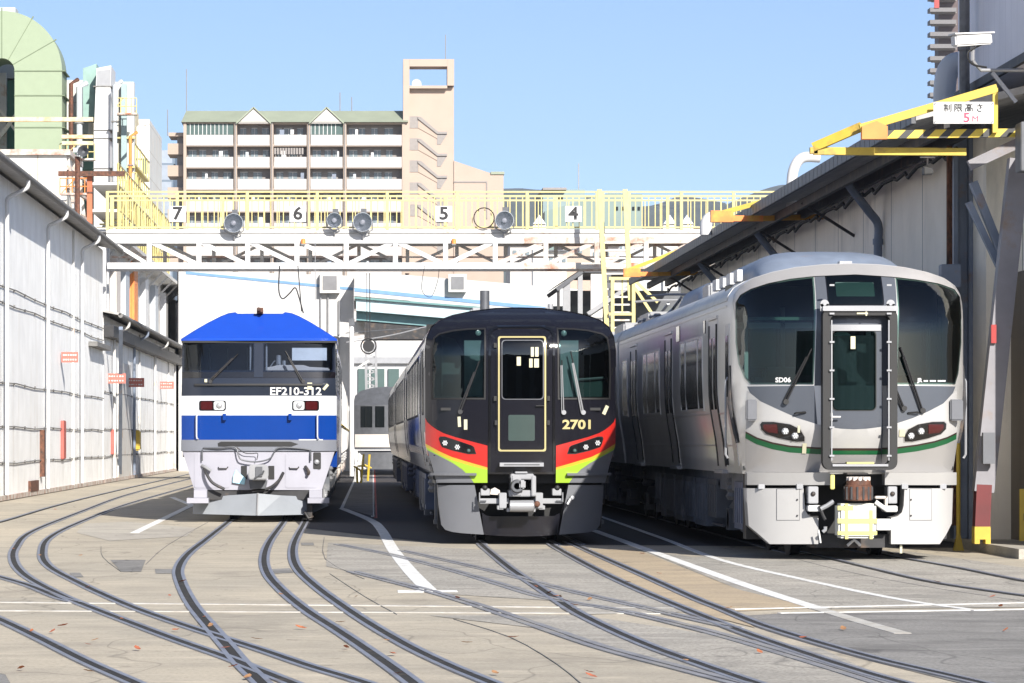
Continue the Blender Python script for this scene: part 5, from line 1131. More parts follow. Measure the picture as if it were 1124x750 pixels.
LP('centre_pillar', [(-0.085, 2.70), (0.085, 2.70), (0.085, 3.34), (-0.085, 3.34)], M['loco_navy'], 0.014)
hood = [(1.46, 3.385), (1.46, 3.42), (1.22, 3.585), (0.98, 3.74), (0.74, 3.875), (0.60, 3.935), (0.47, 3.955), (0.43, 3.925), (0.0, 3.925)]
body_shell('roof_hood', sym(hood), FH, 3.2, M['sunlit_blue'], lo, cuts=(3.43,))
box('hood_gutter', M['black'], lo, (-1.44, 0.10, 3.345), (1.44, 0.4, 3.383))
# paint bands
LP('white_band', [(-1.447, 1.99), (1.447, 1.99), (1.447, 2.355), (-1.447, 2.355)], M['loco_white'], 0.005)
LP('blue_band', [(-1.447, 1.53), (1.447, 1.53), (1.447, 1.99), (-1.447, 1.99)], M['paint_blue'], 0.0055)
LP('grey_band', [(-1.455, 1.325), (1.455, 1.325), (1.452, 1.535), (-1.452, 1.535)], M['loco_grey'], 0.035, thick=0.4)
# lower apron, tapering
ap = [(-1.43, 1.325), (1.42, 1.325), (1.18, 0.60), (-1.20, 0.60)]
LP('front_apron', ap, M['loco_pale'], 0.0, thick=1.1)
for s in (-1, 1):
    o = LP('apron_hatch', rrect(s*0.87-0.33 if s < 0 else 0.50, 0.64, s*0.87+0.33 if s < 0 else 1.10, 1.29, 0.03, 2), M['loco_pale'], 0.012)
    hd = MB(); x = s*0.66; hd.tube([(x-0.09, FB(x, 1)-0.02, 1.02), (x-0.075, FB(x, 1)-0.05, 1.0), (x+0.065, FB(x, 1)-0.05, 1.0), (x+0.09, FB(x, 1)-0.02, 1.03)], 0.012, 6); hd.build('hatch_handle', M['dark_steel'], o)
LP('step_recess', [(-0.75, 1.41), (0.62, 1.41), (0.74, 1.455), (0.6, 1.50), (-0.70, 1.50), (-0.76, 1.47)], M['black'], 0.042)
LP('builder_marks', [(0.75, 1.525), (1.2, 1.525), (1.2, 1.545), (0.75, 1.545)], M['loco_white'], 0.04)
# lamp clusters
for s in (-1, 1):
    cx_ = s*0.868+0.01
    o = LP('lamp_cluster', rrect(cx_-0.25, 2.08, cx_+0.25, 2.265, 0.035, 4), M['black_gloss'], 0.018, thick=0.03)
    LP('tail_lamp', rrect(cx_+s*0.11-0.11, 2.095, cx_+s*0.11+0.11, 2.25, 0.03, 3), M['red_lens'], 0.026, o)
    LP('headlight', rrect(cx_-s*0.125-0.10, 2.095, cx_-s*0.125+0.10, 2.25, 0.03, 3), M['white_lens'], 0.026, o)
    lens(o, 'headlight_reflector', cx_-s*0.125, 2.172, FB, 0.06, M['light_steel'], 0.03)
# grab rails and brackets
for px in (216, 348.5):
    x, _ = PL(px, 450); y = FB(x, 1.8)
    gr = MB(); gr.tube([(x, y, 2.02), (x, y-0.09, 1.99), (x, y-0.10, 1.95), (x, y-0.10, 1.60), (x+0.01, y-0.09, 1.56), (x+0.03, y, 1.545)], 0.014, 8); gr.build('grab_rail', M['loco_white'], lo)
for px in (246.5, 318.5):
    x, _ = PL(px, 456); y = FB(x, 1.9)
    b = MB(); b.box(x-0.03, y-0.10, 1.90, x+0.03, y, 2.02); b.build('lamp_bracket', M['paint_blue'], lo)
LP('wiper_cowl', [(-1.18, 2.545), (1.18, 2.545), (1.2, 2.58), (-1.2, 2.58)], M['black'], 0.05, thick=0.05)
wiper(lo, PL(231, 419), PL(256, 394), FB, M['dark_steel']); wiper(lo, PL(333, 419), PL(317, 392), FB, M['dark_steel'])
link('number_lettering', text_mesh('EF210-312', 0.20, FB, 0.012, *PL(324.5, 430), bold=0.004, sx=1.13), M['white'], lo)
for (a, b, w, h, rot) in ((226, 418, 0.05, 0.06, 0), (340, 424, 0.09, 0.13, 0), (357.5, 425, 0.05, 0.13, -0.7)):
    x, z = PL(a, b); c, s_ = math.cos(rot), math.sin(rot)
    LP('tape_tag', [(x+u*c-v*s_, z+u*s_+v*c) for u, v in ((-w/2, -h/2), (w/2, -h/2), (w/2, h/2), (-w/2, h/2))], M['tape'], 0.03)
# cab interior
it = MB(); it.quad((-1.40, 1.9, 2.4), (1.40, 1.9, 2.4), (1.40, 1.9, 3.40), (-1.40, 1.9, 3.40)); it.quad((-1.4, 0.2, 2.5), (1.4, 0.2, 2.5), (1.4, 1.9, 2.5), (-1.4, 1.9, 2.5))
it.build('cab_back_wall', M['loco_grey'], lo)
for x in (-1.0, -0.66, -0.28): box('locker_edge', M['cab_light'], lo, (x, 1.85, 2.5), (x+0.02, 1.89, 3.3))
for x in (-0.17, 0.13): box('pillar_trim', M['light_steel'], lo, (x, 0.20, 2.8), (x+0.03, 0.24, 3.34))
box('sun_blind', mat('white_blind', (0.8, 0.8, 0.8), 0.7), lo, (0.62, 0.26, 3.02), (1.27, 0.27, 3.26))
c = MB(); c.prism([(0.08, 2.60), (1.32, 2.60), (1.32, 2.88), (1.15, 2.89), (0.92, 2.90), (0.86, 2.935), (0.35, 2.935), (0.22, 2.90), (0.08, 2.89)], 0.3, 0.7, 'y'); c.build('driver_console', M['cream_seat'], lo, bevel=0.02)
s = MB(); s.tube([(0.36, 0.5, 2.9), (0.36, 0.52, 3.12)], 0.05, 8); s.tube([(0.46, 0.6, 2.9), (0.46, 0.62, 3.02)], 0.04, 8); s.tube([(0.20, 0.5, 2.9), (0.27, 0.5, 3.0), (0.30, 0.5, 3.02)], 0.012, 6); s.build('control_stand', M['light_steel'], lo)
# horn at the roof front
s = MB(); s.box(-0.06, 0.85, 3.92, 0.06, 1.0, 4.03); s.tube([(-0.02, 0.83, 4.0), (-0.02, 0.72, 4.0)], 0.035, 10); s.tube([(0.04, 0.83, 3.97), (0.04, 0.70, 3.97)], 0.03, 10); s.build('horn', M['rust'], lo)
# coupler
s = MB(); s.box(-0.11, -0.42, 0.78, 0.15, 0.1, 1.06); s.prism([(-0.15, 0.80), (0.17, 0.80), (0.20, 0.86), (0.20, 1.02), (0.15, 1.08), (-0.14, 1.08), (-0.17, 0.98), (-0.17, 0.86)], -0.62, -0.42, 'y'); s.build('coupler', M['light_steel'], lo, bevel=0.015)
s = MB(); s.box(-0.03, -0.66, 0.86, 0.09, -0.615, 1.04); s.tube([(-0.05, -0.64, 0.83), (0.1, -0.66, 0.92), (0.12, -0.66, 0.97)], 0.018, 6); s.build('coupler_knuckle', M['mid_steel'], lo)
for x in (-0.27, 0.24):
    LP('coupler_slot', [(x-0.055, 0.80), (x+0.055, 0.80), (x+0.055, 1.05), (x-0.055, 1.05)], M['black'], 0.014)
s = MB(); s.prism([(-0.15, 0.63), (0.14, 0.63), (0.17, 0.78), (-0.17, 0.78)], -0.3, 0.0, 'y'); s.build('coupler_carrier', M['mid_steel'], lo)
def hose(p, r, m, nm='brake_hose', par=None):
    s = MB(); s.tube(smooth_path(p, 5), r, 8); return s.build(nm, m, par or lo)
def L3(px, py, o): x, z = PL(px, py); return (x, FB(x, z)-o, z)
hose([L3(224, 513, 0.05), L3(227, 520, 0.16), L3(234, 530, 0.2), L3(247, 537, 0.18)], 0.028, M['dark_steel'])
hose([L3(311, 519, 0.05), L3(306, 528, 0.16), L3(295, 536, 0.2), L3(277, 539, 0.2)], 0.028, M['dark_steel'])
hose([L3(223, 492, 0.05), L3(240, 492, 0.09), L3(258, 491, 0.1), L3(262, 500, 0.12), L3(266, 505, 0.12), L3(282, 507, 0.12), L3(297, 503, 0.12), L3(305, 492, 0.1), L3(325, 492, 0.08), L3(340, 494, 0.05)], 0.014, M['mid_steel'], 'uncoupling_lever')
hose([L3(282, 505, 0.12), L3(283, 498, 0.13), L3(276, 498, 0.1), L3(268, 497, 0.1), L3(260, 491, 0.1)], 0.008, M['dark_steel'], 'safety_chain')
for a, b in ((222, 494), (341, 494)): hose([L3(a, b, 0.02), L3(a, b+4, 0.07), L3(a, b+12, 0.07)], 0.016, M['mid_steel'], 'air_cock')
hose([L3(335, 512, 0.06), L3(339, 518, 0.12), L3(338, 521, 0.1)], 0.03, M['dark_steel'], 'jumper_plug')
hose([L3(222, 511, 0.03), L3(226, 513, 0.1), L3(232, 517, 0.1)], 0.03, M['light_steel'], 'jumper_plug')
LP('data_socket_recess', rrect(PL(344.5, 0)[0], 0.985, PL(353, 0)[0], 1.30, 0.02, 2), M['black'], 0.014)
lens(lo, 'data_socket', PL(348.5, 0)[0], 1.12, FB, 0.05, M['light_steel'], 0.04)
s = MB(); s.prism([(-0.48, 0.74), (-0.26, 0.70), (-0.24, 0.82), (-0.36, 0.92), (-0.42, 0.98), (-0.47, 0.86)], -0.06, -0.03, 'y'); s.build('blue_rag', M['cloth_blue'], lo)
# steps, plough, beam
box('buffer_beam', M['dark_steel'], lo, (-1.2, 0.05, 0.42), (1.2, 0.7, 0.60))
for s in (-1, 1):
    b = MB(); b.box(s*1.07-0.12, -0.28, 0.46, s*1.07+0.12, 0.15, 0.60); b.box(s*1.12-0.20, -0.32, 0.36, s*1.12+0.20, 0.1, 0.455); b.build('corner_step', M['loco_pale'], lo)
s = MB(); z0, z1 = 0.13, 0.50
s.v += [(-1.24, 0.25, z0+0.02), (0, -0.32, z0), (0.94, 0.1, z0+0.01), (1.30, 0.35, 0.30), (1.20, 0.36, 0.46), (0.42, -0.12, z1), (0, -0.26, z1+0.04), (-0.55, 0.0, z1), (-1.22, 0.3, 0.42)]
s.f += [(0, 1, 6, 7, 8), (1, 2, 5, 6), (2, 3, 4, 5)]
k = len(s.v); s.v += [(x, y+0.05, z) for x, y, z in s.v[:9]]; s.f += [(k+8, k+7, k+6, k+1, k), (k+6, k+5, k+2, k+1), (k+5, k+4, k+3, k+2)]
for i in range(9): s.f.append((i, (i+1) % 9, k+(i+1) % 9, k+i))
s.build('snow_plough', M['plough'], lo, smooth=False)
s = MB(); s.tube([(-0.02, -0.33, 0.14), (0.0, -0.29, 0.55)], 0.012, 6); s.build('plough_rib', M['light_steel'], lo)
s = MB(); s.box(0.90, -0.02, 0.04, 1.0, 0.3, 0.40); s.tube([(0.86, 0, 0.2), (0.93, -0.05, 0.08), (1.02, 0, 0.1)], 0.03, 6); s.build('rail_guard', M['dark_steel'], lo)
# long body behind the cab
s = MB(); s.prism(sym([(1.44, 1.00), (1.448, 2.2), (1.448, 3.30), (1.30, 3.42)]), 3.202, 18.0, 'y'); s.build('machine_room_wall', M['paint_blue'], lo)
for sgn in (-1, 1):
    p = MB(); side_panel(p, [(1.448, 1.9), (1.448, 2.5)], sgn, 0.6, 18.0, 1.99, 2.355, 0.006); p.build('white_side_band', M['loco_white'], lo)
    p = MB(); side_panel(p, [(1.448, 1.2), (1.448, 2.5)], sgn, 0.6, 3.2, 1.53, 1.985, 0.006); p.build('blue_side_band', M['paint_blue'], lo)
    for y in (1.9,):
        p = MB(); side_panel(p, [(1.44, 1.0), (1.44, 3.6)], sgn, y, y+0.62, 1.45, 3.2, 0.012); d = p.build('cab_door', M['loco_navy'], lo)
        p = MB(); side_panel(p, [(1.44, 1.0), (1.44, 3.6)], sgn, y+0.12, y+0.5, 2.55, 3.1, 0.018); p.build('door_window', M['win'], d)
        p = MB(); p.tube([(sgn*1.5, y-0.05, 1.2), (sgn*1.52, y-0.05, 2.6)], 0.016, 6); p.build('grab_rail', M['light_steel'], lo)
    p = MB(); side_panel(p, [(1.44, 1.0), (1.44, 3.6)], sgn, 1.0, 1.55, 2.75, 3.25, 0.012); p.build('side_window', M['win'], lo)
    for j in range(6):
        p = MB(); y = 4.2+j*2.2
        for q in range(7): side_panel(p, [(1.448, 1.0), (1.448, 3.6)], sgn, y, y+1.5, 2.5+q*0.1, 2.57+q*0.1, 0.02, n=1)
        p.build('ventilation_grille', M['mid_steel'], lo)
s = MB(); s.box(-0.7, 4.0, 3.42, 0.7, 9.0, 3.62); s.box(-0.6, 12.0, 3.42, 0.6, 15.0, 3.6); s.build('roof_equipment', M['mid_steel'], lo, bevel=0.03)
s = MB(); s.box(-1.3, 2.5, 0.55, 1.3, 17.5, 0.98); s.build('underframe', M['under'], lo)
for y in (3.2, 9.0, 14.8): bogie(lo, y, M['light_steel'], 1.1, 2.1)
# ================================================================== BLACK RAILCAR
DX, DY = 2.376, 48.1
dm = thing('diesel_railcar', 'glossy black railcar with red and lime green corners and a gold-lined door, numbered 2701', 'train', (DX, DY, 0))
def FD(x, z):
    a = abs(x)/1.41
    y = 0.24*a**2+0.22*a**9
    if z > 2.85: y += 0.95*((z-2.85)/0.68)**2.2
    if z < 1.35: y += 0.10*(1.35-z)
    return y
def PD(px, py): return PX(px, py, FD, DX, DY)
def D4(cx_, cy): return PD(455+cx_/4.887, 465+cy/4.887)      # coordinates read from an enlarged crop of the lower front
def D3(cx_, cy): return PD(455+cx_/4.887, 325+cy/4.887)
dh = [(1.30, 1.05), (1.345, 1.25), (1.385, 1.45), (1.41, 1.75), (1.41, 2.85), (1.385, 3.05), (1.32, 3.20), (1.20, 3.305), (1.00, 3.385), (0.70, 3.45), (0.35, 3.495), (0, 3.505)]
wl = [D3(97, 548), D3(94, 430), D3(97, 300), D3(108, 228), D3(135, 206), D3(210, 188), D3(290, 180), D3(374, 178), D3(374, 548)]
wl = [(x, z) for x, z in wl]; wr = mirror(wl)
dw = rrect(*D3(471, 552), *D3(688, 240), 0.05, 3)
cr = [(-0.62, 1.04), (0.62, 1.04), (0.62, 1.13), (0.50, 1.20), (-0.50, 1.20), (-0.62, 1.13)]
body_shell('body', sym(dh), FD, 21.0, M['dmu_side'], dm, holes=[shrink(wl, 0.02), shrink(wr, 0.02), shrink(dw, -0.01)], cuts=(2.85,))
def DP(nm, poly, m, off=0.004, par=None, **k): return patch(nm, poly, FD, off, m, par or dm, **k)
dark = sym([(1.30, 1.06), (1.345, 1.25), (1.385, 1.45), (1.41, 1.75), (1.41, 2.85), (1.385, 3.05), (1.32, 3.195), (1.20, 3.30), (1.00, 3.38), (0.70, 3.445), (0.35, 3.49), (0, 3.50)])
DP('front_mask', [(x*0.999, z) for x, z in dark], M['maroon'], 0.004, holes=[wl, wr, shrink(dw, -0.01)], cuts=(2.85,))
# roof paint just behind the front and side trim
s = MB()
ro = [(1.41, 2.6), (1.41, 2.85), (1.385, 3.05), (1.32, 3.20), (1.20, 3.305), (1.00, 3.385), (0.70, 3.45), (0.35, 3.495), (0, 3.505)]
full = [(x, z) for x, z in ro]+[(-x, z) for x, z in ro[::-1]][1:]
k = len(full)
for (x, z) in full: s.v.append((x*1.004, FD(x, z)-0.003, z+0.012))
for (x, z) in full: s.v.append((x*1.004, 1.5, z+0.012))
for i in range(k-1): s.f.append((i, i+1, k+i+1, k+i))
s.smooth = True; s.build('roof_front_paint', M['maroon'], dm)
for w, sg in ((wl, -1), (wr, 1)):
    DP('windscreen', w, M['glass_dmu'], 0.010)
    ring = shrink(w, -0.022)
    DP('windscreen_frame', ring, M['black'], 0.014, holes=[shrink(w, 0.004)])
# central gangway door
fr = rrect(*D4(398, 270), *D3(748, 160), 0.10, 4)
x0, z0 = D4(396, 272); x1, z1 = D3(748, 158)
frm = [(x0, z0), (x1, z0), (x1, z1-0.12), (x1-0.04, z1-0.04), (x1-0.14, z1), (x0+0.14, z1), (x0+0.04, z1-0.04), (x0, z1-0.12)]
DP('gangway_frame', frm, M['black_gloss'], 0.020, holes=[shrink(frm, 0.035)], thick=0.03)
d0 = D4(448, 150); d1 = D3(704, 216)
door = rrect(d0[0], d0[1], d1[0], d1[1], 0.03, 2)
dr = DP('gangway_door', shrink(door, -0.035), M['maroon'], 0.016, holes=[dw], thick=0.02)
DP('gold_line', door, M['dmu_gold'], 0.022, dr, holes=[shrink(door, 0.024)])
DP('door_window', dw, M['glass_dmu'], 0.014, dr); DP('door_window_trim', shrink(dw, -0.012), M['mid_steel'], 0.0235, dr, holes=[shrink(dw, 0.0)]) 
DP('door_panel', rrect(*D4(503, 93), *D3(645, 638), 0.02, 2), mat('door_panel_green', (0.03, 0.05, 0.045), 0.3), 0.0225, dr)
s = MB(); a = D3(650, 590); s.tube([(a[0], FD(*a)-0.05, a[1]), (a[0]+0.12, FD(*a)-0.05, a[1])], 0.012, 6); s.build('door_handle', M['black'], dr)
for a, b in ((432, 265), (432, 550), (718, 265), (718, 550), (437, 650+30), (718, 680)):
    x, z = D3(a, b); s = MB(); s.box(x-0.02, FD(x, z)-0.06, z-0.035, x+0.02, FD(x, z)-0.01, z+0.035); s.build('door_hinge', M['black'], dr)
st = MB(); a = D4(455, 230); b = D4(690, 206); st.box(a[0], -0.14, a[1], b[0], 0.02, b[1]-0.01)
st.build('door_step', M['light_steel'], dm); box('door_step_slot', M['black'], dm, (a[0]+0.06, -0.146, a[1]+0.02), (b[0]-0.06, -0.13, b[1]-0.035))
# corners: red, yellow, lime, grey
redL = [D4(56, -30), D4(68, -8), D4(90, 12), D4(120, 33), D4(155, 52), D4(220, 74), D4(300, 95), D4(391, 119), D4(391, 236), D4(300, 210), D4(200, 180), D4(130, 148), D4(58, 108)]
yelL = [D4(58, 108), D4(130, 148), D4(200, 180), D4(300, 210), D4(391, 236), D4(391, 248), D4(300, 226), D4(200, 196), D4(130, 166), D4(62, 126)]
limL = [D4(62, 126), D4(130, 166), D4(200, 196), D4(300, 226), D4(391, 248), D4(391, 318), D4(318, 318), D4(296, 286), D4(255, 246), D4(205, 212), D4(140, 178), D4(68, 142)]
gryL = [D4(68, 142), D4(140, 178), D4(205, 212), D4(255, 246), D4(296, 286), D4(318, 318), D4(118, 318), D4(95, 230)]
def clampx(poly): return [(max(-1.408, min(1.408, x)), z) for x, z in poly]
for P_, nm, m, of in ((redL, 'red_corner_band', 'dmu_red', 0.010), (yelL, 'yellow_corner_line', 'dmu_yellow', 0.0095), (limL, 'lime_corner_band', 'dmu_lime', 0.009), (gryL, 'grey_corner_panel', 'dmu_grey', 0.0085)):
    for pl in (clampx(P_), mirror(clampx(P_))): DP(nm, pl, M[m], of)
hlL = [D4(134, 84), D4(140, 74), D4(165, 74), D4(225, 92), D4(305, 118), D4(316, 126), D4(327, 160), D4(285, 160), D4(210, 144), D4(152, 126), D4(143, 112)]
for pl, sg in ((hlL, -1), (mirror(hlL), 1)):
    o = DP('headlight_unit', pl, M['black_gloss'], 0.016)
    DP('headlight_rim', shrink(pl, -0.012), M['black'], 0.013, o)
    for c_ in ((163, 105), (229, 127)):
        x, z = D4(*c_); x = x if sg < 0 else -x
        flower(o, x, z, FD, 0.042, 0.028)
    x, z = D4(290, 146); lens(o, 'tail_lamp', x if sg < 0 else -x, z, FD, 0.028, M['teal_panel'], 0.024)
# ledge and recess under the corners
for sg in (-1, 1):
    s = MB(); n0 = 10
    for zz, o_ in ((D4(0, 263)[1], 0.085), (D4(0, 276)[1], 0.085), (D4(0, 276)[1], -0.02), (D4(0, 263)[1], -0.02)):
        for i in range(n0+1):
            x = -1.335+(1.335-0.665)*i/n0
            s.v.append((x*-sg if sg > 0 else x, FD(x, zz)-o_, zz))
    for r_ in range(4):
        for i in range(n0): a_ = r_*(n0+1)+i; b_ = ((r_+1) % 4)*(n0+1)+i; s.f.append((a_, a_+1, b_+1, b_))
    s.build('corner_ledge', M['dmu_grey'], dm)
    rc = [D4(118, 279), D4(290, 279), D4(312, 314), D4(124, 314)]
    DP('ledge_recess', rc if sg < 0 else mirror(rc), M['dmu_grey'], 0.0125)
# skirts
def FS(x, z):
    a = abs(x)/1.30
    return 0.04+0.24*a**2+0.20*a**8+0.05*max(0, 0.9-z)
def PS(cx_, cy): return PX(455+cx_/4.887, 465+cy/4.887, FS, DX, DY)
skL = [PS(124, 330), PS(322, 330), PS(372, 596), PS(250, 588), PS(200, 581), PS(165, 570), PS(145, 545), PS(130, 440)]
for pl in (skL, mirror(skL)): patch('front_skirt', pl, FS, 0.0, M['dmu_grey'], dm, thick=0.5)
pl_ = [PS(372, 596), PS(362, 478), PS(390, 495), PS(420, 498), PS(724, 498), PS(754, 495), PS(782, 478), PS(772, 596), PS(680, 604), PS(572, 607), PS(464, 604)]
patch('obstacle_guard', pl_, FS, -0.02, M['maroon'], dm, thick=0.4)
box('front_undercarriage', M['black'], dm, (-1.22, 0.75, 0.22), (1.22, 1.1, 1.15))
box('skirt_gap_plate', M['black'], dm, (-1.30, 0.32, 0.9), (1.30, 0.8, 1.06))
# coupler group (white)
def D3p(cx_, cy, y): x = (455+cx_/4.887-VX)*(DY+y)/FPX-DX; z = EYE-((465+cy/4.887)-VY)*(DY+y)/FPX; return (x, z)
def dbox(nm, c0, c1, y0, y1, m, bev=0.01, par=None):
    a = D3p(c0[0], c1[1], y0); b = D3p(c1[0], c0[1], y0)
    return MB().box(a[0], y0, a[1], b[0], y1, b[1]).build(nm, M[m], par or dm, bevel=bev)
cp = dbox('coupler', (520, 280), (572, 390), -0.30, 0.5, 'light_steel', 0.02)
dbox('coupler_side', (628, 280), (652, 390), -0.28, 0.5, 'light_steel', 0.01, cp)
dbox('coupler_top', (516, 270), (640, 300), -0.26, 0.3, 'light_steel', 0.01, cp)
dbox('coupler_cap', (540, 258), (606, 268), -0.28, 0.1, 'light_steel', 0.005, cp)
dbox('coupler_bottom', (506, 358), (642, 392), -0.22, 0.4, 'light_steel', 0.01, cp)
x, z = D3p(551, 336, -0.35); s = MB(); s.lathe([(0.09, 0.06), (0.10, 0.0), (0.085, -0.05), (0.05, -0.05), (0.045, 0.03)], (x, -0.33, z), 'y', 20); s.build('coupler_cone', M['mid_steel'], cp)
s = MB(); s.box(x+0.03, -0.40, z-0.04, x+0.12, -0.30, z+0.09); s.build('coupler_jaw', M['light_steel'], cp, bevel=0.02)
a = D3p(512, 443, -0.3); b = D3p(645, 443, -0.3); s = MB(); s.lathe([(0.03, -0.01), (0.085, 0.0), (0.088, b[0]-a[0]-0.02), (0.04, b[0]-a[0])], (a[0], -0.30, a[1]), 'x', 20); s.build('air_cylinder', M['light_steel'], cp)
x, z = D3p(658, 432, -0.3); lens(cp, 'cylinder_valve', x, z, lambda x, z: -0.26, 0.045, M['rust'], 0.02)
for sg in (0, 1):
    f = (lambda v: 1144-v) if sg else (lambda v: v)
    def bb(nm, x0_, y0_, x1_, y1_, ya, yb, m):
        xa, xb = sorted((f(x0_), f(x1_))); return dbox(nm, (xa, y0_), (xb, y1_), ya, yb, m, 0.006)
    bb('coupler_bracket', 455, 372, 494, 455, -0.22, 0.3, 'light_steel'); bb('coupler_arm', 350, 402, 505, 430, -0.10, 0.0, 'light_steel')
    bb('electric_head', 356, 350, 404, 386, -0.12, 0.2, 'light_steel'); bb('bracket_foot', 444, 440, 478, 462, -0.2, 0.1, 'light_steel')
    bb('lever_bar', 345, 412, 386, 420, -0.14, -0.11, 'mid_steel'); bb('bracket_foot', 495, 455, 512, 474, -0.26, 0.0, 'light_steel')
    x, z = D3p(f(378), 345, -0.14); lens(dm, 'air_pipe_end', x, z, lambda a, b: -0.10, 0.04, M['black'], 0.02)
    x, z = D3p(f(349), 395, -0.13); s = MB(); s.tube([(x, -0.13, z-0.07), (x, -0.13, z+0.07)], 0.01, 6); s.build('cut_out_rod', M['light_steel'], dm)
x, z = D3p(430, 365, 0.1); s = MB(); s.prism([(x-0.07, z-0.04), (x+0.08, z-0.05), (x+0.07, z+0.02), (x, z+0.06), (x-0.06, z+0.03)], 0.0, 0.2, 'y'); s.build('hose_coupling', M['cream_seat'], dm)
x, z = D4(836, 400); s = MB(); s.tube([(x, -0.02, z+0.0), (x-0.02, -0.10, z-0.02), (x-0.06, -0.12, z-0.09)], 0.022, 8); s.tube([(x, 0.05, z), (x+0.02, -0.06, z+0.01)], 0.03, 8); s.build('skirt_cock', M['light_steel'], dm)
# wipers
wiper(dm, D3(245, 622), D3(325, 410), FD, M['dark_steel'], blade=0.75)
wiper(dm, D3(905, 625), D3(850, 360), FD, M['light_steel'], blade=0.7)
s = MB(); s.tube([(*D3p(0, 0, 0), 0)], 0.01) if False else None
for (a, b) in (((800, 625), (790, 372)),):
    wiper(dm, D3(*a), D3(*b), FD, M['light_steel'], w=0.009, blade=0.3)
link('number_lettering', text_mesh('2701', 0.185, FD, 0.016, *D3(876, 692), bold=0.006, sx=1.25), M['dmu_gold'], dm)
for (a, b, w, h, rot) in ((240, 675, 0.045, 0.15, 0.05), (274, 690, 0.05, 0.15, 0.0), (1024, 612, 0.055, 0.14, -0.45)):
    x, z = D3(a, b); c, s_ = math.cos(rot), math.sin(rot)
    DP('tape_tag', [(x+u*c-v*s_, z+u*s_+v*c) for u, v in ((-w/2, -h/2), (w/2, -h/2), (w/2, h/2), (-w/2, h/2))], M['tape'], 0.02)
for (a, b, w, h) in ((559, 350, 0.06, 0.13), (632, 300, 0.045, 0.14), (656, 300, 0.05, 0.14), (624, 360, 0.05, 0.13), (654, 360, 0.07, 0.13)):
    x, z = D3(a, b)
    DP('window_sticker', [(x-w/2, z-h/2), (x+w/2, z-h/2), (x+w/2, z+h/2), (x-w/2, z+h/2)], M['tape'], 0.018, dr)
for a in (170, 968):
    x, z = D3(a, 607); s = MB(); s.box(x-0.08, FD(x, z)-0.03, z-0.02, x+0.08, FD(x, z), z+0.02); s.build('front_handle', M['black'], dm)
# high headlamps inside the windscreens
for sg, cc in ((-1, (342, 198)), (1, (802, 200))):
    x, z = D3(*cc); lens(dm, 'high_headlight', x, z, FD, 0.045, M['white_lens'], -0.04)
    box('windscreen_inner_pillar', M['cab_light'], dm, (min(-sg*-0.56, -sg*-0.84) if False else (sg*0.70-0.14), 0.16, D3(0, 545)[1]), (sg*0.70+0.14, 0.17, 3.0))
# interior
box('cab_back_wall', M['interior_dark'], dm, (-1.36, 2.0, 1.2), (1.36, 2.04, 3.3))
box('cab_floor', M['interior_dark'], dm, (-1.33, 0.4, 1.15), (1.33, 2.0, 1.19))
box('driver_desk', M['teal_panel'], dm, (0.52, 0.50, 1.6), (1.30, 0.9, 2.42), 0.03)
s = MB(); s.tube([(0.50, 0.42, 2.40), (1.28, 0.50, 2.46)], 0.02, 6); s.build('cab_handrail', M['light_steel'], dm)
s = MB(); s.prism([(-1.15, 1.9), (-0.55, 1.9), (-0.62, 2.5), (-0.95, 3.05), (-1.15, 3.1)], 1.0, 1.05, 'y'); s.build('cab_curtain', M['interior'], dm)
box('cab_seat', M['interior'], dm, (-1.1, 1.2, 1.4), (-0.6, 1.6, 2.35), 0.05)
for sgn in (-1, 1):
    p = MB(); side_panel(p, dh, sgn, 1.1, 21.0, 3.10, 3.44, 0.016, 0.02, n=6); p.build('purple_roof_band', mat('purple_roof_paint', (0.17, 0.03, 0.12), 0.3, coat=0.3), dm)
# roof horn/chimney and light
s = MB(); s.tube([(-0.43, 3.0, 3.45), (-0.43, 3.0, 3.86)], 0.075, 14); s.build('exhaust_pipe', M['mid_steel'], dm)
s = MB(); s.box(0.42, 1.6, 3.42, 0.62, 1.9, 3.50); s.tube([(0.52, 1.75, 3.48), (0.52, 1.75, 3.60)], 0.045, 10); s.tube([(0.45, 1.62, 3.52), (0.45, 1.5, 3.52)], 0.03, 8); s.build('roof_horn', M['light_steel'], dm)
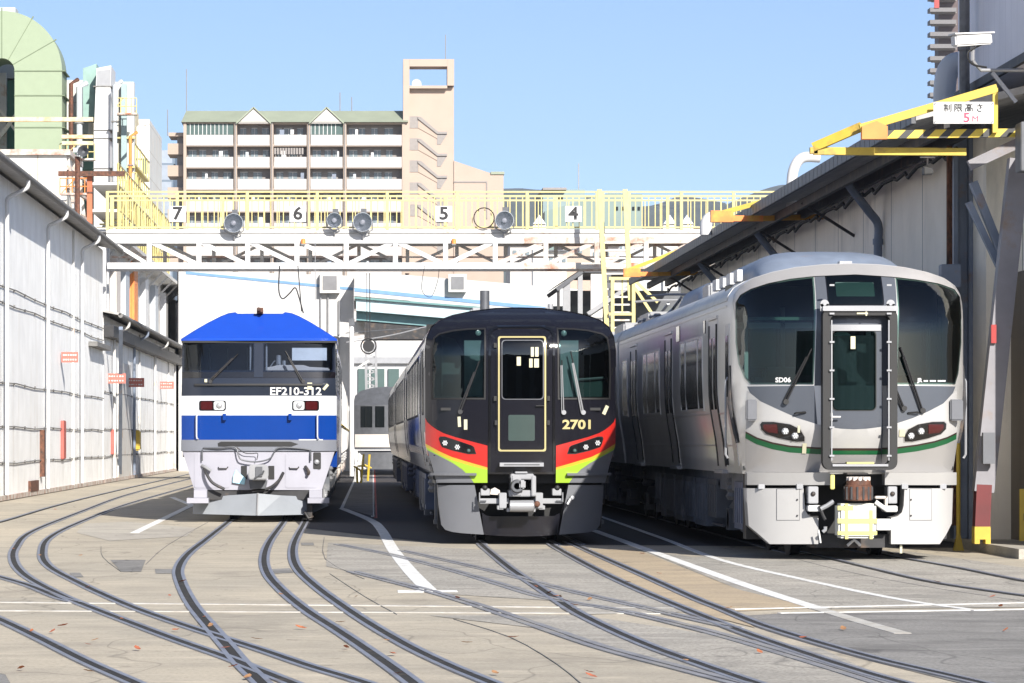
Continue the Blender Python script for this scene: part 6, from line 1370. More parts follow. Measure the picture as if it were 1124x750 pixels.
# sides
DH = dh
def car_side(par, half, sgn, wins, doors, trim='sil_paint', wz=(1.95, 2.85), wm='win'):
    for (y0, y1) in wins:
        p = MB(); side_panel(p, half, sgn, y0, y1, wz[0], wz[1], 0.008); o = p.build('side_window', M[wm], par)
        p = MB()
        for (a, b, c, d) in ((y0-0.03, y1+0.03, wz[1], wz[1]+0.035), (y0-0.03, y1+0.03, wz[0]-0.035, wz[0]), (y0-0.03, y0, wz[0], wz[1]), (y1, y1+0.03, wz[0], wz[1])):
            side_panel(p, half, sgn, a, b, c, d, 0.014, n=2)
        p.build('window_frame', M[trim], o)
for sgn in (-1, 1):
    car_side(dm, DH, sgn, [(6.4+i*1.75, 7.75+i*1.75) for i in range(7)], [], 'black')
    car_side(dm, DH, sgn, [(1.7, 2.4)], [], 'black')
    for y in (3.9, 19.2):
        p = MB(); side_panel(p, DH, sgn, y, y+0.95, 1.12, 2.98, -0.0, 0.05, n=8); 
        p = MB(); side_panel(p, DH, sgn, y, y+0.95, 1.12, 2.98, 0.012, 0.03, n=8); d = p.build('side_door', M['dmu_side'], dm)
        p = MB(); side_panel(p, DH, sgn, y+0.25, y+0.7, 1.95, 2.75, 0.02); p.build('door_window', M['win'], d)
    for (a, b, m, o_) in ((1.06, 1.30, 'dmu_grey', 0.006), (2.92, 3.02, 'maroon', 0.006)):
        p = MB(); side_panel(p, DH, sgn, 1.2, 21.0, a, b, o_); p.build('side_band', M[m], dm)
    p = MB(); side_panel(p, DH, sgn, 0.45, 1.2, 1.30, 1.65, 0.008); p.build('red_side_band', M['dmu_red'], dm)
s = MB()
for k_ in range(4): s.box(-0.6, 4.5+k_*4, 3.48, 0.6, 6.8+k_*4, 3.66)
s.build('roof_unit', M['light_steel'], dm, bevel=0.04)
s = MB(); s.box(-1.2, 1.2, 0.75, 1.2, 20.5, 1.08); s.build('underframe', M['under'], dm)
underboxes(dm, 5.4, 15.2, M['under_blue'], 3)
for y in (3.0, 17.6): bogie(dm, y, M['mid_steel'], 1.05, 2.1)
for x in (-1.15, 1.15):
    s = MB(); s.box(x-0.1, 1.05, 0.30, x+0.1, 1.35, 1.0); s.box(x-0.12, 0.9, 0.28, x+0.12, 1.2, 0.34); s.build('cab_step', M['mid_steel'], dm)

# ================================================================== SILVER COMMUTER TRAIN
EX, EY = 6.313, 41.7
em = thing('commuter_train', 'silver and white commuter train with green stripe and black-framed front door, marked SD06', 'train', (EX, EY, 0))
def FE(x, z):
    a = abs(x)/1.5
    y = 0.50*a**2+0.28*a**9
    if z > 3.0: y += 0.55*((z-3.0)/0.85)**2
    if z < 1.66: y += (1.66-z)*0.42
    return y
def PE(px, py): return PX(px, py, FE, EX, EY)
def E5(a, b): return PE(795+a/4.163, 275+b/4.163)
def E6(a, b): return PE(795+a/4.163, 440+b/4.163)
eh = [(1.36, 1.10), (1.40, 1.5), (1.47, 1.9), (1.50, 2.2), (1.50, 3.30), (1.475, 3.43), (1.40, 3.535), (1.24, 3.63), (1.0, 3.705), (0.7, 3.765), (0.35, 3.80), (0, 3.81)]
ewl = [E5(118, 612), E5(92, 585), E5(64, 520), E5(48, 420), E5(44, 300), E5(50, 240), E5(72, 205), E5(120, 178), E5(200, 152), E5(300, 132), E5(408, 120), E5(408, 612)]
ewr = [E5(782, 612), E5(782, 124), E5(880, 134), E5(980, 152), E5(1050, 178), E5(1083, 215), E5(1088, 300), E5(1086, 420), E5(1070, 560), E5(1055, 612)]
clE = lambda P_: [(max(-1.46, min(1.46, x)), z) for x, z in P_]
ewl, ewr = clE(ewl), clE(ewr)
esign = rrect(*E5(478, 246), *E5(710, 112), 0.02, 2)
edw = rrect(*E6(498, 40), *E5(687, 370), 0.06, 4)
print('EMU', ewl[0], ewl[5], ewr[5], esign[0], edw[0])
body_shell('body', sym(eh), FE, 19.2, M['stainless'], em, holes=[shrink(ewl, 0.02), shrink(ewr, 0.02), shrink(edw, -0.01)], cuts=(3.0,))
def EP(nm, poly, m, off=0.004, par=None, **k): return patch(nm, poly, FE, off, m, par or em, **k)
topE = []
hoodp = [(-1.46, 3.1), (-1.485, 3.30), (-1.465, 3.42), (-1.39, 3.525), (-1.24, 3.62), (-1.0, 3.695), (-0.7, 3.755), (-0.35, 3.79), (0, 3.80), (0.35, 3.79), (0.7, 3.755), (1.0, 3.695), (1.24, 3.62), (1.39, 3.525), (1.465, 3.42), (1.485, 3.30), (1.46, 3.1)]
def arc(pts, d): return [(x, z-d) for x, z in pts]
inner = [E5(1083, 215), E5(1050, 178), E5(980, 152), E5(880, 134), E5(782, 122), E5(600, 110), E5(408, 118), E5(300, 130), E5(200, 150), E5(120, 176), E5(72, 203), E5(50, 240)]
EP('front_hood', hoodp+clE(inner), M['sil_paint'], 0.03, thick=0.05, cuts=(3.0,))
for w in (ewl, ewr): EP('windscreen', w, M['glass_emu'], 0.012)
# grey pillars round the gangway
zt = E5(0, 118)[1]; zb = E5(0, 618)[1]
EP('gangway_surround', [E5(412, 618), E5(412, 118), E5(475, 113), E5(475, 250), E5(713, 250), E5(713, 113), E5(778, 122), E5(778, 618)], M['emu_grey'], 0.008, holes=[shrink(edw, -0.01)])
EP('destination_screen', esign, M['glass_emu'], 0.018); EP('destination_frame', shrink(esign, -0.015), M['black_gloss'], 0.012)
EP('destination_blind', shrink(esign, 0.10), M['teal_panel'], 0.0155)
# lower front
gL = [E5(104, 622), E5(410, 618), E6(425, 108), E6(330, 78), E6(240, 38), E5(165, 690), E5(118, 652)]
gR = [E5(780, 618), E5(1056, 622), E5(1045, 652), E5(1000, 700), E6(930, 50), E6(860, 80), E6(780, 106)]
for p_ in (clE(gL), clE(gR)): EP('slate_cheek', p_, M['emu_grey'], 0.006)
def bandz(xs, zs): return list(zip(xs, zs))
up = [E6(x, z) for x, z in ((97, 140), (150, 168), (220, 190), (300, 205), (425, 213), (600, 217), (778, 213), (880, 200), (960, 184), (1020, 165), (1062, 144))]
up = clE(up)
def lower(d): return [(x, z-d) for x, z in up]
whp = clE([E5(104, 640), E5(118, 652), E5(165, 690), E6(240, 38), E6(330, 78), E6(425, 108), E6(600, 128), E6(780, 106), E6(860, 80), E6(930, 50), E5(1000, 700), E5(1045, 652), E5(1062, 640)])
EP('white_face', whp+up[::-1], M['emu_white'], 0.0065, holes=[])
EP('brown_line', up+lower(0.022)[::-1], M['emu_brown'], 0.0085)
EP('green_stripe', lower(0.022)+lower(0.088)[::-1], M['emu_green'], 0.009)
EP('silver_lower_face', lower(0.088)+[E6(1045, 325), E6(100, 325)], M['sil_paint'], 0.006)
for (a, b) in ((95, 473), (722, 1048)):
    EP('lower_ledge', [E6(a, 327), E6(b, 327), E6(b, 384), E6(a, 384)], M['emu_white'], 0.21, thick=0.25)
# headlights
for pl, sg in (([E6(163, 108), E6(172, 97), E6(225, 97), E6(300, 108), E6(345, 130), E6(366, 165), E6(366, 186), E6(330, 188), E6(250, 172), E6(190, 152), E6(168, 130)], -1),
               ([E6(1014, 106), E6(1004, 96), E6(950, 97), E6(885, 108), E6(840, 132), E6(822, 165), E6(824, 187), E6(860, 187), E6(930, 172), E6(990, 152), E6(1012, 130)], 1)):
    o = EP('headlight_unit', pl, M['black_gloss'], 0.014)
    EP('headlight_rim', shrink(pl, -0.012), M['sil_paint'], 0.011, o)
    q = [(175, 118), (178, 108), (240, 108), (244, 150), (200, 145), (182, 133)] if sg < 0 else [(1003, 118), (1000, 108), (932, 108), (932, 152), (980, 146), (998, 132)]
    EP('tail_lamp', [E6(*c_) for c_ in q], M['red_lens'], 0.02, o)
    for c_ in (((278, 140), (323, 161)) if sg < 0 else ((898, 140), (852, 161))):
        x, z = E6(*c_); lens(o, 'headlight', x, z, FE, 0.046, M['light_steel'], 0.022); flower(o, x, z, FE, 0.040, 0.040)
# gangway frame (rubber) and door
fo0 = E6(430, 315); fo1 = E5(777, 268); yo = -0.26
outer = rrect(fo0[0], fo0[1], fo1[0], fo1[1], 0.10, 5); inn = rrect(fo0[0]+0.095, fo0[1]+0.075, fo1[0]-0.095, fo1[1]-0.09, 0.06, 5)
gf = patch('gangway_frame', outer, flat, 0.16, M['black'], em, holes=[inn], thick=0.18)
s = MB(); s.prism(rrect(fo0[0]-0.005, fo1[1]-0.035, fo1[0]+0.005, fo1[1]+0.03, 0.01, 1), -0.19, 0.0, 'y'); s.build('frame_top_bar', M['light_steel'], gf)
for a in (447, 747):
    x, z = E5(a, 248); s = MB(); s.lathe([(0.055, -0.02), (0.055, 0.02)], (x, -0.12, z), 'y', 18); s.lathe([(0.022, -0.03), (0.022, -0.01)], (x, -0.125, z), 'y', 12); s.box(x-0.055, -0.14, z-0.09, x+0.055, -0.10, z); s.build('lifting_lug', M['light_steel'], gf)
for xx in (fo0[0]+0.11, fo1[0]-0.11):
    s = MB(); s.box(xx-0.007, -0.175, fo0[1]+0.12, xx+0.007, -0.12, fo1[1]-0.15); s.build('frame_edge_strip', M['light_steel'], gf)
    for k_ in range(7):
        z = fo0[1]+0.18+k_*0.36; s = MB(); s.box(xx-0.03, -0.195, z-0.011, xx+0.03, -0.175, z+0.011); s.build('frame_clamp', M['light_steel'], gf)
z = fo1[1]-0.065; s = MB(); s.box(EX*0-0.02, -0.175, z-0.01, 0.12, -0.162, z+0.01); s.box(0.09, -0.176, z-0.03, 0.11, -0.16, z+0.03); s.build('frame_latch', M['tape'], gf)
s = MB(); s.box(fo0[0]+0.12, -0.18, fo0[1]+0.045, fo1[0]-0.12, -0.02, fo0[1]+0.075); s.build('door_sill', M['light_steel'], gf)
s = MB(); s.box(fo0[0]+0.30, -0.185, fo0[1]+0.076, fo1[0]-0.30, -0.05, fo0[1]+0.10); s.build('sill_marker', M['cover_tape'], gf)
dl = [E6(468, 285), E6(716, 285), E5(716, 338), E5(468, 338)]
dr2 = EP('gangway_door', dl, M['emu_grey'], 0.03, holes=[edw], thick=0.02)
EP('door_header', [E5(474, 368), E5(714, 368), E5(714, 340), E5(474, 340)], M['light_steel'], 0.045, dr2)
EP('door_white_panel', [E6(470, 285), E6(714, 285), E6(714, 120), E6(650, 128), E6(592, 131), E6(530, 128), E6(470, 120)], M['emu_white'], 0.036, dr2)
EP('door_brown_line', [E6(470, 228), E6(714, 228), E6(714, 217), E6(470, 217)], M['emu_brown'], 0.041, dr2)
EP('door_green_stripe', [E6(470, 246), E6(714, 246), E6(714, 228), E6(470, 228)], M['emu_green'], 0.0415, dr2)
EP('door_silver_foot', [E6(470, 285), E6(714, 285), E6(714, 247), E6(470, 247)], M['sil_paint'], 0.04, dr2)
EP('door_window', shrink(edw, -0.01), M['glass_emu'], 0.035, dr2)
EP('door_window_rim', shrink(edw, -0.02), M['black'], 0.033, dr2, holes=[shrink(edw, 0.0)])
s = MB(); x, z = E6(482, 74); s.box(x-0.02, -0.09, z-0.05, x+0.02, -0.03, z+0.05); s.tube([(x, -0.10, z), (x+0.12, -0.10, z)], 0.012, 6); s.build('door_handle', M['white'], dr2)
x, z = E5(541, 425); s = MB(); s.lathe([(0.155, 0), (0.155, 0.01)], (x, 0.06, z), 'y', 26); s.build('round_mirror', mat('pale_teal_disc', (0.35, 0.5, 0.52), 0.3), em)
x, z = E5(586, 422); EP('window_sticker', [(x-0.03, z-0.08), (x+0.03, z-0.08), (x+0.03, z+0.08), (x-0.03, z+0.08)], M['tape'], 0.045, dr2)
# mirrors / lamp boxes
for a, b in (((92, 682-0), (146, 778)), ((1030, 682), (1074, 778))):
    p0 = PE(795+a[0]/4.163, 275+b[1]/4.163); p1 = PE(795+b[0]/4.163, 275+a[1]/4.163)
    y = FE((p0[0]+p1[0])/2, 2.1); s = MB(); s.box(p0[0], y-0.16, p0[1], p1[0], y-0.02, p1[1]); s.build('mirror_housing', M['mirror_grey'], em, bevel=0.015)
wiper(em, E5(280, 692), E5(378, 490), FE, M['black'], blade=0.5)
wiper(em, E6(905, 45), E5(818, 485), FE, M['black'], blade=0.5); wiper(em, E6(820, 35), E5(775, 620), FE, M['black'], blade=0.3)
link('number_lettering', text_mesh('SD06', 0.085, FE, 0.018, *E5(268, 593), bold=0.003), M['white'], em)
link('company_lettering', text_mesh('JR', 0.065, FE, 0.018, *E5(892, 594), bold=0.004), M['white'], em)
for i, (a, b) in enumerate(((910, 930), (938, 966), (974, 1010))): EP('small_lettering', [E5(a, 600), E5(b, 600), E5(b, 593), E5(a, 593)], M['white'], 0.018)
for cc in ((346, 56), (860, 56)):
    x, z = E6(*cc); y = FE(x, z); s = MB(); s.tube([(x-0.07, y-0.01, z-0.01), (x-0.06, y-0.05, z), (x+0.06, y-0.05, z+0.01), (x+0.075, y-0.01, z)], 0.012, 6); s.build('front_handle', M['black'], em)
for (cc, w, h) in (((812, 148), 0.075, 0.09), ((365, 218), 0.05, 0.13), ((340, 130), 0.03, 0.09)):
    x, z = E6(*cc); EP('tape_tag', [(x-w/2, z-h/2), (x+w/2, z-h/2), (x+w/2, z+h/2), (x-w/2, z+h/2)], M['tape'], 0.02)
# skirts
def FK(x, z): return 0.05+0.45*(abs(x)/1.4)**2+0.22*(abs(x)/1.4)**8
def EK(a, b): return PX(795+a/4.163, 440+b/4.163, FK, EX, EY)
skl = [EK(100, 400), EK(362, 400), EK(370, 500), EK(382, 522), EK(402, 533), EK(430, 536), EK(430, 655), EK(208, 655), EK(160, 612), EK(112, 572)]
skr = [EK(824, 400), EK(1046, 400), EK(1040, 560), EK(1015, 610), EK(985, 655), EK(762, 655), EK(762, 535), EK(792, 528), EK(812, 510), EK(820, 480)]
for pl, hp in ((skl, (240, 400, 342, 545)), (skr, (848, 400, 946, 545))):
    o = patch('front_skirt', pl, FK, 0.0, M['emu_white'], em, thick=0.35)
    hh = [EK(hp[0], hp[3]), EK(hp[2], hp[3]), EK(hp[2], hp[1]+4), EK(hp[0], hp[1]+4)]
    patch('skirt_hatch', hh, FK, 0.008, M['emu_white'], o, thick=0.008)
    patch('hatch_gap', shrink(hh, -0.006), FK, 0.003, M['mid_steel'], o)
    for zz in (452, 525): x, z = EK(hp[2]-9 if hp[0] < 500 else hp[0]+5, zz); lens(o, 'hatch_bolt', x, z, FK, 0.012, M['dark_steel'], 0.014)
for xx in (170, 345, 825, 1000):
    x, z = EK(xx, 392); s = MB(); s.box(x-0.04, FK(x, z)-0.02, z-0.03, x+0.04, FK(x, z)+0.1, z+0.03); s.build('skirt_bracket', M['light_steel'], em)
box('front_undercarriage', M['black'], em, (-1.3, 0.85, 0.25), (1.3, 1.2, 1.2))
box('front_undercarriage', M['black'], em, (-0.65, 0.4, 0.95), (0.65, 0.9, 1.12))
# coupler: rusty drum with wrapped parcel beneath
def E3(a, b, y): return ((795+a/4.163-VX)*(EY+y)/FPX-EX, EYE-((440+b/4.163)-VY)*(EY+y)/FPX)
cx_, cz_ = E3(613, 400, -0.3)
cp2 = MB().lathe([(0.10, -0.16), (0.17, -0.15), (0.175, -0.02), (0.17, 0.03), (0.155, 0.04), (0.15, 0.10), (0.12, 0.12)], (cx_, -0.3, cz_-0.0), 'z', 26).build('coupler_head', M['rust'], em)
s = MB()
for k_ in range(14):
    a = k_*math.pi/7; s.box(cx_+0.172*math.cos(a)-0.012, -0.3+0.172*math.sin(a)-0.012, cz_-0.14, cx_+0.172*math.cos(a)+0.012, -0.3+0.172*math.sin(a)+0.012, cz_+0.02)
s.build('coupler_bolts', M['dark_steel'], cp2)
s = MB()
for k_ in range(12):
    a = k_*math.pi/6; s.lathe([(0.028, -0.03), (0.028, 0.02)], (cx_+0.125*math.cos(a), -0.3+0.125*math.sin(a), cz_+0.125), 'z', 8)
s.build('coupler_ring', M['cream_seat'], cp2)
s = MB(); s.box(cx_-0.07, -0.2, cz_-0.1, cx_+0.07, 0.5, cz_+0.06); s.build('draw_bar', M['dark_steel'], cp2)
a0 = E3(522, 628, -0.35); a1 = E3(694, 470, -0.35)
wrp = MB().box(a0[0], -0.38, a0[1], a1[0], 0.0, a1[1]).build('wrapped_electric_coupler', M['cover'], em, bevel=0.03)
for (p, q) in (((518, 560), (698, 538)), ((518, 612), (698, 596)), ((552, 632), (566, 470)), ((664, 632), (678, 500)), ((518, 500), (590, 480))):
    b0 = E3(p[0], p[1], -0.38); b1 = E3(q[0], q[1], -0.38); s = MB(); yo_ = -0.383-0.0013*p[1]/100; s.box(b0[0], yo_, b0[1], b1[0], -0.374, b1[1]); s.build('tape_strip', M['cover_tape'], wrp)
for (a, b, c_, d, y0, y1, m, nm) in ((384, 392, 430, 470, 0.0, 0.3, 'light_steel', 'jumper_box'), (748, 392, 790, 470, 0.0, 0.3, 'light_steel', 'jumper_box'), (384, 478, 440, 506, -0.02, 0.3, 'white', 'bracket_bar'),
        (735, 480, 792, 508, -0.02, 0.3, 'white', 'bracket_bar'), (697, 540, 762, 592, 0.05, 0.3, 'white', 'bracket_bar'), (690, 436, 745, 448, -0.02, 0.1, 'cream_seat', 'bracket_frame'), (735, 436, 747, 505, -0.02, 0.1, 'cream_seat', 'bracket_frame'), (486, 336, 505, 405, -0.05, 0.0, 'cover_tape', 'yellow_tie'), (560, 330, 660, 338, -0.1, 0.3, 'dark_steel', 'cable_tray')):
    p0 = E3(a, d, y0); p1 = E3(c_, b, y0); s = MB(); s.box(p0[0], y0, p0[1], p1[0], y1, p1[1]); s.build(nm, M[m], em, bevel=0.008)
for cc in ((406, 425), (769, 425)): x, z = E3(*cc, 0); lens(em, 'jumper_socket', x, z, lambda a, b: 0.0, 0.03, M['dark_steel'], 0.015)
for pth, m, r in ((((500, 460), (470, 480), (440, 495)), 'light_steel', 0.03), (((435, 480), (450, 520), (462, 545)), 'dark_steel', 0.02), (((745, 500), (715, 480), (690, 462)), 'white', 0.03), (((430, 590), (436, 620), (440, 650)), 'white', 0.012), (((462, 575), (462, 590), (450, 600)), 'light_steel', 0.025)):
    s = MB(); s.tube([(E3(a, b, -0.05)[0], -0.05, E3(a, b, -0.05)[1]) for a, b in pth], r, 8); s.build('air_hose', M[m], em)
x, z = E3(592, 650, 0.2); s = MB(); s.tube([(x-0.08, 0.2, z-0.03), (x-0.05, 0.18, z), (x, 0.18, z+0.04), (x+0.05, 0.18, z), (x+0.08, 0.2, z-0.03)], 0.02, 8); s.build('lower_shackle', M['white'], em)
box('pilot_beam', M['dark_steel'], em, (-0.55, 0.25, 0.16), (0.55, 0.7, 0.33))
x, z = E6(778, 668); box('hanging_tag', M['tape'], em, (x-0.015, 0.2, 0.09), (x+0.015, 0.21, 0.2))
# interior
box('cab_back_wall', M['interior_dark'], em, (-1.42, 2.2, 1.2), (1.42, 2.24, 3.6))
box('cab_floor', M['interior_dark'], em, (-1.36, 0.7, 1.15), (1.36, 2.2, 1.2))
for (a, b) in ((0, 0.45), (0.5, 0.93)):
    pass
box('cab_window', M['teal_panel'], em, (-1.1, 2.18, 2.5), (-0.75, 2.2, 3.1)); box('cab_window', M['teal_panel'], em, (-0.5, 2.18, 2.1), (-0.2, 2.2, 3.1)); box('cab_window', M['teal_panel'], em, (0.5, 2.18, 2.4), (1.2, 2.2, 3.0))
for (xa, za, xb, zb, m) in ((-1.2, 2.3, -1.15, 3.2, 'cab_light'), (-0.72, 2.0, -0.66, 3.3, 'interior'), (0.42, 2.0, 0.48, 3.3, 'cab_light'), (1.22, 2.3, 1.27, 3.1, 'cab_light'), (-1.35, 3.02, -0.3, 3.10, 'cab_light'), (0.4, 3.02, 1.3, 3.10, 'interior'), (-0.55, 1.5, -0.1, 2.4, 'interior'), (-0.25, 1.5, -0.2, 3.2, 'cab_light'), (0.1, 1.5, 0.3, 2.0, 'teal_panel')):
    box('cab_lit_fitting', M[m], em, (xa, 1.9, za), (xb, 1.95, zb))  # pale strips added so the dark cab looks lit behind the glass
box('driver_desk', M['interior'], em, (-1.25, 0.7, 1.6), (-0.35, 1.1, 2.35), 0.04)
box('sun_visor', mat('smoked_visor', (0.10, 0.17, 0.15), 0.3), em, (-1.33, 0.52, 3.08), (-0.40, 0.53, 3.12)); box('cab_seat', M['interior'], em, (-1.0, 1.4, 1.4), (-0.5, 1.7, 2.5), 0.05)
# roof cowl and equipment
def cowl(y0, y1, zt_, hw_, m, nm):
    s = MB(); n0 = 14
    for (y, sc) in ((y0, 0.05), (y0+0.35, 0.6), (y0+0.8, 0.9), (y0+1.4, 1.0), (y1-0.5, 1.0), (y1, 0.3)):
        for i in range(n0+1):
            t = math.pi*i/n0; s.v.append((hw_*math.copysign(abs(math.cos(t))**0.55, math.cos(t)), y, 3.70+(zt_-3.70)*sc*math.sin(t)**0.8))
    for r_ in range(5):
        for i in range(n0): a = r_*(n0+1)+i; s.f.append((a, a+1, a+n0+2, a+n0+1))
    s.smooth = True; return s.build(nm, m, em)
cowl(1.9, 7.0, 4.12, 1.0, M['blue_steel'], 'roof_cowl'); cowl(9.2, 13.2, 4.1, 1.0, M['blue_steel'], 'air_conditioner')
s = MB(); s.box(-1.1, 7.3, 3.66, -0.7, 8.2, 3.88); s.build('roof_vent', M['light_steel'], em, bevel=0.03)
box('front_antenna', M['light_steel'], em, (-0.08, 0.9, 3.79), (0.08, 1.1, 3.86))
for k_ in range(4): box('number_panel', M['white'], em, (-1.12, 3.4+k_*0.9, 3.72), (-1.05, 3.9+k_*0.9, 3.88))
def pantograph(par, y):
    s = MB()
    for x in (-0.6, 0.6): s.tube([(x, y, 3.82), (x*0.5, y+1.1, 4.05), (x*0.4, y+0.1, 4.22)], 0.03, 6)
    s.tube([(-0.9, y+0.1, 4.25), (-0.5, y+0.05, 4.28), (0.5, y+0.05, 4.28), (0.9, y+0.1, 4.25)], 0.025, 6)
    s.box(-0.8, y-0.3, 3.78, 0.8, y+1.4, 3.84)
    for x in (-0.7, 0.7):
        for q in (0, 1): s.lathe([(0.05, 0), (0.08, 0.03), (0.05, 0.06), (0.08, 0.09), (0.05, 0.12)], (x, y+q*1.0, 3.8), 'z', 10)
    return s.build('pantograph', M['light_steel'], par)
# sides (doors and windows measured along the left flank)
def emu_flank(par, first=True):
    for sgn in (-1, 1):
        for (a, b) in ((2.45, 3.45), (8.85, 9.95), (15.3, 16.5)):
            p = MB(); side_panel(p, eh, sgn, a, b, 1.18, 3.12, -0.012, 0.03, n=10); 
            p = MB(); side_panel(p, eh, sgn, a-0.05, b+0.05, 1.14, 3.16, 0.006, 0.02, n=10); fr_ = p.build('door_frame', M['stainless'], par)
            for k_, (u, v) in enumerate(((a, (a+b)/2-0.008), ((a+b)/2+0.008, b))):
                p = MB(); side_panel(p, eh, sgn, u, v, 1.18, 3.10, 0.010, 0.02, n=10); d = p.build('side_door', M['black_gloss'] if False else M['stainless'], par)
                p = MB(); side_panel(p, eh, sgn, u+0.09, v-0.09, 1.95, 2.92, 0.016, 0.01); p.build('door_window', M['win'], d)
                p = MB(); e0 = u if k_ == 0 else v-0.035
                side_panel(p, eh, sgn, e0, e0+0.035, 1.18, 3.10, 0.016, 0.012, n=10); e1 = a-0.02 if k_ == 0 else b-0.10
                side_panel(p, eh, sgn, e1, e1+0.12, 1.18, 3.10, 0.019, 0.015, n=10); p.build('door_edge_shade', M['black'], d)  # black strips paint the shade of a recessed door
            s = MB(); x = sgn*(side_x(eh, 1.1)+0.07); s.box(min(x, x-sgn*0.15), a-0.02, 1.085, max(x, x-sgn*0.15), b+0.02, 1.13); s.build('door_step', M['light_steel'], par)
            s = MB(); x = sgn*(side_x(eh, 3.2)+0.03); s.box(min(x, x-sgn*0.06), a-0.08, 3.17, max(x, x-sgn*0.06), b+0.08, 3.21); s.build('rain_strip', M['stainless'], par)
        car_side(par, eh, sgn, [(4.35, 4.95), (5.05, 6.7), (6.8, 7.5), (11.0, 11.7), (11.8, 13.2), (13.3, 14.0), (17.3, 18.4)], [], 'stainless', (1.98, 2.97))
        for zz in (1.45, 1.88, 3.28):
            p = MB(); side_panel(p, eh, sgn, 1.3 if first else 0.1, 19.1, zz, zz+0.02, 0.008, n=1); p.build('side_bead', M['stainless'], par)
emu_flank(em)
def emu_roof(par, y0):
    for sgn in (-1, 1):
        p = MB(); side_panel(p, eh, sgn, y0, 19.2, 3.36, 3.79, 0.012, 0.03, n=10); p.smooth = True; p.build('roof_sheet', mat('pale_roof_sheet', (0.45, 0.45, 0.44), 0.45, 0.1), par)
emu_roof(em, 1.35)
for sgn in (-1, 1):
    p = MB(); side_panel(p, eh, sgn, 1.0, 1.45, 1.2, 3.05, 0.01, 0.03, n=10); d = p.build('crew_door', M['stainless'], em)
    p = MB(); side_panel(p, eh, sgn, 1.08, 1.37, 2.1, 2.9, 0.016, 0.01); p.build('door_window', M['win'], d)
    p = MB(); p.tube([(sgn*1.53, 0.92, 1.3), (sgn*1.56, 0.92, 1.35), (sgn*1.56, 0.92, 2.3), (sgn*1.53, 0.92, 2.35)], 0.016, 6); p.build('grab_rail', M['light_steel'], em)
    p = MB(); side_panel(p, eh, sgn, 3.95, 4.15, 3.02, 3.2, 0.012, n=1); p.build('door_lamp', M['win'], em)
    p = MB(); side_panel(p, eh, sgn, 7.6, 8.1, 3.02, 3.25, 0.012, n=1); p.build('side_destination_screen', M['win'], em)
    # handrail from windscreen corner down
    p = MB(); p.tube([(sgn*1.50, 0.86, 2.5), (sgn*1.52, 0.80, 2.0), (sgn*1.46, 0.74, 1.65), (sgn*1.42, 0.74, 1.50)], 0.03, 8); p.build('corner_trim', M['dark_steel'], em)
s = MB(); s.box(-1.25, 1.3, 0.85, 1.25, 19.0, 1.11); s.build('underframe', M['under'], em)
underboxes(em, 4.4, 14.0, M['under'], 5); underboxes(em, 1.25, 2.2, M['under_blue'], 9)
for y in (3.1, 16.4): bogie(em, y, M['mid_steel'], 1.05, 2.1)
# ================================================================== following carriages
def carriage(name, label, loc, half, body_m, under_m, length, wins, wz, trim, seed, doors=(), group=None, roof='light_steel', rz=0.0, dm_='dmu_side'):
    t = thing(name, label, 'train carriage', loc, group, rz)
    s = MB(); s.prism(sym(half), 0, length, 'y'); s.build('body', body_m, t)
    for sgn in (-1, 1):
        car_side(t, half, sgn, wins, [], trim, wz)
        for y in doors:
            p = MB(); side_panel(p, half, sgn, y, y+1.1, 1.2, 3.05, 0.012, 0.03, n=8); d = p.build('side_door', M[dm_], t)
            p = MB(); side_panel(p, half, sgn, y+0.2, y+0.9, 1.95, 2.85, 0.018, 0.01); p.build('door_window', M['win'], d)
    s = MB(); s.box(-1.2, 0.3, 0.85, 1.2, length-0.3, 1.11); s.build('underframe', M['under'], t)
    underboxes(t, 4.6, length-5.2, under_m, seed)
    for y in (3.0, length-3.2): bogie(t, y, M['mid_steel'], 1.05, 2.1)
    s = MB()
    zt_ = max(z for x, z in half)
    for k_ in range(3): s.box(-0.7, 2.5+k_*6, zt_-0.05, 0.7, 5.0+k_*6, zt_+0.22)
    s.build('roof_unit', M[roof], t, bevel=0.04)
    p = MB(); p.box(-0.55, -0.22, 1.1, 0.55, 0.0, 3.1); p.build('gangway_bellows', M['black'], t)
    return t
W7 = [(2.6+i*1.9, 4.1+i*1.9) for i in range(8)]
c2 = carriage('railcar_carriage', 'dark carriage coupled right behind the black railcar', (2.376, 69.5, 0), dh, M['dmu_side'], M['under_blue'], 20.6, W7, (1.95, 2.85), 'black', 21, (0.8, 18.6), 'dark carriages behind the black railcar')
c3 = carriage('railcar_carriage', 'last dark carriage, farthest behind the black railcar', (2.376, 90.4, 0), dh, M['dmu_side'], M['under_blue'], 20.6, W7, (1.95, 2.85), 'black', 22, (0.8, 18.6), 'dark carriages behind the black railcar')
WE = [(1.0, 2.0), (4.35, 4.95), (5.05, 6.7), (6.8, 7.5), (11.0, 11.7), (11.8, 13.2), (13.3, 14.0), (17.3, 18.6)]
e2 = carriage('commuter_carriage', 'silver carriage coupled right behind the commuter train marked SD06', (EX, EY+19.6, 0), eh, M['stainless'], M['under'], 19.6, WE, (1.98, 2.97), 'stainless', 31, (2.5, 9.0, 15.4), 'silver carriages behind the commuter train', dm_='stainless')
e3 = carriage('commuter_carriage', 'farther silver carriage behind the commuter train', (EX, EY+39.6, 0), eh, M['stainless'], M['under'], 19.6, WE, (1.98, 2.97), 'stainless', 32, (2.5, 9.0, 15.4), 'silver carriages behind the commuter train', dm_='stainless')
emu_roof(e2, 0.1); emu_roof(e3, 0.1); pantograph(e2, 0.6); pantograph(e2, 3.2)
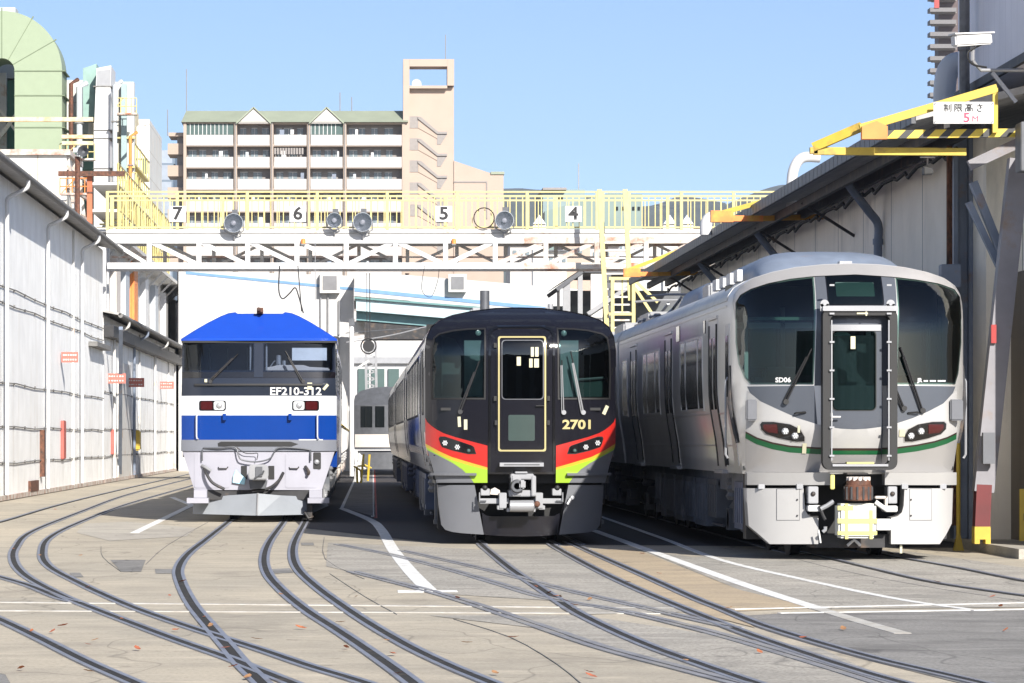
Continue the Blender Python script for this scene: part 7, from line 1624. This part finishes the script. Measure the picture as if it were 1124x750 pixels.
# goods wagons behind the locomotive
wh = [(1.35, 1.1), (1.40, 1.4), (1.40, 3.1), (1.32, 3.35), (0.9, 3.55), (0, 3.6)]
def wagon(label, loc, seed):
    t = thing('goods_wagon', label, 'wagon', loc, 'pale wagons behind the blue locomotive')
    s = MB(); s.prism(sym(wh), 0, 14.4, 'y'); s.build('body', M['light_steel'], t)
    for sgn in (-1, 1):
        for k_ in range(12):
            p = MB(); side_panel(p, wh, sgn, 0.4+k_*1.2, 0.5+k_*1.2, 1.15, 3.3, 0.05, 0.06); p.build('side_post', M['dirty_white'], t)
        p = MB(); p.tube([(sgn*1.46, 0.3, 1.9), (sgn*1.46, 14, 1.9)], 0.025, 6); p.build('grab_rail', M['yellow'], t)
    underboxes(t, 3.6, 10.6, M['rusty_white'], seed)
    for y in (2.0, 12.4): bogie(t, y, M['dirty_white'], 1.1, 1.8)
    return t
for i, (y, lab) in enumerate(((80.2, 'pale grey wagon coupled right behind the blue locomotive'), (95.2, 'second pale grey wagon behind the blue locomotive'), (110.2, 'third pale grey wagon behind the blue locomotive'), (125.2, 'farthest pale grey wagon behind the blue locomotive'))):
    wagon(lab, (LX-0.03, y, 0), 41+i)
# grey commuter train standing far back between the two
ft = thing('parked_train', 'distant pale grey train facing the camera in the gap between locomotive and railcar', 'train', (1.15, 140, 0))
fh = [(1.38, 1.1), (1.42, 1.6), (1.42, 3.1), (1.36, 3.4), (1.1, 3.62), (0.6, 3.75), (0, 3.8)]
body_shell('body', sym(fh), lambda x, z: 0.15*abs(x)**2+max(0, z-3.0)*0.9, 18.0, M['mid_steel'], ft)
for (a, b) in ((-1.12, -0.62), (-0.5, -0.1), (0.15, 0.65), (0.75, 1.2)):
    patch('windscreen', [(a, 2.05), (b, 2.05), (b, 2.95), (a, 2.95)], lambda x, z: 0.15*abs(x)**2, 0.02, M['win'], ft)
patch('beige_band', [(-1.36, 1.2), (1.36, 1.2), (1.36, 1.75), (-1.36, 1.75)], lambda x, z: 0.15*abs(x)**2, 0.02, M['cream_seat'], ft)
patch('front_skirt', [(-1.2, 0.25), (1.2, 0.25), (1.25, 1.05), (-1.25, 1.05)], lambda x, z: 0.2+0.1*abs(x)**2, 0.0, M['mid_steel'], ft, thick=0.3)
